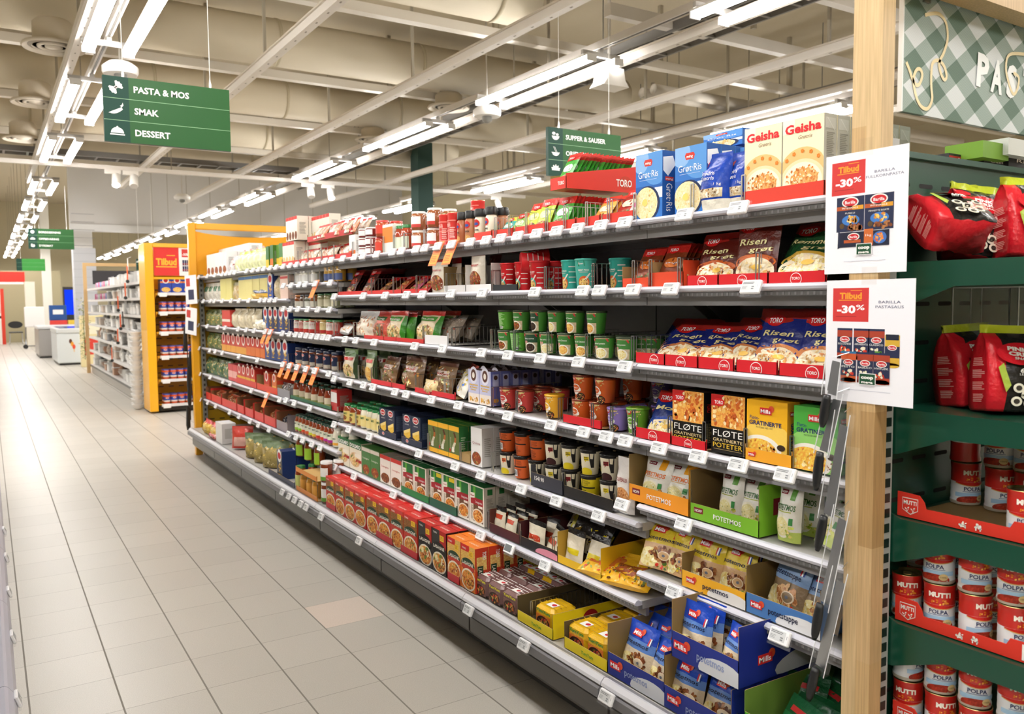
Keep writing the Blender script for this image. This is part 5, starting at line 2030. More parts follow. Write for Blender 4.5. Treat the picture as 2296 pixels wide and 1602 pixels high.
def sachets(z, x0, x1, n, h, desc, body, top, disc, X=1.85, tilt=28, food='stew', wd=None, d=.014, step=.019, cols=1, word='', dz=0, yaw=0):
    """a row of thin sachets leaning one behind another"""
    Y0, Y1 = Yat(x0, z + h * .4, X), Yat(x1, z + h * .4, X)
    w = wd or (Y0 - Y1) / cols * .96
    for c in range(cols):
        for i in range(n):
            y = Y0 - (Y0 - Y1) * (c + .5) / cols + _q.uniform(-.004, .004)
            lab = desc + (', %s column' % ordn(c) if cols > 1 else '') + (', %s from front' % ordn(i) if n > 1 else '')
            place('sachet', (X + i * step, y, z + .002 + dz + d * math.sin(R(tilt))), w * .94, d * .85, h, lab, desc, (R(-tilt + _q.uniform(-.6, .6)), R(_q.uniform(-.8, .8)), SHELFWARD + R(yaw)), body=body, top=top, disc=disc, food=food, word=word, seed=i % 3)


# red carton of soup sachets on top of the others
tray_at(T, 1234, 1270, .36, .105, .045, 'd9372a', 'red display carton of green sachets stacked on top of the other sachets', X=1.85, dz=.155, hs=.055, sidew='torobig', word='TORO', wf=.7, sw=.4)
sachets(T, 1240, 1272, 14, .15, 'green soup sachet leaning in the raised red carton', '3f9a34', 'b8231c', 'eef4e4', X=1.865, dz=.165, tilt=32, word='suppe', step=.02)
sachets(T, 1352, 1420, 7, .15, 'red taco sachet leaning on the top shelf beside the blue boxes', 'a8281e', 'c8261f', 'f0e0c8', tilt=40, word='taco', wd=.11)
sachets(T, 1322, 1352, 5, .13, 'orange sachet leaning on the top shelf below the raised red carton', 'e2a24a', 'c8301f', 'f3e4c4', tilt=38, wd=.1)
sachets(T, 1405, 1424, 3, .12, 'pink patterned sachet squeezed beside the blue rice box', 'd9cfd0', 'b02a6a', 'c84a8a', tilt=35, wd=.09)
sachets(T, 1228, 1268, 12, .14, 'green sachet leaning on the top shelf under the raised carton', '4aa33a', 'c1261f', 'e9f0da', tilt=25, word='suppe', wd=.115)
sachets(T, 1158, 1200, 8, .145, 'yellow green sachet leaning on the top shelf', 'c9cf3a', 'c9301f', 'e8e6a0', tilt=30, word='suppe', wd=.12)
sachets(T, 1192, 1226, 8, .145, 'lime sachet leaning on the top shelf beside the yellow ones', 'b4c83a', 'c9301f', 'e3e49a', tilt=24, wd=.11)
sachets(T, 1140, 1160, 6, .11, 'pale green sachet leaning on the top shelf', '8fb05a', 'b03a24', 'dfe6c0', tilt=34, wd=.1)
sachets(T, 1108, 1140, 8, .105, 'teal sachet leaning in a red carton on the top shelf', '2f9a92', 'e6d24a', 'd9ece4', tilt=38, wd=.1)
for k, (x0, x1) in enumerate([(1062, 1102), (1104, 1150), (1155, 1222), (1225, 1290), (1292, 1345), (1350, 1420)]):
    tray_at(T, x0, x1, .3, .06, .035, 'd8392c', 'low red sachet carton on the top shelf, %s from the spice shakers' % ordn(k), X=1.842, hs=.04)
run('shaker', T, 1015, 1100, 4, .142, 'spice shaker with black cap on the top shelf', rows=2, dia=.056, vary=[dict(body='a8603a'), dict(body='b87a55'), dict(body='e6d9c4'), dict(body='e9dfcb')], fill=.84)
run('shaker', T, 1092, 1130, 2, .135, 'spice shaker with black cap behind the teal sachets', X=1.93, rows=1, body='e9e0cf', fill=.8)
run('can', T, 1040, 1075, 1, .1, 'red tin stacked behind the spice shakers', X=2.0, kind='red', dz=.12)
run('can', T, 1040, 1075, 1, .115, 'red tin standing under the stacked tin behind the spice shakers', X=2.0, kind='red')
run('can', T, 978, 1014, 2, .15, 'tall red tin on the top shelf beside the spice shakers', kind='red', fill=.9)
run('jar', T, 908, 976, 2, .095, 'white labelled brown sauce jar, top shelf', layers=2, rows=2, fill='9a5a34', lid='e3e0d8', lab='f1f0ee', v=(.15, .72), neck=.9, shoulder=.12, band='c8453f')
run('jar', T, 881, 907, 2, .135, 'narrow tomato jar with green lid on the top shelf', fill='a8452a', lid='2c7a3c', lab='dfe6d0', v=(.1, .55), neck=.8, rows=2)
run('plainbox', T, 858, 881, 1, .15, 'orange and white packet on the top shelf between the jars', d=.05, body='efe9e2', band='e8832c', bv=(.35, .9))
run('jar', T, 828, 858, 1, .092, 'red lidded jar with a red label on the top shelf', layers=2, fill='b8502c', lid='d23a30', lab='d84a3a', v=(.2, .7), neck=.9, shoulder=.12, rows=2)
run('jar', T, 846, 872, 1, .09, 'red lidded pesto jar with a green label on the top shelf', fill='8a5a34', lid='d23a30', lab='5f9a3a', v=(.15, .65), neck=.9, shoulder=.12)
run('jar', T, 797, 828, 2, .052, 'small white lidded jar stacked on the top shelf', layers=3, fill='7a2a24', lid='e6e3de', lab='f0eeec', v=(.2, .75), neck=.95, shoulder=.1)
run('plainbox', T, 783, 797, 1, .13, 'white packet with an orange corner on the top shelf', d=.03, body='f2efec', band='e8742c', bv=(.0, .3))
tray_at(T, 690, 788, .3, .05, .03, 'cf2a2c', 'low red carton of noodle packs on the top shelf', X=1.842)
tray_at(T, 660, 690, .3, .05, .03, 'd83a36', 'low red carton further along the top shelf', X=1.842)
tray_at(T, 632, 660, .3, .05, .03, 'd83a36', 'low red carton at the start of the red and white boxes', X=1.842)
tray_at(T, 690, 790, .28, .05, .035, 'c9262a', 'red carton of noodle packs stacked above the lower one', X=1.86, dz=.14)
for nm, z, x0, x1, n, s in (('lower', T, 660, 782, 11, 4), ('upper', T + .145, 695, 790, 9, 9)):
    run('bag', z, x0, x1, n, .105, 'red and white noodle pack leaning in the %s carton' % nm, d=.02, tilt=28, rows=2, step=.06, body='d9cfc0', top='c8262a', blobs=['c8402f', 'e9e2d4', '5d7a34', 'd9a24a', '8a3a24', '5a3020'], jit=.02, vary=[dict(), dict(body='b8a890'), dict(body='cf8a6a')], seed=s, tv=.8)
run('plainbox', T, 634, 660, 4, .165, 'red and white noodle box, lower near pair', d=.08, rows=2, body='efe8da', top='cf3f3a', band='cf3f3a', bv=(.86, 1), food='noodle')
run('plainbox', T, 643, 668, 4, .165, 'red and white noodle box, high near pair', d=.08, dz=.17, rows=2, body='efe8da', top='cf3f3a', band='cf3f3a', bv=(.86, 1), food='meat')
run('plainbox', T, 684, 740, 8, .165, 'red and white noodle box in the long upper row', d=.08, dz=.16, X=1.95, body='efe8da', top='cf3f3a', band='cf3f3a', bv=(.86, 1), food='noodle')
run('plainbox', T, 672, 736, 5, .155, 'red and white noodle box under the long upper row', d=.08, X=1.95, body='efe8da', top='cf3f3a', band='cf3f3a', bv=(.86, 1))
run('plainbox', T, 590, 632, 6, .17, 'narrow green carton on the top shelf near the yellow header', d=.06, rows=2, jit=.06, body='2f6a34', side='4f7a2c', band='d9b83a', bv=(.05, .4), vary=[{}, dict(body='3f7a3a'), dict(band='d9702c'), dict(body='5d8a3a')])
run('bag', T, 520, 585, 5, .17, 'lime green bag slumped before the yellow header', d=.09, rows=2, tilt=12, body='d9dcae', top='a8c83a', blobs=['e9e6c4', 'c9d47a', 'dfd9b0'], wr=2)
run('bag', T, 508, 530, 2, .15, 'silver and red bag on the top shelf between white boxes', d=.06, body='dcd9d6', top='d6d6d8', blobs=['a8382c', 'c9c6c2', 'd8572c'], tilt=15)
run('plainbox', T, 464, 508, 5, .2, 'tall white box at the far top shelf end', d=.1, rows=2, body='eeecea', food='stew')
run('plainbox', T, 497, 600, 8, .19, 'white box in the far back row', d=.1, X=2.02, body='edebe9', logo='c9a0a0')
run('plainbox', T, 492, 560, 4, .08, 'white box lying on the far back row', d=.12, X=2.02, dz=.192, body='eceae8')

# -- second shelf
Z = 1.579
run('porridge', Z, 1722, 1852, 1, .2, 'green porridge pouch leaning back beside the post on the second shelf', d=.03, tilt=38, body='1f4a2a', top='8a2418', t1='Rømme', t2='grøt', food='mash', glow_='e2b84a', seed=4)
run('porridge', Z, 1735, 1850, 1, .2, 'green porridge pouch behind the leaning one beside the post on the second shelf', X=1.9, d=.03, tilt=38, body='1f4a2a', top='8a2418', t1='Rømme', t2='grøt', food='mash', glow_='e2b84a', seed=6)
for k in range(5):
    run('porridge', Z, 1545, 1640, 1, .165, 'brown porridge pouch leaning in the red carton, far column, ' + ordn(k) + ' from the front', X=1.85 + k * .034, d=.026, tilt=22 - k * .5, body='54160e', top='a3201a', glow_='c25a24', seed=k)
    run('porridge', Z, 1635, 1735, 1, .195, 'brown porridge pouch standing in the red carton, near column, ' + ordn(k) + ' from the front', X=1.85 + k * .03, d=.026, tilt=10, body='5a1a10', top='a8261a', glow_='c9642c', seed=k + 7)
for k, (x0, x1) in enumerate([(1540, 1610), (1610, 1722), (1722, 1852)]):
    tray_at(Z, x0, x1, .36, .06, .03, 'd21f27', 'low red porridge carton on the second shelf, %s along' % ordn(k), X=1.838, logo='toro', hs=.035)
sachets(Z, 1408, 1455, 7, .15, 'brown gravy sachet leaning in an orange carton, far column', '7a3418', 'b3241c', 'd9762c', tilt=32, wd=.12, word='saus')
sachets(Z, 1465, 1510, 7, .15, 'brown gravy sachet leaning in an orange carton, near column', '7a3418', 'b3241c', 'd9762c', tilt=28, wd=.11, word='saus')
tray_at(Z, 1395, 1455, .33, .07, .03, 'dd4a2a', 'orange carton of gravy sachets, far one, on the second shelf', X=1.842)
tray_at(Z, 1458, 1532, .33, .08, .045, 'dd4a2a', 'orange carton of gravy sachets, near one, on the second shelf', X=1.842)
run('knorr', Z, 1237, 1284, 1, .108, 'teal noodle cup nearest the red cups on the second shelf', body='35a898', w1='BEEF PHO', bowl='d9622c', fill=.9)
run('knorr', Z, 1284, 1333, 1, .108, 'teal noodle cup in the middle on the second shelf', body='4ab3a2', w1='BEEF PHO', bowl='d9622c', fill=.93, turn=40)
run('knorr', Z, 1345, 1392, 1, .106, 'teal noodle cup behind the orange carton on the second shelf', X=1.9, body='2f9c8e', w1='BEEF PHO', bowl='d9622c', fill=.9)
run('knorr', Z, 1107, 1207, 3, .115, 'red noodle cup on the second shelf', rows=3, fill=.92)
run('knorr', Z, 1215, 1240, 1, .11, 'red noodle cup set back beside the teal cups', X=1.95, w1='RED CURRY', fill=.95)
Y0 = Yat(1172, Z, 1.87)
place('knorr', (1.86, Y0, Z + .118 + .052), .108, .108, .115, 'red noodle cup lying on its side on top of the red cups', None, (R(-90), 0, R(-90 - 26)), seed=9)
tray_at(Z, 1105, 1160, .3, .03, .025, '23272a', 'black carton under the red noodle cups', X=1.838, inner='3a3a3a')
run('bag', Z, 958, 996, 1, .175, 'white soup pouch with a red top on the second shelf, further one', d=.05, body='ece4d2', top='b3232a', food='stew', word='Minestrone', ink='b03030', lv=(.55, .7), tv=.85)
run('bag', Z, 1003, 1026, 1, .165, 'white soup pouch with a red top inside the white carton', X=1.9, d=.05, body='ece4d2', top='b3232a', food='stew', word='Linser', ink='b03030', lv=(.55, .7), tv=.85)
run('bag', Z, 1045, 1080, 1, .19, 'tall white soup pouch with a red top on the second shelf, nearer one', d=.05, body='efe7d6', top='b3232a', food='stew', word='Bønner', ink='b03030', lv=(.55, .7), tv=.85)
run('bag', Z, 1075, 1100, 1, .17, 'soup pouch with a dark top leaning at the back of the white carton', X=1.95, d=.04, tilt=15, body='d9cfc0', top='5a1f1a', tv=.6)
for k, (x0, x1, h) in enumerate([(995, 1044, .12), (1044, 1102, .12)]):
    tray_at(Z, x0, x1, .34, h, .03, 'efedeb', 'white display carton of soup pouches on the second shelf, %s' % ['further one', 'nearer one'][k], X=1.838, hs=.12, inner='b09a70' if k == 0 else 'd9d6d2', word='', L2=None)
for k, (x0, x1, n) in enumerate([(765, 795, 9), (800, 835, 9)]):
    sachets(Z, x0, x1, n, .165, 'dark red casserole sachet leaning on the second shelf, %s column' % ['further', 'nearer'][k], '4a1c18', 'a8201f', 'b8402c', tilt=30, food='stew', wd=.15)
for k, (x0, x1) in enumerate([(838, 868), (875, 905), (908, 935), (935, 958)]):
    sachets(Z, x0, x1, 6, .13, 'red wok sachet, %s column past the dark casserole sachets' % ordn(k), ['6a4024', 'a3442c', 'b8506a', 'a8302c'][k], 'b3201f', 'd99a5a', tilt=50, food='stew', wd=.12)
for k, (x0, x1) in enumerate([(757, 820), (822, 900), (902, 958)]):
    tray_at(Z, x0, x1, .33, .04, .02, 'd02a2a', 'low red sachet carton on the second shelf below the jars, %s along' % ordn(k), X=1.838)
run('jar', 1.664, 658, 702, 5, .085, 'small white herb jar on the high side shelf', rows=2, fill='cfc9b4', lid='e9e6e0', lab='eceae4', v=(.1, .7), neck=.9)
run('jar', 1.664, 722, 758, 4, .095, 'blue labelled mustard jar on the high side shelf', rows=2, fill='c99a3a', lid='c9a04a', lab='5a6a9a', v=(.1, .55), neck=.9)
run('jar', 1.499, 655, 702, 4, .088, 'dark relish jar behind the wire on the lower side shelf', rows=2, fill='4a2a1c', lid='2a2a3a', lab='c9c4b4', v=(.05, .5), neck=.85, vary=[dict(fill='8a4a20', lid='d9822c'), {}, dict(fill='6a6a5a', lab='d8d8cc')])
run('jar', 1.499, 706, 750, 3, .092, 'pickle jar with a green lid on the lower side shelf', rows=2, fill='9a9a72', lid='2c6a34', lab='cfc9ac', v=(.1, .6), neck=.9)
Z = 1.564
run('bag', Z, 455, 495, 4, .165, 'white bag with green leaf, far second shelf', d=.07, rows=2, body='e6e2d6', lab='2f6a4a', lv=(.5, .8), blobs=['cfc4ae', 'e9e4da'])
run('plainbox', Z, 494, 520, 2, .19, 'pale yellow lasagne box, far second shelf', d=.07, rows=2, body='e6dc8a')
run('bag', Z, 519, 534, 1, .15, 'clear pasta bag between yellow boxes on the second shelf', d=.06, body='d9c49a', blobs=['e9c97a', 'd2a95c', 'f0dca8'], top='c9c2a8')
run('plainbox', Z, 535, 600, 4, .195, 'pale yellow pasta box with a blue corner', d=.1, rows=2, body='e3d68c', band='4a78b0', bv=(.84, .97), logo=None)
run('bag', Z, 556, 598, 1, .09, 'blue and yellow pasta bag lying in front of the yellow boxes', X=1.825, d=.07, body='e2b23a', top='23345e', tv=.5)
run('slimblue', Z, 600, 612, 1, .185, 'narrow blue pasta box on the second shelf', d=.05, body='2f4f9a')
run('bag', Z, 610, 632, 2, .18, 'clear bag of pasta shells on the second shelf', d=.09, body='cfc0a0', blobs=['e3cfa0', 'b9a47a', 'efe2c4'], wr=2)
run('plainbox', Z, 628, 646, 1, .17, 'pinkish carton on the second shelf beside the wire racks', d=.06, body='e2c4b4', band='c84a4a', bv=(.85, .95), rows=3)

# -- third shelf
Z = 1.326
def porr(x0, x1, n, h, tilt, desc, X=1.85, step=.032, s0=0, yaw=0):
    for k in range(n):
        run('porridge', Z, x0, x1, 1, h, desc + ', ' + ordn(k) + ' from the front', X=X + k * max(step, .028 * 1.12 / math.cos(R(tilt))), d=.026, tilt=tilt - k * 1.5, seed=s0 + k % 4, turn=yaw)
porr(1452, 1560, 5, .185, 52, 'blue porridge pouch leaning far back in the red carton, furthest column')
porr(1525, 1640, 3, .185, 52, 'blue porridge pouch leaning far back in the red carton, second column', s0=2)
porr(1590, 1695, 4, .19, 48, 'blue porridge pouch leaning back in the red carton, third column', s0=4, yaw=-4)
porr(1672, 1782, 5, .185, 26, 'blue porridge pouch standing in the red carton, fourth column', s0=6)
porr(1765, 1880, 5, .185, 24, 'blue porridge pouch standing in the red carton beside the post', s0=8)
for k, (x0, x1, c) in enumerate([(1425, 1490, .65), (1490, 1564, .5), (1565, 1645, .75), (1650, 1743, .5), (1746, 1848, .75)]):
    tray_at(Z, x0, x1, .38, .05, .035, 'd0202a', 'low red porridge carton on the third shelf, %s from the green cups' % ordn(k), X=1.834, logo='toro', hs=.04, wc=c)
G = [dict(word='Pasta bolognese', food='stew'), dict(back=True), dict(word='Pasta carne', food='dark', dark=True), dict(word='Pasta carbonara', food='mash'), dict(word='Mac & Cheese', food='pasta'), dict(word='Mac & Cheese', food='pasta', seed=2)]
run('greencup', Z, 1101, 1340, 6, .083, 'green pasta cup in the upper layer on the third shelf', dz=.086, vary=lambda i, r, L: [dict(back=True), G[0], G[2], G[3], G[4], G[5]][i], fill=.9)
run('greencup', Z, 1104, 1318, 6, .083, 'green pasta cup in the lower layer on the third shelf', rows=2, vary=lambda i, r, L: [G[0], dict(back=True, seed=2), G[2], G[3], G[4], G[5]][i], fill=.93, turn=14)
run('greencup', Z, 1320, 1412, 2, .08, 'green mashed potato cup past the green pasta cups', rows=3, word='Mashed potato', food='mash', fill=.95, turn=14)
run('greencup', Z, 1425, 1475, 1, .08, 'green mashed potato cup set back behind the wire', X=1.95, rows=2, word='Mashed potato', food='mash', fill=.9)
SP = ['d9a27a', 'e3c4a0', 'c98a5f', 'f0dcc0', 'b86a44', 'efe0c8']
run('bag', Z, 787, 828, 1, .15, 'soup pouch with a white and red top on the third shelf', d=.07, tilt=14, body='e6d9c6', top='d9d6d4', blobs=SP, tv=.7, rows=2)
run('bag', Z, 800, 832, 1, .155, 'green and red soup pouch second on the third shelf', d=.07, tilt=14, X=1.87, body='5f9a44', top='b8322a', food='noodle', tv=.86, lab='e9efdf', lv=(.6, .75), word='Suppe', rows=2)
run('bag', Z, 824, 858, 1, .15, 'red soup pouch with a green panel on the third shelf', d=.07, tilt=14, body='cf5a48', top='b8322a', food='stew', tv=.86, lab='3f6a3a', lv=(.62, .78), word='Gryte', ink='f0f0e0', rows=2)
run('bag', Z, 856, 895, 1, .155, 'green lasagne soup pouch on the third shelf', d=.07, tilt=10, body='e2cfae', top='c8352c', food='noodle', tv=.86, lab='4f9a3f', lv=(.62, .78), word='Lasagne', ink='f0f0e0', rows=3, sd='3f8a2c')
run('bag', Z, 892, 915, 1, .145, 'green sided soup pouch turned away on the third shelf', d=.07, tilt=10, X=1.88, body='4a9a2f', top='b8322a', tv=.86, rows=3)
run('bag', Z, 920, 968, 1, .155, 'large green and cream soup pouch leaning on the third shelf', d=.08, tilt=16, body='e2cfae', top='c8352c', food='noodle', tv=.86, lab='5aa348', lv=(.62, .78), word='Pasta', ink='f0f0e0', rows=2, sd='3f8a2c')
run('bag', Z, 965, 1010, 2, .14, 'clear cellophane noodle bag drooping in the white carton', d=.07, tilt=32, X=1.9, body='a8998a', top='8d8a86', blobs=['cdbfae', '8a7a68', 'b8412f', 'e9e0d4'], rows=2, wr=2.5)
run('bag', Z, 755, 775, 1, .07, 'white noodle packet lying at the end of the red jars', d=.05, tilt=40, body='e9e6e4', top='d9d6d4', blobs=['e3a85a', 'efe6da'])
for k, (x0, x1) in enumerate([(816, 860), (860, 888), (888, 950)]):
    tray_at(Z, x0, x1, .33, .03, .02, 'd02a2c', 'low red soup carton on the third shelf, %s along' % ordn(k), X=1.835)
tray_at(Z, 952, 1004, .36, .05, .045, 'ebe9e8', 'white carton holding the clear noodle bags on the third shelf', X=1.835, inner='d9d6d2', hs=.06)
run('jar', 1.32, 653, 752, 8, .1, 'red sauce jar behind the wire on the side shelf', rows=2, fill='a8362a', lid='2f8a3f', lab='eae3da', v=(.12, .8), neck=.92, vary=[dict(), dict(lab='d9a59a'), dict(lid='2f8a3f', lab='e6ecd8'), dict(lid='a8843a', fill='b8402c'), dict(lid='a8843a', lab='c8453f'), dict(lid='b8943a', fill='d9b87a', lab='e6d49a')], band='b8342c')
Z = 1.32
run('bag', Z, 457, 500, 4, .15, 'green dry pasta bag, far third shelf', d=.08, rows=2, body='7d8a5a', top='5a6a3f', blobs=['d9b45a', 'b98a3a', 'e6cf8a', '6a7a4a'], tv=.78)
run('plainbox', Z, 498, 516, 2, .148, 'red snack carton on the third shelf at the far end', d=.06, rows=3, body='d8463f', band='efe0d0', bv=(.3, .45))
run('bag', Z, 514, 574, 4, .165, 'cream bag of rice noodles on the third shelf', d=.11, rows=2, body='e6d9ba', top='d9cba8', blobs=['efe6cc', 'd9c69c', 'f3ecd8'], wr=2)
run('bag', Z, 562, 592, 1, .08, 'cream noodle bag lying in front on the third shelf', d=.07, X=1.82, body='e9dec4', blobs=['f0e8d4', 'd9cba8'])
run('slimblue', Z, 590, 648, 5, .165, 'navy pasta box on the third shelf beside the red jars', d=.07, rows=2, vary=[dict(body='2f5aa0'), dict(body='1f3264'), dict(body='1c2a52'), dict(body='24407e'), dict(body='1f2f5e')])

# -- fourth shelf
Z = 1.074
run('flote', Z, 1507, 1579, 1, .175, 'black and orange potato gratin box, further of the pair', rows=4, d=.045)
run('flote', Z, 1594, 1671, 1, .176, 'black and orange potato gratin box, nearer of the pair', rows=4, d=.045)
run('millsbox', Z, 1673, 1766, 1, .174, 'yellow potato gratin box on the fourth shelf', rows=4, d=.05)
run('millsbox', Z, 1778, 1880, 1, .172, 'green potato gratin box beside the hanging knives', rows=4, d=.05, body='4fae44', arc='8fce6a')
tray_at(Z, 1505, 1583, .34, .05, .028, 'd0202a', 'red carton under the further potato gratin boxes', X=1.832, logo='toro', hs=.035)
tray_at(Z, 1670, 1776, .36, .05, .034, 'efa82c', 'orange carton under the yellow potato gratin boxes', X=1.834, logo='mills', hs=.045)
tray_at(Z, 1425, 1504, .36, .04, .035, 'd0202a', 'red carton under the blue mashed potato pouch', X=1.832, logo='toro', hs=.04)
run('porridge', Z, 1436, 1520, 1, .165, 'blue mashed potato pouch leaning beside the gratin boxes', d=.03, tilt=28, body='16307e', top='a3241c', t1='Mos', t2='', food='mash', glow_='2a4aa8', seed=3, rows=2)
run('torocup', Z, 1388, 1440, 1, .09, 'green soup cup in front of the purple cup', fill=.95, body='6aa02f')
run('torocup', Z, 1345, 1386, 1, .08, 'purple soup cup beside the green cup', fill=.95, body='8f78c0', rows=2)
run('torocup', Z, 1446, 1490, 1, .08, 'purple soup cup high at the back behind the blue pouch', X=2.0, fill=.95, body='6f5a9a', dz=.091)
run('torocup', Z, 1440, 1490, 1, .08, 'purple soup cup low at the back behind the blue pouch', X=2.0, fill=.95, body='6f5a9a')
run('torocup', Z, 1268, 1345, 2, .09, 'orange soup cup in the lower layer in the red carton', rows=3, fill=.95)
run('torocup', Z, 1268, 1360, 2, .09, 'orange soup cup in the upper layer', dz=.091, rows=2, fill=.92, step=.13)
run('torocup', Z, 1395, 1440, 1, .08, 'orange soup cup further back behind the green cup', X=2.05, dz=.091, fill=.92)
run('torocup', Z, 1395, 1440, 1, .08, 'orange soup cup low at the back behind the green cup', X=2.05, fill=.92)
run('torocup', Z, 1200, 1247, 1, .09, 'yellow soup cup standing alone in front', fill=.93, body='eeb02c')
run('torocup', Z, 1109, 1178, 2, .09, 'red soup cup beside the lilac macaroni boxes', rows=3, fill=.97, body='c23f3a')
run('torocup', Z, 1185, 1262, 2, .09, 'red soup cup set back behind the yellow cup', X=2.0, rows=1, fill=.97, body='c23f3a')
tray_at(Z, 1262, 1348, .3, .03, .03, 'd0202a', 'red carton under the orange soup cups', X=1.838, hs=.03)
run('macbox', Z, 1050, 1101, 2, .152, 'lilac macaroni box on the fourth shelf', rows=5, d=.05)
run('macbox', Z, 1101, 1130, 1, .152, 'lilac macaroni box set back in the inner row, further', X=2.02, rows=4, d=.05)
run('macbox', Z, 1130, 1220, 3, .15, 'lilac macaroni box in the back row behind the red cups', X=2.12, rows=2, d=.05)
CP = [('1a', 762, 792, .175, 'e8dcc4', '4f7a3a', 'noodle', 'tall pasta pouch with a green and red top on the fourth shelf'), ('2', 812, 834, .18, 'd9cfa8', '6a8a5a', 'pasta', 'slim pasta pouch with a green top on the fourth shelf')]
for k, (_n, x0, x1, h, body, top, food, ds) in enumerate(CP):
    run('bag', Z, x0, x1, 1, h, ds, d=.07, body=body, top=top, food=food, tv=.72, lab='c8352f', lv=(.62, .72), rows=4, step=.08, sd='3a4a2c', vary=[dict(), dict(body='5d5a3c', top='4a5a3a')])
for k, (x0, x1, h, t) in enumerate([(844, 875, .15, 14), (890, 934, .17, 10), (958, 1000, .16, 16)]):
    run('bag', Z, x0, x1, 1, h, 'clear pasta dinner bag, %s past the green topped pouches' % ordn(k), d=.07, tilt=t, body='8a6a4a', top='6a4434', blobs=['e6c07a', 'd99a4a', 'c8502f', 'f0dca0', '6a8a3a', 'efe6d0'], lab='e9d6cc', lv=(.5, .68), word='Dinner', ink='b8302c', rows=5, step=.075, seed=k, wr=2)
run('bag', Z, 942, 972, 1, .07, 'small clear pasta bag lying low in the red carton', d=.06, X=1.83, body='e0c890', blobs=['f0dca0', 'c98f4a', 'e9e2cc'])
run('bag', Z, 996, 1046, 1, .165, 'white and yellow pasta bag leaning against the lilac boxes', d=.06, tilt=26, turn=-20, body='e6e0d4', top='d96a5a', blobs=['d9c04a', 'e6cf7a', '3a6ac0', 'efe9de'], wr=2)
for k, (x0, x1) in enumerate([(832, 878), (878, 908), (930, 966), (966, 1020)]):
    tray_at(Z, x0, x1, .33, .035, .025, 'd32a34', 'low red pasta dinner carton, fourth shelf, %s along' % ordn(k), X=1.835)
run('jar', 1.1, 656, 752, 6, .115, 'navy lidded pasta sauce jar on the side shelf', rows=2, fill='7a3a20', lid='1f2a4a', lab='232c48', v=(.02, .72), neck=.9, shoulder=.1, logo=True, waist=.04, lidh=.16, band='b8b0a0')
Z = 1.094
run('slimblue', Z, 594, 646, 4, .142, 'blue pasta box in the row of four', d=.06, rows=3)
run('plainbox', Z, 497, 552, 5, .146, 'red pasta box on the fourth shelf at the far end', d=.06, rows=2, body='c8433a', band='e0a24a', bv=(.0, .4), logo='efe6dc')
run('plainbox', Z, 552, 594, 4, .146, 'orange and red pasta box on the fourth shelf', d=.06, rows=2, body='d9702c', band='c8392f', bv=(.5, 1.0), logo='efe6dc')
run('bag', Z, 460, 497, 3, .145, 'green ribbon pasta bag, far fourth shelf', d=.08, rows=2, body='6f7d4c', top='55663a', blobs=['c9b05a', '8a9a5a', 'e0cc8a', '4f5f34'], tv=.85)

# -- fifth shelf
Z = .854
run('hoff', Z, 1425, 1488, 1, .15, 'white mashed potato bag with orange lettering, further one in the orange carton', d=.05, tilt=12, rows=2)
run('hoff', Z, 1480, 1545, 1, .15, 'white mashed potato bag with orange lettering, nearer one in the orange carton', d=.05, tilt=12, rows=2, X=1.86, seed=2)
tray_at(Z, 1410, 1545, .4, .15, .055, 'ef9a2a', 'tall orange carton of mashed potato bags', X=1.834, logo='hoff', word='POTETMOS', wf=.52, hs=.155, inner='8f7648')
GR = dict(acc='3f6a3a', tab='5f9a3a')
run('hoff', Z, 1600, 1652, 1, .165, 'white mashed potato bag with green lettering, further one in the green carton', d=.05, tilt=6, X=1.86, rows=2, **GR)
run('hoff', Z, 1648, 1708, 1, .16, 'white mashed potato bag with green lettering, nearer one in the green carton', d=.05, tilt=10, X=1.87, rows=2, seed=2, **GR)
tray_at(Z, 1547, 1702, .4, .14, .048, '7ab52f', 'green carton of mashed potato bags', X=1.834, logo='hoff', word='POTETMOS', wf=.56, hs=.15, inner='7d6640', sidew='hoff')
run('hoff', Z, 1728, 1782, 1, .165, 'white mashed potato bag with green lettering standing loose by the green carton', d=.06, tilt=4, seed=3, **GR)
run('hoff', Z, 1770, 1835, 1, .17, 'white mashed potato bag with green lettering standing at the back beside the knives', X=1.95, d=.06, seed=4, **GR)
run('hoff', Z, 1795, 1870, 1, .16, 'white mashed potato bag with green lettering tipped over beside the knives', d=.06, tilt=38, turn=-22, seed=5, **GR)
run('hoff', Z, 1830, 1890, 1, .16, 'white mashed potato bag with green lettering behind the tipped one', X=1.92, d=.06, tilt=10, seed=6, **GR)
Z = .789
run('bag', Z, 1373, 1413, 1, .195, 'white potato dumpling pouch with brown lettering beside the orange carton', d=.05, body='eae6e2', food='bread', word='RASPEBALLER', ink='8a2a1c', lv=(.56, .68), lab='eae6e2', tv=.97, seed=4)
LV = lambda i, r, L: [dict(var=1, seed=1), dict(var=1, seed=2), dict(var=1, seed=4), dict(side='8a1f22'), dict(side='d8c21f'), dict(side='d8c21f', seed=3), dict(side='8a1f22', seed=4)][i]
run('leecup', Z, 1107, 1372, 7, .095, 'cream and black noodle cup in the upper layer', dz=.097, rows=2, vary=LV, fill=.94)
LW = lambda i, r, L: [dict(side='d9622a'), dict(var=1, seed=3), dict(side='efe6cd'), dict(side='d8c21f'), dict(side='8a1f22'), dict(var=1, side='d8c21f', seed=2), dict(side='d8c21f', seed=5)][i]
run('leecup', Z, 1107, 1372, 7, .095, 'cream and black noodle cup in the lower layer', rows=2, vary=LW, fill=.94)
tray_at(Z, 1190, 1262, .3, .08, .055, '3a3a42', 'dark grey carton with a barcode under the noodle cups', X=1.835, inner='4a4a50', word='154190', wf=.28, wv=.65, hs=.085, sw=.3)
o = MB()
Ya, Yb = Yat(1231, Z, 1.834), Yat(1260, Z, 1.834)
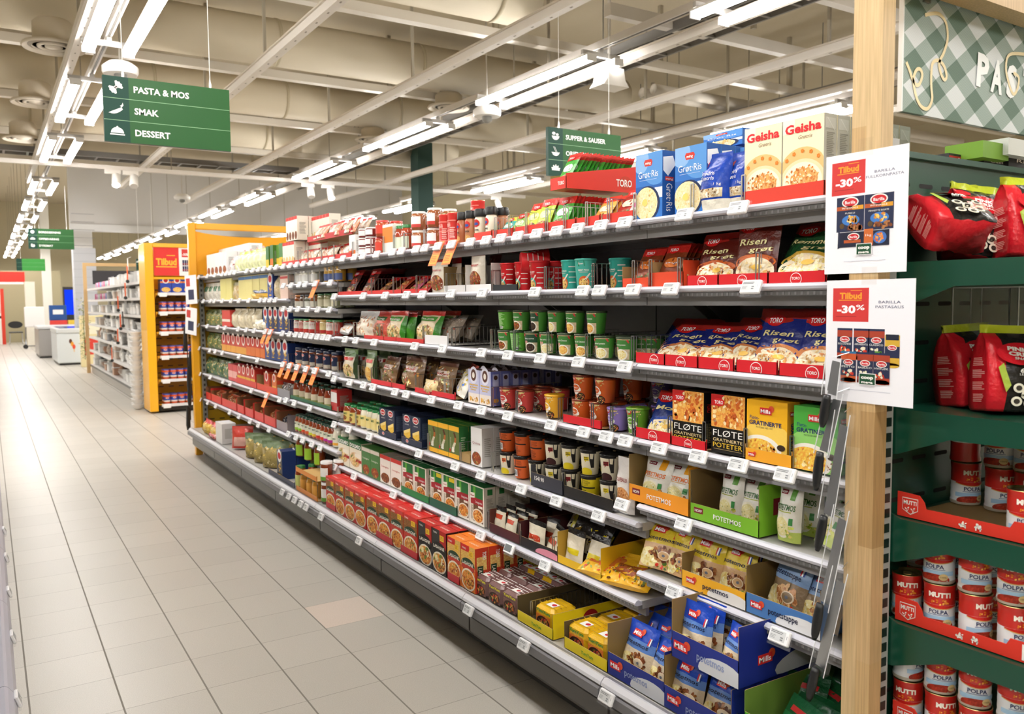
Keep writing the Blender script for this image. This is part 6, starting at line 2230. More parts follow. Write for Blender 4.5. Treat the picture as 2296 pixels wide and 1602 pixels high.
tray_at(Z, 1264, 1376, .3, .06, .042, '24211f', 'black carton with pink blossom print under the noodle cups', X=1.835, inner='3a3430', hs=.065, word='', L2=None)
for k, (x0, x1) in enumerate([(851, 885), (903, 943)]):
    run('barlas', Z, x0, x1, 2, .152, 'navy lasagne sheet box in the %s pair' % ['further', 'nearer'][k], rows=4, d=.07)
    tray_at(Z, x0 - 3, x1 + 3, .34, .045, .032, '232b42', 'navy carton under the %s lasagne sheet boxes' % ['further', 'nearer'][k], X=1.835, logo='oval', inner='3a4258', hs=.05)
run('olive', Z, 960, 1030, 3, .155, 'olive green box with yellow bands on the fifth shelf', rows=3, d=.05)
run('plainbox', Z, 1056, 1081, 1, .175, 'slim white box with a food picture on the fifth shelf', rows=4, d=.06, body='efedea', food='stew', word='Quinoa', ink='a86a6a', side='c9c6c2')
run('plainbox', Z, 1031, 1054, 1, .04, 'small brown carton lying by the wire rack on the fifth shelf', d=.1, body='b0905c')
run('jar', Z, 765, 805, 3, .118, 'yellow labelled tomato jar on the fifth shelf', rows=3, fill='93401f', lid='1f8a44', lab='e6cf7c', v=(.08, .62), word='DOLMIO', ink='1f5a2a', food='stew', neck=.78)
run('jar', Z, 804, 851, 4, .122, 'white sauce jar with a green lid on the fifth shelf', rows=3, fill='ece4cc', lid='1f8a44', lab='ecd890', v=(.08, .62), word='DOLMIO', ink='1f5a2a', neck=.78)
Z = .845
run('jar', Z, 652, 735, 6, .128, 'dark tomato jar on the side shelf', rows=2, fill='8a3418', lid='1c4a34', lab='d9cdb0', v=(.05, .5), neck=.72, shoulder=.3, band='8a9a5a')
tray_at(Z, 646, 742, .3, .03, .022, '2a6a4a', 'green carton under the dark tomato sauce jars', X=1.835)
run('plainbox', Z, 742, 756, 1, .13, 'red and white carton at the end of the dark sauce jars', d=.1, body='b8302f', band='eae6e2', bv=(.4, .9))
Z = .834
run('plainbox', Z, 512, 532, 2, .15, 'pink and red pasta box, far fifth shelf', d=.06, rows=3, body='cf4a4f', band='e9b0a8', bv=(.2, .6))
run('plainbox', Z, 532, 572, 4, .15, 'red pasta box with a yellow foot on the fifth shelf', d=.07, rows=4, body='c8392f', band='e2b24a', bv=(.0, .45), logo='efe6dc')
run('plainbox', Z, 592, 604, 1, .145, 'orange pasta box standing in the half empty carton on the fifth shelf', d=.07, rows=2, body='d9582c', band='c8392f', bv=(.4, .9), logo='efe6dc')
run('plainbox', Z, 610, 620, 1, .145, 'orange pasta box at the near end of the half empty carton', d=.07, rows=2, body='d96a2c', band='e9b04a', bv=(.1, .4), logo='efe6dc')
tray_at(Z, 530, 575, .34, .06, .05, 'd03a34', 'red carton under the red pasta boxes on the fifth shelf', X=1.836)
tray_at(Z, 576, 622, .34, .12, .05, 'd9432c', 'half empty orange red carton on the fifth shelf', X=1.836, hs=.11)
run('bag', Z, 624, 648, 1, .1, 'dark wrapped pasta pack in a grey carton on the fifth shelf', d=.08, body='4a4446', blobs=['8a8078', '2a2a3a', 'c9c0b4'])
tray_at(Z, 622, 650, .3, .08, .06, '8f8d92', 'grey carton beside the dark tomato sauce jars', X=1.832)
run('bag', Z, 453, 512, 4, .16, 'green and gold pasta bag, far fifth shelf', d=.08, rows=2, body='5f7a5a', top='3f5a44', blobs=['c9b05a', '8aa07a', 'e6d49a', '3f6a4a', 'd9c07a'], tv=.85)

# -- sixth shelf
Z = .626
YB_ = dict(body='d9bd32', low='cfa87a')
run('millsbag', Z, 1428, 1502, 1, .165, 'yellow mashed potato bag leaning at the end of its shelf, further one', d=.05, tilt=24, X=1.83, turn=10, **YB_)
run('millsbag', Z, 1480, 1534, 1, .17, 'yellow mashed potato bag leaning at the end of its shelf, nearer one', d=.05, tilt=20, X=1.84, seed=2, **YB_)
run('millsbag', Z, 1530, 1605, 1, .165, 'yellow mashed potato bag, further one in the yellow carton', d=.045, tilt=14, X=1.855, rows=3, seed=3, **YB_)
run('millsbag', Z, 1598, 1672, 1, .165, 'yellow mashed potato bag, nearer one in the yellow carton', d=.045, tilt=16, X=1.86, rows=5, seed=5, **YB_)
run('bag', Z, 1535, 1625, 1, .1, 'yellow mashed potato bag lying on top of the upright ones', d=.07, X=1.95, dz=.15, tilt=60, body='d9c032', top='3a3a2a', tv=.8)
tray_at(Z, 1528, 1672, .4, .1, .052, 'f0b12c', 'yellow carton of mashed potato bags on the sixth shelf', X=1.834, logo='mills', word='potetmos', wf=.55, ink='1d2340', hs=.105, L2='e6e2dc', inner='8f7648')
BL = dict(body='7f9cc4', low='8a7458', word='potetstappe', food='bread')
run('millsbag', Z, 1692, 1790, 1, .19, 'pale blue mashed potato bag leaning across the blue carton', d=.05, tilt=20, X=1.86, turn=-14, seed=4, **BL)
run('millsbag', Z, 1775, 1870, 1, .16, 'pale blue mashed potato bag sunk in the blue carton beside the knives', d=.05, tilt=22, X=1.86, seed=6, rows=2, **BL)
run('millsbag', Z, 1745, 1830, 1, .15, 'pale blue mashed potato bag behind the leaning one in the blue carton', d=.05, tilt=12, X=1.95, seed=8, **BL)
tray_at(Z, 1672, 1840, .4, .13, .058, '4a78b4', 'pale blue carton of mashed potato bags on the sixth shelf', X=1.834, logo='mills', word='potetstappe', wf=.52, ink='1d2340', hs=.135, L2='e6e6e6', inner='8f7648')
Z = .519
MP = dict(body='ece2cb', top='1d1a18', tv=.86)
for k, (x0, x1, X, tl, h) in enumerate([(1103, 1125, 1.85, 6, .11), (1125, 1150, 1.85, 10, .1)]):
    run('bag', Z, x0, x1, 1, h, 'cream noodle sachet in the dark red carton, %s' % ['further', 'nearer'][k], d=.03, tilt=tl, X=X, rows=3, step=.05, lab='c8482c', lv=(.55, .72), **MP)
tray_at(Z, 1098, 1165, .34, .09, .04, '4a1c22', 'dark red carton of cream noodle sachets', X=1.836, hs=.1, inner='5a3028')
for k, (x0, x1, tl, tn) in enumerate([(1176, 1216, 4, 0), (1206, 1250, 26, -20), (1215, 1240, 12, 8)]):
    run('bag', Z, x0, x1, 1, .115, 'cream noodle sachet in the black carton, %s' % ordn(k), d=.03, tilt=tl, turn=tn, X=1.85 + (.06 if k == 2 else 0), lab='c8482c', lv=(.3, .5), seed=k, **MP)
tray_at(Z, 1167, 1250, .34, .06, .04, '221e20', 'black and pink carton of cream noodle sachets', X=1.836, hs=.06, inner='3a3434', L2='d98a9a')
for k in range(2):
    run('bag', Z, 1258 + 42 * k, 1300 + 42 * k, 1, .135, 'cream noodle sachet with a yellow bubble, %s in the yellow carton' % ['further', 'nearer'][k], d=.03, tilt=8 + 14 * k, X=1.85, lab='d8c21f', lv=(.3, .46), seed=k + 4, **MP)
for k in range(13):
    run('bag', Z, 1266 + 8 * (k % 2), 1346 + 8 * (k % 3), 1, .13, 'black and yellow noodle sachet leaning in the yellow carton, %s from front' % ordn(k), d=.022, tilt=34, X=1.9 + k * .028, dz=.035, body=['d9cfb2', 'cdbf3a', 'd9cfb2'][k % 3], top='1d1a17', tv=[.5, .7, .35][k % 3], blobs=['d8c21f', '1d1a17', 'e9dfc4'], seed=k)
tray_at(Z, 1250, 1348, .42, .125, .03, 'e6b822', 'yellow carton of noodle sachets', X=1.836, hs=.12, inner='c09a3a', sidew=None)
run('bag', Z, 1298, 1385, 1, .14, 'yellow noodle packet lying at the front lip, further one', d=.035, X=1.83, tilt=62, turn=12, body='e9b42c', lab='c9702f', lv=(.3, .7), blobs=['d9531f', '8a9a3a', 'f0d27a', 'c93a24'])
run('bag', Z, 1352, 1440, 1, .14, 'yellow noodle packet lying at the front lip, nearer one', d=.035, X=1.83, tilt=66, turn=16, body='e6ae24', lab='a8562a', lv=(.3, .7), blobs=['d9531f', '6a7a2a', 'f0d27a', '5a3a20'], seed=6)
run('dolmiobox', Z, 758, 811, 2, .172, 'green topped lasagne kit box on the sixth shelf', rows=3, d=.07)
run('plainbox', Z, 811, 851, 2, .165, 'green pasta box with a food picture on the sixth shelf', rows=3, d=.06, body='3f7a3a', top='4a7a3a', food='stew', word='Lasagne', ink='e9e6da', side='5f8a4a', band='d9d3c4', bv=(.84, .97))
run('plainbox', Z, 852, 901, 2, .158, 'white and red lasagne box on the sixth shelf', rows=3, d=.06, body='ece6da', top='8f8a7a', food='meat', word='Lasagne', ink='b8423a', band='c8392f', bv=(.86, 1.0), side='cfc9bc')
run('knorrbox', Z, 902, 956, 2, .168, 'green and red lasagne dinner box, further pair', rows=3, d=.06)
run('knorrbox', Z, 965, 1086, 4, .178, 'green and red lasagne dinner box, nearer group', rows=4, d=.06, vary=lambda i, r, L: [dict(yel=True), dict(yel=True, seed=2), dict(word='Lasagnette', seed=3), dict(word='Lasagnette', seed=4)][i])
tray_at(Z, 899, 962, .3, .05, .035, '1f7a40', 'bright green carton under the further lasagne dinner boxes', X=1.834, hs=.05)
tray_at(Z, 962, 1024, .3, .05, .04, '1d5a44', 'dark green carton under the nearer lasagne dinner boxes', X=1.834, hs=.05)
Z = .604
run('jar', Z, 657, 740, 10, .125, 'tomato jar in the long side shelf row', rows=2, fill='93401f', lid='1f4a38', lab='dfe0c8', v=(.12, .6), neck=.72, shoulder=.25, vary=lambda i, r, L: dict(band=['9ac43a', '8fbf3a', 'd9502c', 'd95a2c', 'c9d03a', 'e0b83a', 'c93a2c', 'd9402c', 'b02a8a', 'b02a8a'][i]), word='DOLMIO', ink='2a3a2a')
run('jar', Z, 738, 790, 3, .12, 'white sauce jar beside the long tomato jar row', rows=2, fill='e9e2cc', lid='e3e0d4', lab='e8e2cc', v=(.1, .55), neck=.74, shoulder=.25, band='e9a83a', word='DOLMIO', ink='2a5a2a')
Z = .574
for k, (x0, x1, hb) in enumerate([(462, 473, .12), (474, 496, .1), (498, 530, .11), (532, 547, .13), (550, 568, .13), (571, 591, .13), (593, 618, .13), (620, 645, .13)]):
    c = 'd23a34' if k < 7 else '8f8488'
    tray_at(Z, x0, x1, .36, hb, .07, c, '%s display carton on the sixth shelf, %s from the yellow end' % ('red' if k < 7 else 'grey and red', ordn(k)), X=1.836, hs=hb, inner='8a5a3c')
    if k in (1, 2, 4, 5, 6, 7):
        run('bag', Z, x0 + 2, x1 - 2, 1, .1, 'wrapped pasta pack inside the %s red carton on the sixth shelf' % ordn(k), d=.08, X=1.87, rows=2, step=.12, body='b8502f' if k != 7 else '3a3a4a', blobs=['d9a25a', '8a3a24', 'e6cf9a'] if k != 7 else ['6a6a7a', '23233a', 'c9c0b4'], tilt=10)

# -- base shelf
Z, XF = .2875, 1.706
MB_ = dict(body='1f46b4', sky='5f86cc', low='dccbb0', food='meat')
run('millsbag', Z, 1378, 1445, 1, .17, 'blue mashed potato bag, further one at the front of the left blue carton', d=.045, tilt=18, X=XF + .03, **MB_)
run('millsbag', Z, 1436, 1496, 1, .155, 'blue mashed potato bag, nearer one at the front of the left blue carton', d=.045, tilt=20, X=XF + .03, seed=3, turn=-6, **MB_)
run('millsbag', Z, 1395, 1490, 2, .17, 'blue mashed potato bag further back in the left blue carton', d=.045, tilt=22, X=XF + .12, rows=3, step=.07, seed=5, **MB_)
tray_at(Z, 1362, 1490, .5, .16, .075, '1f2f86', 'blue carton of mashed potato bags standing left of the stacked pair', X=XF, logo='mills', word='potetmos', wf=.52, ink='8f9cc4', hs=.17, L2='d3d6dd', inner='8f7648', sidew=None)
run('millsbag', Z, 1490, 1565, 1, .15, 'blue mashed potato bag, further one in the lower stacked carton', d=.04, tilt=12, X=XF + .02, seed=2, **MB_)
run('millsbag', Z, 1560, 1640, 1, .145, 'blue mashed potato bag, nearer one in the lower stacked carton', d=.04, tilt=22, X=XF + .02, seed=4, **MB_)
tray_at(Z, 1488, 1640, .5, .165, .07, '1f2f86', 'lower of the two stacked blue mashed potato cartons', X=XF, logo='mills', word='potetmos', wf=.55, ink='8f9cc4', hs=.16, L2='d3d6dd', inner='8f7648', sidew='mills')
DZ = .172
run('millsbag', Z, 1512, 1582, 1, .165, 'blue mashed potato bag, further one in the upper stacked carton', d=.045, tilt=6, X=XF + .02, dz=DZ, seed=6, rows=2, **MB_)
run('millsbag', Z, 1590, 1652, 1, .14, 'crumpled blue mashed potato bag, nearer one in the upper stacked carton', d=.05, tilt=16, X=XF + .02, dz=DZ, seed=9, turn=-14, **MB_)
run('millsbag', Z, 1530, 1640, 2, .165, 'blue mashed potato bag further back in the upper stacked carton', d=.045, tilt=14, X=XF + .12, dz=DZ, seed=7, rows=4, step=.07, **MB_)
tray_at(Z, 1505, 1655, .5, .165, .08, '1f2f86', 'upper of the two stacked blue mashed potato cartons', X=XF, dz=DZ, logo='mills', word='potetmos', wf=.6, ink='8f9cc4', hs=.175, L2='d3d6dd', inner='8f7648', sidew='mills')
for k in range(12):
    run('bag', Z, 1700 + (k % 3) * 22, 1800 + (k % 3) * 30, 1, .15, 'dark green mash sachet heaped in the bright green carton, %s from the front' % ordn(k), d=.018, tilt=35 + (k % 4) * 8, X=XF + .03 + k * .035, turn=(k % 5) * 9 - 18, dz=.03, body='1f6a3a', top='174f2c', tv=.7, lab='b8302f', lv=(.72, .82), seed=k)
tray_at(Z, 1668, 1838, .46, .17, .12, '4fae24', 'bright green carton of green sachets at the foot of the post', X=XF, word='', hs=.18, inner='6a8a3a')
run('yum', Z, 1197, 1240, 1, .085, 'yellow noodle multipack alone at the front of the half empty yellow carton', d=.12, X=XF + .03, fill=.9)
run('yum', Z, 1165, 1240, 2, .085, 'yellow noodle multipack deeper in the half empty yellow carton', d=.12, X=XF + .22, rows=2, step=.125)
run('yum', Z, 1272, 1358, 2, .09, 'yellow noodle multipack in the full yellow carton', d=.12, X=XF + .015, rows=4, step=.125)
for k, (x0, x1) in enumerate([(1160, 1240), (1265, 1362)]):
    tray_at(Z, x0, x1, .5, .09, .04, 'e9d21f', '%s yellow carton of noodle multipacks on the base shelf' % ['half empty', 'full'][k], X=XF, word='YumYum', ink='3f9a34', wf=.55, sw=.28, hs=.095, inner='5f5238', sidew='yum')
run('yum', Z, 1062, 1160, 3, .085, 'purple brown noodle multipack in clear wrap on the base shelf', d=.1, X=XF + .01, rows=3, step=.105, body='7a5a58')
run('yum', Z, 1150, 1192, 2, .08, 'brown noodle multipack in the yellow carton at the back', d=.12, X=XF + .28, dz=.1, body='8a6a4a')
tray_at(Z, 1150, 1195, .3, .1, .035, 'd9cc22', 'yellow green carton stacked at the back above the purple packs', X=XF + .26, dz=.095, hs=.1, inner='6a5a2c', sidew='yum')
tray_at(Z, 1150, 1195, .3, .09, .035, 'd9cc22', 'yellow green carton at the back under the stacked one', X=XF + .26, hs=.09, inner='6a5a2c', sidew='yum')
run('lasagne', Z, 1003, 1066, 2, .195, 'orange lasagne box on the base shelf', d=.065, X=XF, rows=5, body='e07a22', vary=lambda i, r, L: dict(seed=i + 1))
run('lasagne', Z, 938, 1001, 2, .2, 'black lasagne box on the base shelf', d=.065, X=XF, rows=4, body='1d1a18', vary=lambda i, r, L: dict(seed=i + 1))
run('lasagne', Z, 822, 936, 4, .2, 'red lasagne box with a yellow badge on the base shelf', d=.065, X=XF, rows=4, vary=lambda i, r, L: dict(seed=i + 1))
run('lasagne', Z, 731, 820, 4, .19, 'red moussaka box on the base shelf beside the jars', d=.065, X=XF, rows=3, body='c92a24', vary=lambda i, r, L: dict(seed=i + 5))
for k, (x0, x1) in enumerate([(843, 880), (898, 936), (1003, 1030), (731, 752)]):
    tray_at(Z, x0, x1, .3, .04, .035, 'c8242c', 'low red carton under the lasagne boxes, ' + ['second', 'third', 'fourth', 'first'][k] + ' from the jars', X=XF - .004, hs=.04)
run('jar', Z, 711, 730, 1, .13, 'white lidded sauce jar on the base shelf', d=.1, X=XF, layers=2, rows=3, fill='7a3a20', lid='e9e8e6', lab='eceae4', v=(.1, .7), neck=.92, shoulder=.1, band='6aa03f')
run('jar', Z, 658, 668, 1, .15, 'slim tomato jar with a yellow label on the base shelf', X=XF, fill='93401f', lid='1f6a3a', lab='c9d07a', v=(.1, .6), rows=2)
run('jar', Z, 667, 708, 3, .12, 'yellow sauce jar in the orange carton on the base shelf', X=XF, rows=2, fill='c98f3a', lid='2a5a34', lab='e0a24a', v=(.1, .65), neck=.8)
tray_at(Z, 664, 711, .3, .03, .03, 'e08a2c', 'orange carton under the yellow sauce jars', X=XF - .01)
tray_at(Z, 664, 711, .26, .035, .03, 'e08a2c', 'empty orange carton lying on the yellow sauce jars', X=XF - .005, dz=.123, inner='cfa86a')
run('jar', Z, 656, 716, 3, .14, 'tomato jar with a lime label above the orange carton', X=XF + .1, dz=.16, fill='7a3a1c', lid='1f6a3a', lab='9ac43a', v=(.05, .6), neck=.78, shoulder=.25)
run('slimblue', Z, 621, 633, 1, .2, 'charcoal pasta box with an oval emblem on the base shelf', d=.1, X=XF, rows=2, body='33363f')
tray_at(Z, 602, 660, .36, .04, .035, '2a3048', 'navy carton on the base shelf', X=XF - .01, inner='b9b7b3')
run('bag', Z, 560, 618, 3, .2, 'clear pasta tube bag on the base shelf', d=.14, X=XF + .05, turn=45, rows=2, step=.2, body='a8955a', top='6a7a5a', blobs=['d9bd6a', 'b9974a', 'e9d8a0', '8a7a44', 'cfae5a'], wr=2.2, tv=.72)
run('bag', Z, 530, 546, 1, .19, 'red bag with a clear window on the base shelf', d=.1, X=XF + .06, turn=55, body='c23a2c', top='b83a2c', lab='d9a89a', lv=(.1, .5), tilt=8, fill=.8)
run('plainbox', Z, 484, 498, 1, .18, 'white carton standing at the far end of the base shelf', d=.12, X=XF, body='e6e3e0', side='d9d6d3')
run('bag', Z, 448, 482, 2, .13, 'yellow pasta bag slumped at the far corner of the base shelf', d=.12, X=XF, body='d9b44a', top='c9363a', blobs=['e9cf7a', 'c99a3a', 'f0dca0'], tv=.75, wr=2)
run('bag', Z, 462, 482, 1, .06, 'red packet lying in front at the far corner of the base shelf', d=.08, X=XF - .01, body='c9303a', blobs=['e9c0b8', 'b02028'])
# ================================================================ wooden frame, banner, offer sheets
def wood_mat():
    m = bpy.data.materials.new('oiled_oak')
    m.use_nodes = True
    nt = m.node_tree
    N, L = nt.nodes, nt.links
    b = N['Principled BSDF']
    tc = N.new('ShaderNodeTexCoord')
    mp = N.new('ShaderNodeMapping')
    mp.inputs['Scale'].default_value = (90, 90, 3)
    L.new(tc.outputs['Object'], mp.inputs[0])
    nz = N.new('ShaderNodeTexNoise')
    nz.inputs['Scale'].default_value = 2.2
    nz.inputs['Detail'].default_value = 4
    L.new(mp.outputs[0], nz.inputs['Vector'])
    rp = N.new('ShaderNodeValToRGB')
    rp.color_ramp.elements[0].position = .3
    rp.color_ramp.elements[1].position = .75
    rp.color_ramp.elements[0].color = (.78, .74, .68, 1)
    rp.color_ramp.elements[1].color = (1.08, 1.06, 1.03, 1)
    L.new(nz.outputs['Fac'], rp.inputs[0])
    at_ = N.new('ShaderNodeAttribute')
    at_.attribute_name = 'col'
    mx = N.new('ShaderNodeMix')
    mx.data_type = 'RGBA'
    mx.blend_type = 'MULTIPLY'
    mx.inputs[0].default_value = 1
    L.new(at_.outputs['Color'], mx.inputs[6])
    L.new(rp.outputs[0], mx.inputs[7])
    L.new(mx.outputs[2], b.inputs['Base Color'])
    b.inputs['Roughness'].default_value = .5
    return m


M['wood'] = wood_mat()
PX0, PX1, PY0, PY1 = 1.79, 1.838, 1.195, 1.272
OAK = ['c8a878', 'cfb083', 'c0a070', 'd3b88c', 'ba9868', 'ccac7c']
e = empty('wooden_frame', (PX0, PY0, 0))
tag(e, 'pale oak post and crossbeam frame standing at the near corner of the food shelf', 'frame')
b = MB()
q = random.Random(8)
for (ya, yb) in ((0, .038), (.038, PY1 - PY0)):
    z = 0.0
    while z < 2.75:
        z2 = min(2.75, z + q.uniform(.28, .5))
        b.box(0, PX1 - PX0, ya, yb, z, z2, H(q.choice(OAK)), 'wood')
        z = z2
put('post', b, parent=e)
b = MB()
x = PX1 - PX0
while x < 1.2:
    x2 = x + q.uniform(.3, .5)
    b.box(x, x2, -.06, .0, 2.268, 2.36, H(q.choice(OAK)), 'wood')
    x = x2
put('beam', b, parent=e)
b = MB()
b.box(1.15, 1.2, 0, .077, 0, 2.75, H('c8a878'), 'wood')
put('post', b, parent=e)


def gingham():
    m = bpy.data.materials.new('gingham_print')
    m.use_nodes = True
    nt = m.node_tree
    N, L = nt.nodes, nt.links
    b = N['Principled BSDF']
    tc = N.new('ShaderNodeTexCoord')
    sp = N.new('ShaderNodeSeparateXYZ')
    L.new(tc.outputs['Object'], sp.inputs[0])

    def mth(op, a, c=None):
        n = N.new('ShaderNodeMath')
        n.operation = op
        for i, v in enumerate((a, c)):
            if v is None:
                continue
            if isinstance(v, (int, float)):
                n.inputs[i].default_value = v
            else:
                L.new(v, n.inputs[i])
        return n.outputs[0]
    P = .125
    xr = mth('MULTIPLY', sp.outputs[0], .68)
    s1 = mth('LESS_THAN', mth('FRACT', mth('DIVIDE', mth('ADD', xr, sp.outputs[2]), P)), .5)
    s2 = mth('LESS_THAN', mth('FRACT', mth('DIVIDE', mth('SUBTRACT', xr, sp.outputs[2]), P)), .5)
    wv = mth('MULTIPLY', mth('ADD', mth('SINE', mth('MULTIPLY', mth('ADD', sp.outputs[0], sp.outputs[2]), 900)), mth('SINE', mth('MULTIPLY', mth('SUBTRACT', sp.outputs[0], sp.outputs[2]), 900))), .045)
    t = mth('ADD', mth('MULTIPLY', mth('ADD', s1, s2), .5), wv)
    rp = N.new('ShaderNodeValToRGB')
    rp.color_ramp.elements[0].color = H('dde2e4')[:3] + (1,)
    rp.color_ramp.elements[1].color = H('56705f')[:3] + (1,)
    k = rp.color_ramp.elements.new(.5)
    k.color = H('97a89f')[:3] + (1,)
    L.new(t, rp.inputs[0])
    L.new(rp.outputs[0], b.inputs['Base Color'])
    b.inputs['Roughness'].default_value = .6
    return m


M['gingham'] = gingham()
YBN = 1.212
bx0, bz0 = 1.9, at(2026, 250, 1, YBN).z
e = empty('hanging_banner', (bx0, YBN, bz0))
tag(e, 'green and white checked banner with pasta lettering hanging from the oak beam', 'banner')
b = MB()
b.box(0, .95, 0, .012, 0, .42, H('dde2e4'), 'gingham')
b.box(-.004, 0, 0, .012, 0, .42, H('f2f3f2'), 'card')
S = Flat((0, 0, 0), (1, 0, 0), (0, 0, 1), .0006)


def on_banner(zx, zy):
    p = at(1496 + zx / 2.861, zy / 2.861, 1, YBN)
    return (p.x - bx0, p.z - bz0)


def ribbon(b, S, pts, wd, col, L):
    q = []
    for i in range(len(pts) - 1):
        p0, p1, p2, p3 = pts[max(0, i - 1)], pts[i], pts[i + 1], pts[min(len(pts) - 1, i + 2)]
        for k in range(5):
            t = k / 5
            q.append(tuple(.5 * (2 * p1[j] + (p2[j] - p0[j]) * t + (2 * p0[j] - 5 * p1[j] + 4 * p2[j] - p3[j]) * t * t + (3 * p1[j] - p0[j] - 3 * p2[j] + p3[j]) * t ** 3) for j in (0, 1)))
    q.append(pts[-1])
    L_, R_ = [], []
    for i, p in enumerate(q):
        a, c = q[max(0, i - 1)], q[min(len(q) - 1, i + 1)]
        dx, dy = c[0] - a[0], c[1] - a[1]
        n = math.hypot(dx, dy) or 1
        L_.append((p[0] - dy / n * wd, p[1] + dx / n * wd))
        R_.append((p[0] + dy / n * wd, p[1] - dx / n * wd))
    for i in range(len(q) - 1):
        b.poly(S, [R_[i], R_[i + 1], L_[i + 1], L_[i]], col, L, 'card')


sq = [(1650, 98), (1700, 88), (1745, 95), (1785, 150), (1795, 250), (1770, 340), (1742, 400), (1748, 460), (1772, 512), (1788, 490), (1772, 425), (1735, 388), (1700, 405), (1690, 470), (1690, 560), (1695, 640), (1668, 697), (1630, 688), (1600, 640), (1580, 560), (1577, 500), (1595, 450), (1620, 447), (1632, 485), (1615, 538), (1592, 545), (1568, 505), (1550, 450), (1530, 400)]
ribbon(b, S, [on_banner(*p) for p in sq], .0045, H('ecd9a8'), 3)
sq = [(2289, 620), (2260, 560), (2250, 470), (2289, 420), (2400, 330), (2300, 250), (2289, 350), (2190, 352), (2166, 430), (2180, 520), (2212, 605), (2240, 570), (2248, 500), (2215, 470)]
ribbon(b, S, [on_banner(*p) for p in sq[6:]], .0045, H('ecd9a8'), 5)
for ch, zx, zy in (('P', 2022, 440), ('A', 2112, 478), ('S', 2205, 508), ('T', 2310, 540), ('A', 2420, 575)):
    u, v = on_banner(zx, zy)
    b.text(S, ch, u, v, .092, H('f4f6f5'), 4, bold=.045, wide=.058 if ch != 'S' else .05, rot=-4, m='card')
put('panel', b, parent=e)
for u in (.07, .6):
    b = MB()
    b.box(u, u + .025, -.008, -.002, .27, .45, H('9aa09c'), 'metal')
    put('clip', b, parent=e)


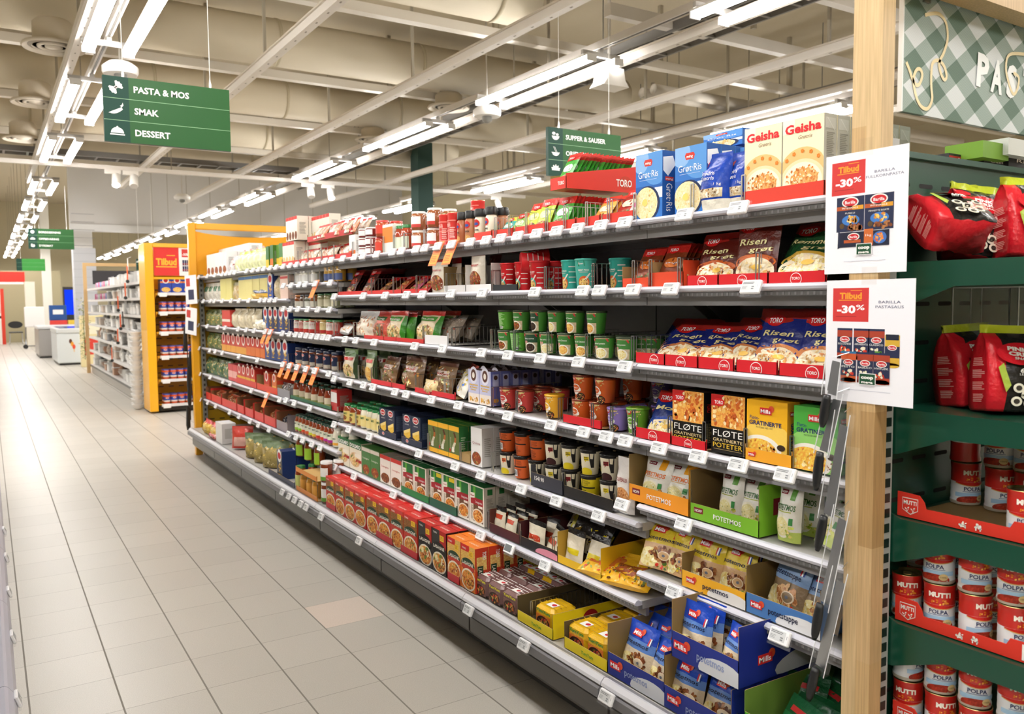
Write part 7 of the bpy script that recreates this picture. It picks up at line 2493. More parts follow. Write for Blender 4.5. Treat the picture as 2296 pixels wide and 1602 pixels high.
def offer(name, y0, y1, z0, z1, label, prods, txt):
    w, h = y1 - y0, z1 - z0
    b = MB()
    b.box(-w / 2, w / 2, 0, .0008, 0, h, H('f0f0f6'), 'paper')
    S = Flat((-w / 2, 0, 0), (1, 0, 0), (0, 0, 1), .00018)
    b.rect(S, w * .08, h * .66, w * .5, h * .935, H('cf3a38'), 1)
    b.text(S, 'Tilbud', w * .29, h * .875, h * .055, H('f0a030'), 2, wide=w * .26, bold=.04)
    b.rect(S, w * .15, h * .832, w * .42, h * .838, H('f0a030'), 2)
    b.rect(S, w * .29, h * .912, w * .42, h * .917, H('f0a030'), 2)
    b.text(S, '-30', w * .24, h * .765, h * .068, H('ffffff'), 2, wide=w * .22, bold=.04)
    b.text(S, '%', w * .405, h * .778, h * .045, H('ffffff'), 2, wide=w * .1, bold=.01)
    b.rect(S, w * .12, h * .7, w * .36, h * .704, H('8f2a2a'), 2)
    for i, t in enumerate(txt):
        b.text(S, t, w * .73, h * (.82 - .038 * i), h * .022, H('5a6080'), 2, wide=w * .034 * len(t))
    for k in range(5):
        b.rect(S, w * (.12 + .17 * k), h * (.3 + .1 * (k % 3)), w * (.125 + .17 * k), h * (.34 + .1 * (k % 3)), H('dfe2ee'), 1)
    N = H('262d4a')
    if prods == 'boxes':
        for i, nm in enumerate(('FUSILLI', 'PENNETTE RIGATE')):
            u = w * (.15 + .35 * i)
            b.rect(S, u, h * .35, u + w * .345, h * .64, N, 2)
            oval(b, S, u + w * .17, h * .595, w * .105)
            b.rect(S, u, h * .53, u + w * .335, h * .563, H('b5562a'), 3)
            b.rect(S, u + w * .2, h * .53, u + w * .335, h * .563, H('d99a2c'), 3.5)
            b.text(S, 'INTEGRALE', u + w * .17, h * .548, h * .014, WHT, 4.5, wide=w * .2)
            b.text(S, nm, u + w * .17, h * .505, h * .013, WHT, 4, wide=w * (.12 if i == 0 else .24))
            b.ell(S, u + w * .18, h * .445, w * .11, h * .045, H('3f78c0'), 3)
            b.food(S, u + w * .19, h * .45, w * .07, h * .03, FOODS['pasta'], 20, .3, 4, seed=i)
            b.food(S, u + w * .22, h * .385, w * .1, h * .02, FOODS['meat'], 16, .3, 4, seed=i)
            b.ell(S, u + w * .07, h * .4, w * .03, w * .03, H('5a4426'), 3)
        b.rect(S, w * .2, h * .22, w * .8, h * .345, H('1d2036'), 5)
        b.poly(S, [(w * .17, h * .21), (w * .2, h * .22), (w * .2, h * .345), (w * .175, h * .36)], H('2a2e44'), 5)
        oval(b, S, w * .37, h * .305, w * .075, L=6)
        b.rect(S, w * .25, h * .255, w * .46, h * .28, H('b5562a'), 6)
        b.rect(S, w * .5, h * .225, w * .61, h * .36, H('c8692f'), 6)
        b.text(S, '1kg', w * .555, h * .31, h * .018, WHT, 7.5, wide=w * .07)
        b.ell(S, w * .69, h * .285, w * .08, h * .05, H('3f6fb8'), 6)
        b.food(S, w * .68, h * .285, w * .05, h * .035, ['e0853a', 'eaa85a', 'd96a2c'], 18, .3, 7)
    else:
        for r, row in enumerate(((('BOLOGNESE', .14), ('ARRABBIATA', .335), ('CLASSICO', .505)), (('PESTO', .19), ('BASILICO', .385), ('HVITLØK', .57)))):
            for i, (nm, u) in enumerate(row):
                v = h * (.35 if r == 0 else .165)
                u *= w
                a, hh = w * .18, h * (.255 if r == 0 else .25)
                L0 = 2 + r * 5
                b.rect(S, u, v, u + a, v + hh * .93, H('a8402a' if not (r == 1 and i == 0) else 'c8582c'), L0)
                b.ell(S, u + a / 2, v + hh * .06, a / 2, hh * .08, H('a8402a' if not (r == 1 and i == 0) else 'c8582c'), L0)
                b.rect(S, u, v + hh * .93, u + a, v + hh, H('27304f' if not (r == 1 and i == 0) else '2f6f9a'), L0)
                b.rect(S, u, v + hh * .2, u + a, v + hh * .72, N, L0 + 1)
                oval(b, S, u + a / 2, v + hh * .64, a * .33, L=L0 + 2)
                b.text(S, nm, u + a / 2, v + hh * .5, h * .016, WHT, L0 + 3, wide=a * .85)
                b.food(S, u + a * .45, v + hh * .3, a * .35, hh * .08, ['c8392a', 'd9502f', '5f9a3a', 'e9e2c8'], 8, .4, L0 + 3, seed=i + r)
        u, v = w * .69, h * .32
        b.rect(S, u, v, u + w * .16, v + h * .24, H('cfa83a'), 3)
        b.ell(S, u + w * .08, v, w * .08, h * .02, H('cfa83a'), 3)
        b.rect(S, u + w * .01, v + h * .2, u + w * .15, v + h * .245, H('1f2436'), 4)
        b.rect(S, u, v + h * .06, u + w * .16, v + h * .15, N, 4)
        oval(b, S, u + w * .08, v + h * .14, w * .05, L=5)
    b.rect(S, w * .41, h * .15, w * .6, h * .245, H('f4f4f4'), 13)
    b.rect(S, w * .417, h * .155, w * .593, h * .24, H('1f4d33'), 14)
    b.text(S, 'coop', w * .505, h * .215, h * .03, WHT, 15, wide=w * .14, bold=.05)
    b.text(S, 'mega', w * .505, h * .175, h * .022, WHT, 15, wide=w * .13, bold=.04)
    b.rect(S, w * .25, h * .1, w * .76, h * .103, H('b9bccc'), 2)
    o = put('offer_sheet', b, (1.7885, (y0 + y1) / 2, z0), (0, 0, SHELFWARD))
    t = MB()
    t.box(-.02, .02, -.0012, -.0004, h - .012, h + .03, H('d9c9a4'), 'clear')
    put('tape', t, parent=o)
    tag(o, label, 'sign', 'offer sheets on the oak post')


offer('a', 1.122, 1.342, 1.597, 1.888, 'white offer sheet picturing dark pasta boxes, upper one on the oak post', 'boxes', ['BARILLA', 'FULLKORNPASTA'])
offer('b', 1.098, 1.334, 1.282, 1.581, 'white offer sheet picturing sauce jars, lower one on the oak post', 'jars', ['BARILLA', 'PASTASAUS'])

# ---------------------------------------------------------------- knives in clear sleeves by the post
KN = [((1874, 800), (1864, 885), (1852, 957)), ((1878, 880), (1848, 1013), (1838, 1098)), ((1894, 925), (1857, 1156), (1841, 1233)), ((1892, 1138), (1848, 1352), (1834, 1432)), ((1889, 1277), (1838, 1496), (1822, 1568))]
for k, (a, m_, c) in enumerate(KN):
    XK = 1.762
    A, Mm, Cc = (at(p[0], p[1], 0, XK) for p in (a, m_, c))
    e = empty('kitchen_knife', A)
    tag(e, 'black handled knife in a clear sleeve by the oak post, %s from the top' % ordn(k), 'knife', 'knives hanging by the oak post')
    d1, d2 = Mm - A, Cc - A
    ax = (d2 - d1).normalized()
    nrm = Vector((0, 1, 0)).cross(ax)
    sd = ax.cross(Vector((1, 0, 0))).normalized()
    b = MB()
    n = 12
    prev = None
    vs = []
    for i in range(9):
        t = i / 8
        p = d1 + (d2 - d1) * t + Vector((-.016, 0, 0))
        r = .011 * (.75 + .45 * math.sin(math.pi * min(1, t * .9 + .1))) * (1 if t < .95 else .7)
        for j in range(n):
            th = 2 * math.pi * j / n
            vs.append(p + sd * (r * math.cos(th)) + Vector((1, 0, 0)) * (r * .7 * math.sin(th)))
    b.add(vs, [(i * n + j, i * n + (j + 1) % n, (i + 1) * n + (j + 1) % n, (i + 1) * n + j) for i in range(8) for j in range(n)] + [tuple(range(8 * n, 9 * n)), tuple(range(n - 1, -1, -1))], H('1a1b1d'), 'plastic', True)
    put('handle', b, parent=e)
    b = MB()
    tip = d1 * .12
    wv = sd * .014
    b.add([d1 + wv, d1 - wv, tip - wv * .6, tip + wv], [(0, 1, 2, 3)], H('c9ccd0'), 'metal')
    b.add([d1 + wv + Vector((.001, 0, 0)), d1 - wv + Vector((.001, 0, 0)), tip - wv * .6 + Vector((.001, 0, 0)), tip + wv + Vector((.001, 0, 0))], [(3, 2, 1, 0)], H('c9ccd0'), 'metal')
    put('blade', b, parent=e)
    b = MB()
    wv = sd * .022
    for s_, xx in ((1, -.009), (-1, .012)):
        X_ = Vector((xx, 0, 0))
        b.add([d1 * 1.06 + wv + X_, d1 * 1.06 - wv + X_, X_ - wv, X_ + wv], [(0, 1, 2, 3)], H('dfe3e8'), 'clear')
    for s_ in (1, -1):
        b.add([d1 * 1.06 + wv * s_ + Vector((-.009, 0, 0)), d1 * 1.06 + wv * s_ + Vector((.012, 0, 0)), wv * s_ + Vector((.012, 0, 0)), wv * s_ + Vector((-.009, 0, 0))], [(0, 1, 2, 3)], H('dfe3e8'), 'clear')
        b.rod(d1 * 1.06 + wv * s_ + Vector((-.009, 0, 0)), wv * s_ + Vector((-.009, 0, 0)), .0013, H('e4e6ea'), 'plastic')
    put('sleeve', b, parent=e)
    b = MB()
    b.rod(Vector((0, 0, 0)), Vector((PX0 + .004 - A.x, PY1 - .01 - A.y, .012)), .0012, H('d9d9d9'), 'metal')
    put('hook', b, parent=e)

# ================================================================ green end stand
GRN = H('0f4634')
GX, GY = 1.886, 1.236
GSH = [1.623, 1.263, .99, .723, .45]
e = empty('end_stand', (GX, GY, 0))
tag(e, 'dark green slotted end stand holding tomato cans and crisp bags beside the oak post', 'display stand')
b = MB()
b.box(0, 1.02, 0, .012, .04, 1.90, GRN, 'gloss')
b.box(0, 1.02, -.012, 0, 1.885, 1.90, GRN, 'gloss')


def slot(b, x, z, wd=.05, hg=.011):
    pts = []
    for i in range(7):
        t = R(-90 + i * 30)
        pts.append((x + wd / 2 + hg / 2 * math.cos(t), z + hg / 2 * math.sin(t)))
    for i in range(7):
        t = R(90 + i * 30)
        pts.append((x - wd / 2 + hg / 2 * math.cos(t), z + hg / 2 * math.sin(t)))
    b.poly(Flat((0, 0, 0), (1, 0, 0), (0, 0, 1)), pts, H('101413'), 1, 'matte')


for j in range(17):
    for i in range(10):
        slot(b, .06 + i * .1, 1.82 - j * .1)
put('back_panel', b, parent=e)
b = MB()
b.box(-.046, -.004, -.03, .01, 0, 1.92, H('a9aaa6'), 'steel')
z = .08
while z < 1.9:
    b.box(-.0465, -.012, -.0315, -.03, z, z + .022, H('15221d'), 'steel')
    b.box(-.0475, -.046, -.022, -.004, z, z + .022, H('15221d'), 'steel')
    z += .038
put('upright', b, parent=e)
for z in GSH:
    b = MB()
    b.box(.006, .96, -.66, -.012, z - .03, z, GRN, 'gloss')
    b.box(.006, .96, -.67, -.66, z - .04, z + .002, GRN, 'gloss')
    sh = put('shelf', b, parent=e)
    for x in (.002, .958):
        b = MB()
        b.prism([(-.02, z + .012), (-.02, z - .115), (-.04, z - .112), (-.17, z - .06), (-.66, z - .055), (-.66, z), (-.05, z)], 0, x, x + .005, GRN, 'gloss')
        put('bracket', b, parent=sh)
b = MB()
b.box(.0, .98, -.6, 0, .0, .16, H('10402f'), 'gloss')
put('base', b, parent=e)


def crisp(w, d, h, seed=0):
    b = MB()
    q = random.Random(seed)
    RED, BLK, LIM = H('cb1f2b'), H('23211f'), H('b9c62f')
    lv = [(0, .48, .46), (.03, .5, .5), (.2, .5, .55), (.45, .49, .55), (.65, .48, .46), (.82, .47, .26), (.9, .47, .05), (.905, .48, .02), (1.0, .49, .015)]
    K = 8
    vs = []
    for z, a, c in lv:
        x, y = w * a, d * c
        j = lambda: q.uniform(-.006, .006)
        for i in range(K):
            t = -1 + 2 * i / K
            vs.append((x * t + (0 if i in (0,) else j()), -y + j() - abs(1 - t * t) * d * .06 * min(1, c * 2), z * h))
        for i in range(4):
            vs.append((x - (0 if i == 0 else (1 - abs(1 - i / 2)) * w * .05), -y + 2 * y * i / 4, z * h))
        for i in range(K):
            t = 1 - 2 * i / K
            vs.append((x * t, y + j(), z * h))
        for i in range(4):
            vs.append((-x + (0 if i == 0 else (1 - abs(1 - i / 2)) * w * .05), y - 2 * y * i / 4, z * h))
    n = 2 * K + 8
    fs, cl = [], []
    for k in range(len(lv) - 1):
        for i in range(n):
            jn = (i + 1) % n
            fs.append((k * n + i, k * n + jn, k * n + n + jn, k * n + n + i))
            side = K <= i < K + 4 or i >= 2 * K + 4
            cl.append(LIM if k == len(lv) - 2 else (RED if side or (i < 2 and k < 6) else BLK))
    fs.append(tuple(range(n - 1, -1, -1)))
    cl.append(RED)
    b.add(vs, fs, cl, 'film', True)
    yf = lambda v: -d * (.5 if v < .2 else (.55 if v < .5 else .55 - (v - .5) * 1.15)) - .012

    class FS:
        def __call__(s, u, v, L=0):
            return Vector((u - w / 2, yf(v / h) - d * .06 * (1 - (2 * u / w - 1) ** 2) + .002 - L * .0009, v))
    S = FS()
    b.ell(S, w * .5, h * .66, w * .36, h * .13, RED, 2, 'film')
    b.text(S, 'PINK', w * .48, h * .715, h * .05, WHT, 4, wide=w * .34, bold=.05, rot=-6, m='film')
    b.text(S, 'CRISP', w * .52, h * .655, h * .05, WHT, 4, wide=w * .42, bold=.05, rot=-6, m='film')
    b.text(S, 'SNACKS', w * .56, h * .6, h * .03, WHT, 4, wide=w * .34, bold=.03, rot=-6, m='film')
    b.poly(S, [(w * .1, h * .5), (w * .2, h * .55), (w * .3, h * .3), (w * .22, h * .22)], H('a9bf4a'), 2, 'film')
    b.text(S, '60%', w * .56, h * .47, h * .05, WHT, 3, wide=w * .24, bold=.03, m='film')
    b.text(S, 'LESS FAT', w * .56, h * .425, h * .025, WHT, 3, wide=w * .26, m='film')
    for u, v in ((.42, .27), (.55, .2), (.4, .12), (.6, .1), (.78, .3), (.75, .16)):
        b.ell(S, w * u, h * v, w * .09, h * .055, H('e9e4d0'), 2, 'film', 14)
        b.ell(S, w * u, h * v, w * .05, h * .03, H('3a352f'), 3, 'film', 12)
    b.rect(S, w * .6, h * .16, w * .9, h * .3, H('c98f84', .3), 2.5, 'film')
    b.ell(S, w * .88, h * .55, w * .1, h * .06, H('b9c62f'), 2.5, 'film')

    class SS:
        def __call__(s, u, v, L=0):
            f = v / h
            c = .5 if f < .2 else (.55 if f < .5 else .55 - (f - .5) * .95)
            return Vector((-w / 2 - .0015 - L * .0008 + w * .03 * (1 - abs(2 * u / d - 1)), d * max(.05, c) * (1 - 2 * u / d) * .98, v))
    T_ = SS()
    for g in range(4):
        b.lines(T_, d * .22, h * (.1 + g * .14), d * .8, h * (.2 + g * .14), 5, H('e8a09a'), 1, g)
    return b


CM = [crisp(.17, .1, .26, s).build('crisp_bag') for s in (0, 3)]
for k, (px, Y, z, rot, mi, lab, dz) in enumerate([
        (2152, 1.07, 1.625, (R(-58), R(4), R(-30)), 0, 'red and black crisp bag lying on the upper green shelf', .05),
        (2178, 1.15, 1.625, (R(-12), R(8), R(-28)), 1, 'red and black crisp bag standing behind the lying one, upper green shelf', 0),
        (2300, 1.04, 1.625, (R(-8), R(3), R(-32)), 0, 'red and black crisp bag standing nearest on the upper green shelf', 0),
        (2186, 1.12, 1.265, (R(-6), R(-3), R(-20)), 1, 'red and black crisp bag standing behind on the second green shelf', 0),
        (2268, 1.0, 1.265, (R(-6), R(2), R(-34)), 0, 'red and black crisp bag standing in front on the second green shelf', 0)]):
    p = at(px, 700, 1, Y)
    o = put('crisp_bag', CM[mi], (p.x, Y, z + dz + .003), rot)
    o.scale = (.82, .85, .78)
    tag(o, lab, 'crisp bag', 'crisp bags on the green stand')


def can_at(px, X, z, lab, L=0, turn=0, flip=False):
    y = Yat(px, z + .05 + L * .111, X)
    zz = z + .006 + L * .1115
    place('can', (X - .0375, y, zz), .075, .075, .11, lab, 'tomato cans on the green stand', (0, 0, SHELFWARD)) if False else None
    nm, cat, me, parts = kind('can', .075, .075, .11, kind='mutti')
    o = empty_can = put(nm, me, (X, y, zz), (0, 0, 0))
    # turn about the can's own axis
    a = R(-60 + turn)
    o.rotation_euler = (R(180) if flip else 0, 0, a)
    off = Vector((0, -.0375, 0))
    if flip:
        off = Vector((0, .0375, 0))
        o.location.z += .11
    ca, sa = math.cos(a), math.sin(a)
    o.location.x += off.x * ca - off.y * sa
    o.location.y += off.x * sa + off.y * ca
    tag(o, lab, cat, 'tomato cans on the green stand')
    for pn, pm in parts:
        put(pn, pm, parent=o)


def mutti_tray(z, ya, yb, lab):
    w = ya - yb
    b = tray(w, .26, .05, .02, 'd8382a', hs=.05, inner='a08558')
    S = face(w, .05)
    b.prism([(-w / 2, .001), (-w / 2, .062), (-w * .37, .06), (-w * .34, .045), (-w * .33, .03), (w * .12, .03), (w * .14, .046), (w / 2, .05), (w / 2, .001)][::-1], 1, -.003, 0, H('d8382a'), 'card')
    S = face(w, .05, -.003)
    b.poly(S, [(w * .03, .05), (w * .03, .02), (w * .08, .008), (w * .125, .02), (w * .125, .05)], H('efe6dc'), 1)
    b.poly(S, [(w * .033, .048), (w * .033, .021), (w * .08, .011), (w * .122, .021), (w * .122, .048)], H('d8382a'), 2)
    b.text(S, 'MUTTI', w * .078, .039, .011, WHT, 3, wide=w * .078, bold=.04)
    for u in (.06, .095):
        b.food(S, w * u, .022, w * .013, .005, ['f3efe6'], 6, .5, 3)
    for u in (.38, .46):
        b.food(S, w * u, .015, w * .02, .006, ['f3efe6'], 12, .4, 2, seed=int(u * 10))
        b.rect(S, w * u - .006, .006, w * u - .003, .014, WHT, 2)
        b.rect(S, w * u + .004, .006, w * u + .007, .014, WHT, 2)
    b.barcode(S, w * .7, .006, w * .88, .042, 2)
    o = put('display_carton', b, (GX + .024, (ya + yb) / 2, z), (0, 0, SHELFWARD))
    tag(o, lab, 'carton')


for z, lab in ((GSH[2], 'almost empty red can carton on the upper can shelf of the green stand'), (GSH[3], 'red can carton on the middle can shelf of the green stand'), (GSH[4], 'red can carton on the lowest shelf of the green stand')):
    mutti_tray(z + .002, 1.205, .77, lab)
sn = {GSH[2]: 'upper can shelf', GSH[3]: 'middle can shelf', GSH[4]: 'lowest shelf'}
XA = GX + .07
z = GSH[3]
for k, px in enumerate([2033, 2106, 2186, 2275]):
    can_at(px, XA, z, 'tomato can, front row on the middle can shelf, lower, %s from post' % ordn(k), 0, [4, 0, 40, 32][k])
    if k:
        can_at(px, XA, z, 'tomato can, front row on the middle can shelf, upper, %s from post' % ordn(k - 1), 1, [0, -14, 18, -4][k])
for k, px in enumerate([2062, 2135, 2212]):
    for L in (0, 1):
        can_at(px, XA + .08, z, 'tomato can, second row on the middle can shelf, %s, %s from post' % (['lower', 'upper'][L], ordn(k)), L, 50)
z = GSH[4]
for k, px in enumerate([2036, 2108, 2186, 2275]):
    for L in (0, 1):
        can_at(px, XA, z, 'tomato can, front row on the lowest shelf, %s, %s from post' % (['lower', 'upper'][L], ordn(k)), L, [-10, 70, 24, 14, -20, 10, -6, 20][k * 2 + L])
z = GSH[2]
for k, px in enumerate([2165, 2243, 2310]):
    for L in (0, 1):
        can_at(px, 2.16, z, 'tomato can at the back of the upper can shelf, %s, %s from post' % (['lower', 'upper turned'][L], ordn(k)), L, [30, 0, 34, -20, 10, 0][k * 2 + L], flip=(L == 1 and k == 0))
can_at(2297, XA, z, 'lone tomato can at the front of the nearly empty carton on the upper can shelf', 0, 10)
# clear bins on the second green shelf
for k, px in enumerate([2206, 2270]):
    p = at(px, 745, 1, 1.1)
    e = empty('clear_bin', (p.x, 1.02, GSH[1] + .002))
    tag(e, 'clear acrylic bin at the back of the second green shelf, %s one' % ['further', 'nearer'][k], 'bin', 'clear bins on the green stand')
    b = MB()
    w_, d_, h_ = .085 if k == 0 else .14, .16, at(px, 645, 1, 1.02).z - GSH[1]
    for xa, xb, ya, yb in ((0, .003, 0, d_), (w_ - .003, w_, 0, d_), (0, w_, 0, .003), (0, w_, d_ - .003, d_)):
        b.box(xa, xb, ya, yb, 0, h_, H('d9dee0'), 'acrylic')
    put('walls', b, parent=e)
    b = MB()
    for xa, ya in ((0, 0), (w_, 0), (0, d_), (w_, d_)):
        b.rod((xa, ya, 0), (xa, ya, h_), .0016, H('e6eaea'), 'plastic')
    b.path([(0, 0, h_), (w_, 0, h_), (w_, d_, h_), (0, d_, h_), (0, 0, h_)], .0016, H('e6eaea'), 'plastic')
    put('edges', b, parent=e)
    b = MB()
    b.box(.01, w_ - .01, .02, d_ - .02, .004, h_ * .6, H('4a4a3a', .5), 'film')
    put('wrapped_snacks', b, parent=e)
# goods on the far side of the unit, seen over the green stand
e = empty('shelf_unit', (2.62, 1.3, 0))
tag(e, 'reverse side of the long food shelf, its top shelf showing above the green stand', 'shelf unit')
b = MB()
b.box(-.28, .3, 0, 7.2, 1.77, 1.797, TOPC, 'steel')
put('shelf', b, parent=e)
b = MB()
b.box(-.28, .3, 0, 7.2, .1, .3, GREY, 'steel')
put('base', b, parent=e)
b = MB()
b.box(-.28, -.26, 0, 7.2, 0, 1.8, H('77757a'), 'steel')
put('back_panel', b, parent=e)
for k, (x0, x1, y0, y1, Y, c, t, lab) in enumerate([(2205, 2262, 308, 346, 1.62, '6f9a2c', '', 'green carton lying on dark boxes above the green stand'), (2262, 2330, 308, 346, 1.6, 'c9cdc8', '', 'pale end of a carton lying above the green stand'), (2128, 2206, 343, 372, 1.7, '2a2a2c', 'RISOTTO', 'dark red banded rice box above the green stand, furthest'), (2206, 2262, 346, 372, 1.66, '1f1f22', 'Gallo', 'black rice box above the green stand, second'), (2262, 2330, 346, 380, 1.64, '1f1f22', 'Riso', 'black rice box above the green stand, nearest')]):
    p, r = at(x0, y0, 1, Y), at(x1, y1, 1, Y)
    w_ = r.x - p.x
    zb = 1.799 if k > 1 else at(x0, y1, 1, Y).z
    h_ = p.z - zb
    if k == 0:
        zb -= .01
    b = MB()
    b.box(0, w_ - .001, 0, .14, 0, h_, H(c), 'card')
    if t:
        S = Flat((0, 0, 0), (1, 0, 0), (0, 0, 1))
        b.rect(S, 0, h_ - .03, w_ - .001, h_ - .008, H('a8262c') if k == 2 else H(c), 1)
        b.text(S, t, w_ * .55, h_ - .019, .013, H('e6ddd4'), 2, wide=w_ * .6)
    o = put('rice_box', b, (p.x, Y, zb))
    tag(o, lab, 'food box')
for k in range(3):
    o = put('rice_box', kind('plainbox', .1, .06, .05)[2], (2.5, 2.0, 1.8)) if False else None
# ================================================================ wire dividers and price tags
b = MB()
W_ = H('b9b9ba')
D_ = .36
for z in (.012, .088):
    b.rod((0, 0, z), (0, D_, z), .0018, W_, 'metal', 4)
y = 0.0
while y < D_:
    b.rod((0, y, .004), (0, y, .088), .0013 if y else .0022, W_, 'metal', 4)
    y += .022
b.rod((.012, 0, .002), (.012, 0, .088), .0022, W_, 'metal', 4)
b.rod((0, 0, .088), (.012, 0, .088), .0022, W_, 'metal', 4)
WD = b.build('wire_divider')
DIV = [(1.801, XL, 'top shelf', [1663, 1549, 1421, 1362, 1313, 1264, 1224, 1178, 1140, 1109, 950, 905, 882, 859, 831, 790, 748, 720, 690, 668]),
       (1.579, XL, 'second shelf', [1695, 1520, 1456, 1418, 1328, 1221, 1102, 1000, 933, 881, 832, 757]),
       (1.664, XL, 'high side shelf', [746, 716, 690, 660, 646]), (1.499, XL, 'lower side shelf', [748, 704, 680, 652]),
       (1.326, XL, 'third shelf', [1416, 1313, 1227, 1152, 1100, 1012, 948, 850, 792, 748, 706, 648]),
       (1.074, XL, 'fourth shelf', [1771, 1668, 1576, 1498, 1418, 1369, 1326, 1252, 1157, 1103, 996, 931, 855, 832, 803, 757, 646]),
       (.854, XL, 'potato bag shelf', [1544]), (.789, XL, 'fifth shelf', [1262, 1103, 1031, 959, 797, 757]), (.845, XL, 'dark sauce jar shelf', [646]),
       (.519, XL, 'sixth shelf', [1239, 1163, 1093]), (.287, XB + .04, 'base shelf', [1645, 1190, 1003, 711])]
for z, X, nm, pxs in DIV:
    for i, px in enumerate(pxs):
        o = put('wire_divider', WD, (X + .028, Yat(px, z + .04, X + .028), z), (0, 0, SHELFWARD))
        tag(o, 'grey wire divider on the %s, %s from the wooden post' % (nm, ordn(i)), 'divider', 'wire dividers on the ' + nm)


def tag_mesh(kind_):
    b = MB()
    b.bbox(-.034, .034, -.010, .002, 0, .041, H('f3f3f5'), 'plastic', .003)
    s = MB()
    S = Flat((-.034, -.0103, 0), (1, 0, 0), (0, 0, 1), .0003)
    dk = kind_ == 'dark'
    s.rect(S, .006, .008, .056, .036, H('d3d5d6' if not dk else '6a6e70'), 1, 'plastic')
    if not dk:
        s.lines(S, .008, .026, .048, .034, 2, H('7d8084'), 2, 4, .5)
        s.lines(S, .041, .01, .054, .022, 2, H('85888c'), 2, 2, .6)
        s.lines(S, .008, .011, .03, .022, 3, H('9a9da0'), 2, 6, .4)
    s.rect(S, .06, .018, .062, .028, H('b8bac0'), 1)
    c = MB()
    c.box(-.036, .036, -.004, .006, -.008, .0, H('dfe2ec'), 'clear')
    c.box(-.036, .036, .002, .005, -.008, .043, H('dfe2ec'), 'clear')
    parts = [('screen', s.build('screen')), ('holder', c.build('holder'))]
    if kind_ == 'orange':
        o = MB()
        o.box(-.04, .04, .0022, .0034, -.075, .05, H('ef7a3a'), 'paper')
        S = Flat((-.04, .0022, -.075), (1, 0, 0), (0, 0, 1))
        o.rect(S, .006, .008, .074, .055, H('f0a03c'), 1)
        o.lines(S, .012, .015, .07, .05, 4, H('c8641f'), 2)
        parts.append(('offer_card', o.build('offer_card')))
    return b.build('price_tag'), parts


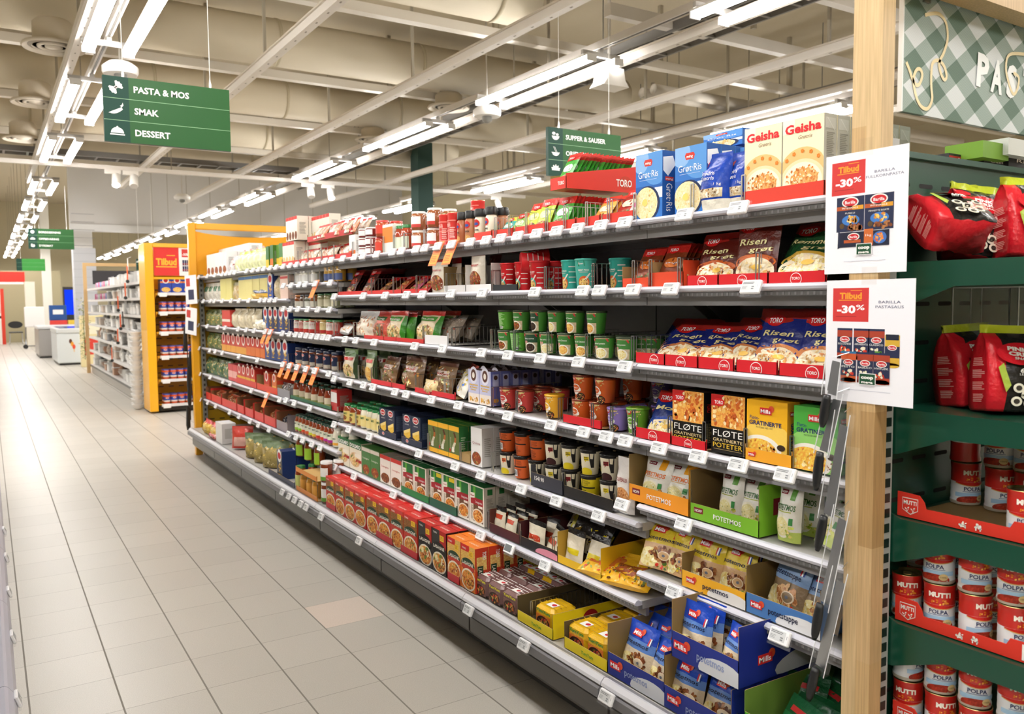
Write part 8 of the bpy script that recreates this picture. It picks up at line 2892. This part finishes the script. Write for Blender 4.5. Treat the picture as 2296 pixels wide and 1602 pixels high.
TG = {k: tag_mesh(k) for k in ('plain', 'dark', 'orange')}
TAGS = [(1.797, XL, 'top shelf rail', [1668, 1547, 1412, 1358, 1306, 1259, 1214, 1171, 1133, 1100, 1064, -1022, -991, 962, 942, 909, 889, 853, 822, 803, 776, 750, 736, 720, 704, 687, 672, 657, 642, 626, 612, 598, 586, 573, 559, 532, 522, 513, 504, 487, 470, 450]),
        (1.575, XL, 'second shelf rail', [1697, 1516, 1431, 1356, 1318, 1210, 1092, 1021, 956, 920, 872, 823, 757]),
        (1.66, XL, 'high side shelf rail', [748, -714, 692, 678, 660, 642]), (1.495, XL, 'lower side shelf rail', [746, 720, 697, 675, 658, 642]),
        (1.56, XL, 'far second shelf rail', [624, 612, 601, 590, 564, 542, 524, 504, 486, 477, 461, 448]),
        (1.32, XL, 'third shelf rail', [1413, 1309, 1223, 1150, 1090, 1002, 939, 848, 806, 782, 744, 732, 719, 706, 694, 682, 670, 656, 640, -612, -601, 576, 558, 540, 510, 494, 470, 449]),
        (1.07, XL, 'fourth shelf rail', [1773, 1668, 1578, 1490, 1414, 1371, 1320, 1247, 1150, 1090, 1038, 977, 920, 895, 845, 824, 793, 757]),
        (1.095, XL, 'sauce jar side shelf rail', [745, -713, -693, -673, -656, -641]), (1.09, XL, 'far fourth shelf rail', [584, 542, 504, 488, 476, 451]),
        (.85, XL, 'potato bag shelf rail', [1545, 1406]), (.785, XL, 'fifth shelf rail', [1354, 1259, 1180, 1089, 1031, 949, 837, 790, 757]),
        (.84, XL, 'dark sauce jar shelf rail', [702, 667, 648]), (.83, XL, 'far fifth shelf rail', [634, -604, 570, 522, 506, 477, 453]),
        (.622, XL, 'mash bag shelf rail', [1761, 1524]), (.515, XL, 'sixth shelf rail', [1233, -1152.5, 1088, 1007, 947, 891, 802, 757]),
        (.6, XL, 'long sauce jar row rail', [725, 707, 686, 671, 653]), (.57, XL, 'far sixth shelf rail', [610, 586, 567, 542, 521, 489, 471, 454]),
        (.262, XB - .004, 'base rail', [1372, 1186, 1061, 814, 728, 694, 682, 668, 655, 640])]
for z, X, nm, pxs in TAGS:
    for i, px in enumerate(pxs):
        kd = 'orange' if px < 0 else 'plain'
        if px == -1152.5:
            kd = 'dark'
        zt = z - .026
        me, parts = TG[kd]
        o = put('price_tag', me, (X - .0275, Yat(abs(px), zt + .02, X), zt), (R(-24), 0, SHELFWARD))
        tag(o, ('%s price tag on the %s, %s from the wooden post' % ({'plain': 'white', 'dark': 'dark screened', 'orange': 'orange backed'}[kd], nm, ordn(i))), 'price tag', 'price tags on the ' + nm)
        for pn, pm in parts:
            put(pn, pm, parent=o)
for i in range(7):
    me, parts = TG['plain']
    o = put('price_tag', me, (.035, 1.9 + i * .6, .225), (R(-20), 0, R(90)))
    tag(o, 'white price tag on the near side base rail, %s along' % ordn(i), 'price tag', 'price tags at the near side')
    for pn, pm in parts:
        put(pn, pm, parent=o)
# jars and boxes on the yellow offer stand
xa, YT, zs = OFFER
for s_, z in enumerate(zs):
    if s_ == 0:
        for i in range(4):
            for r in range(2):
                place('plainbox', (xa + .27 + i * .15, YT + .02 + r * .1, z + .004), .145, .08, .2, 'blue pasta box on the top shelf of the yellow offer stand, %s along, %s row' % (ordn(i), ['front', 'second'][r]), 'boxes on the yellow offer stand', (0, 0, 0), body='2f4aa8', band='e0803a', bv=(.66, .78), logo='f0ece6', food='pasta')
    else:
        for i in range(8):
            for r in range(2):
                place('jar', (xa + .235 + i * .098, YT + .02 + r * .1, z + .004), .096, .09, .135, 'blue labelled sauce jar, yellow offer stand, %s shelf down, %s along, %s row' % (ordn(s_), ordn(i), ['front', 'second'][r]), 'jars on the yellow offer stand', (0, 0, 0), fill='d2562c', lid='4a52a8', lab='3348a0', v=(.2, .7), neck=.9, shoulder=.1, logo=True, lidh=.1, band='d9d4cc')
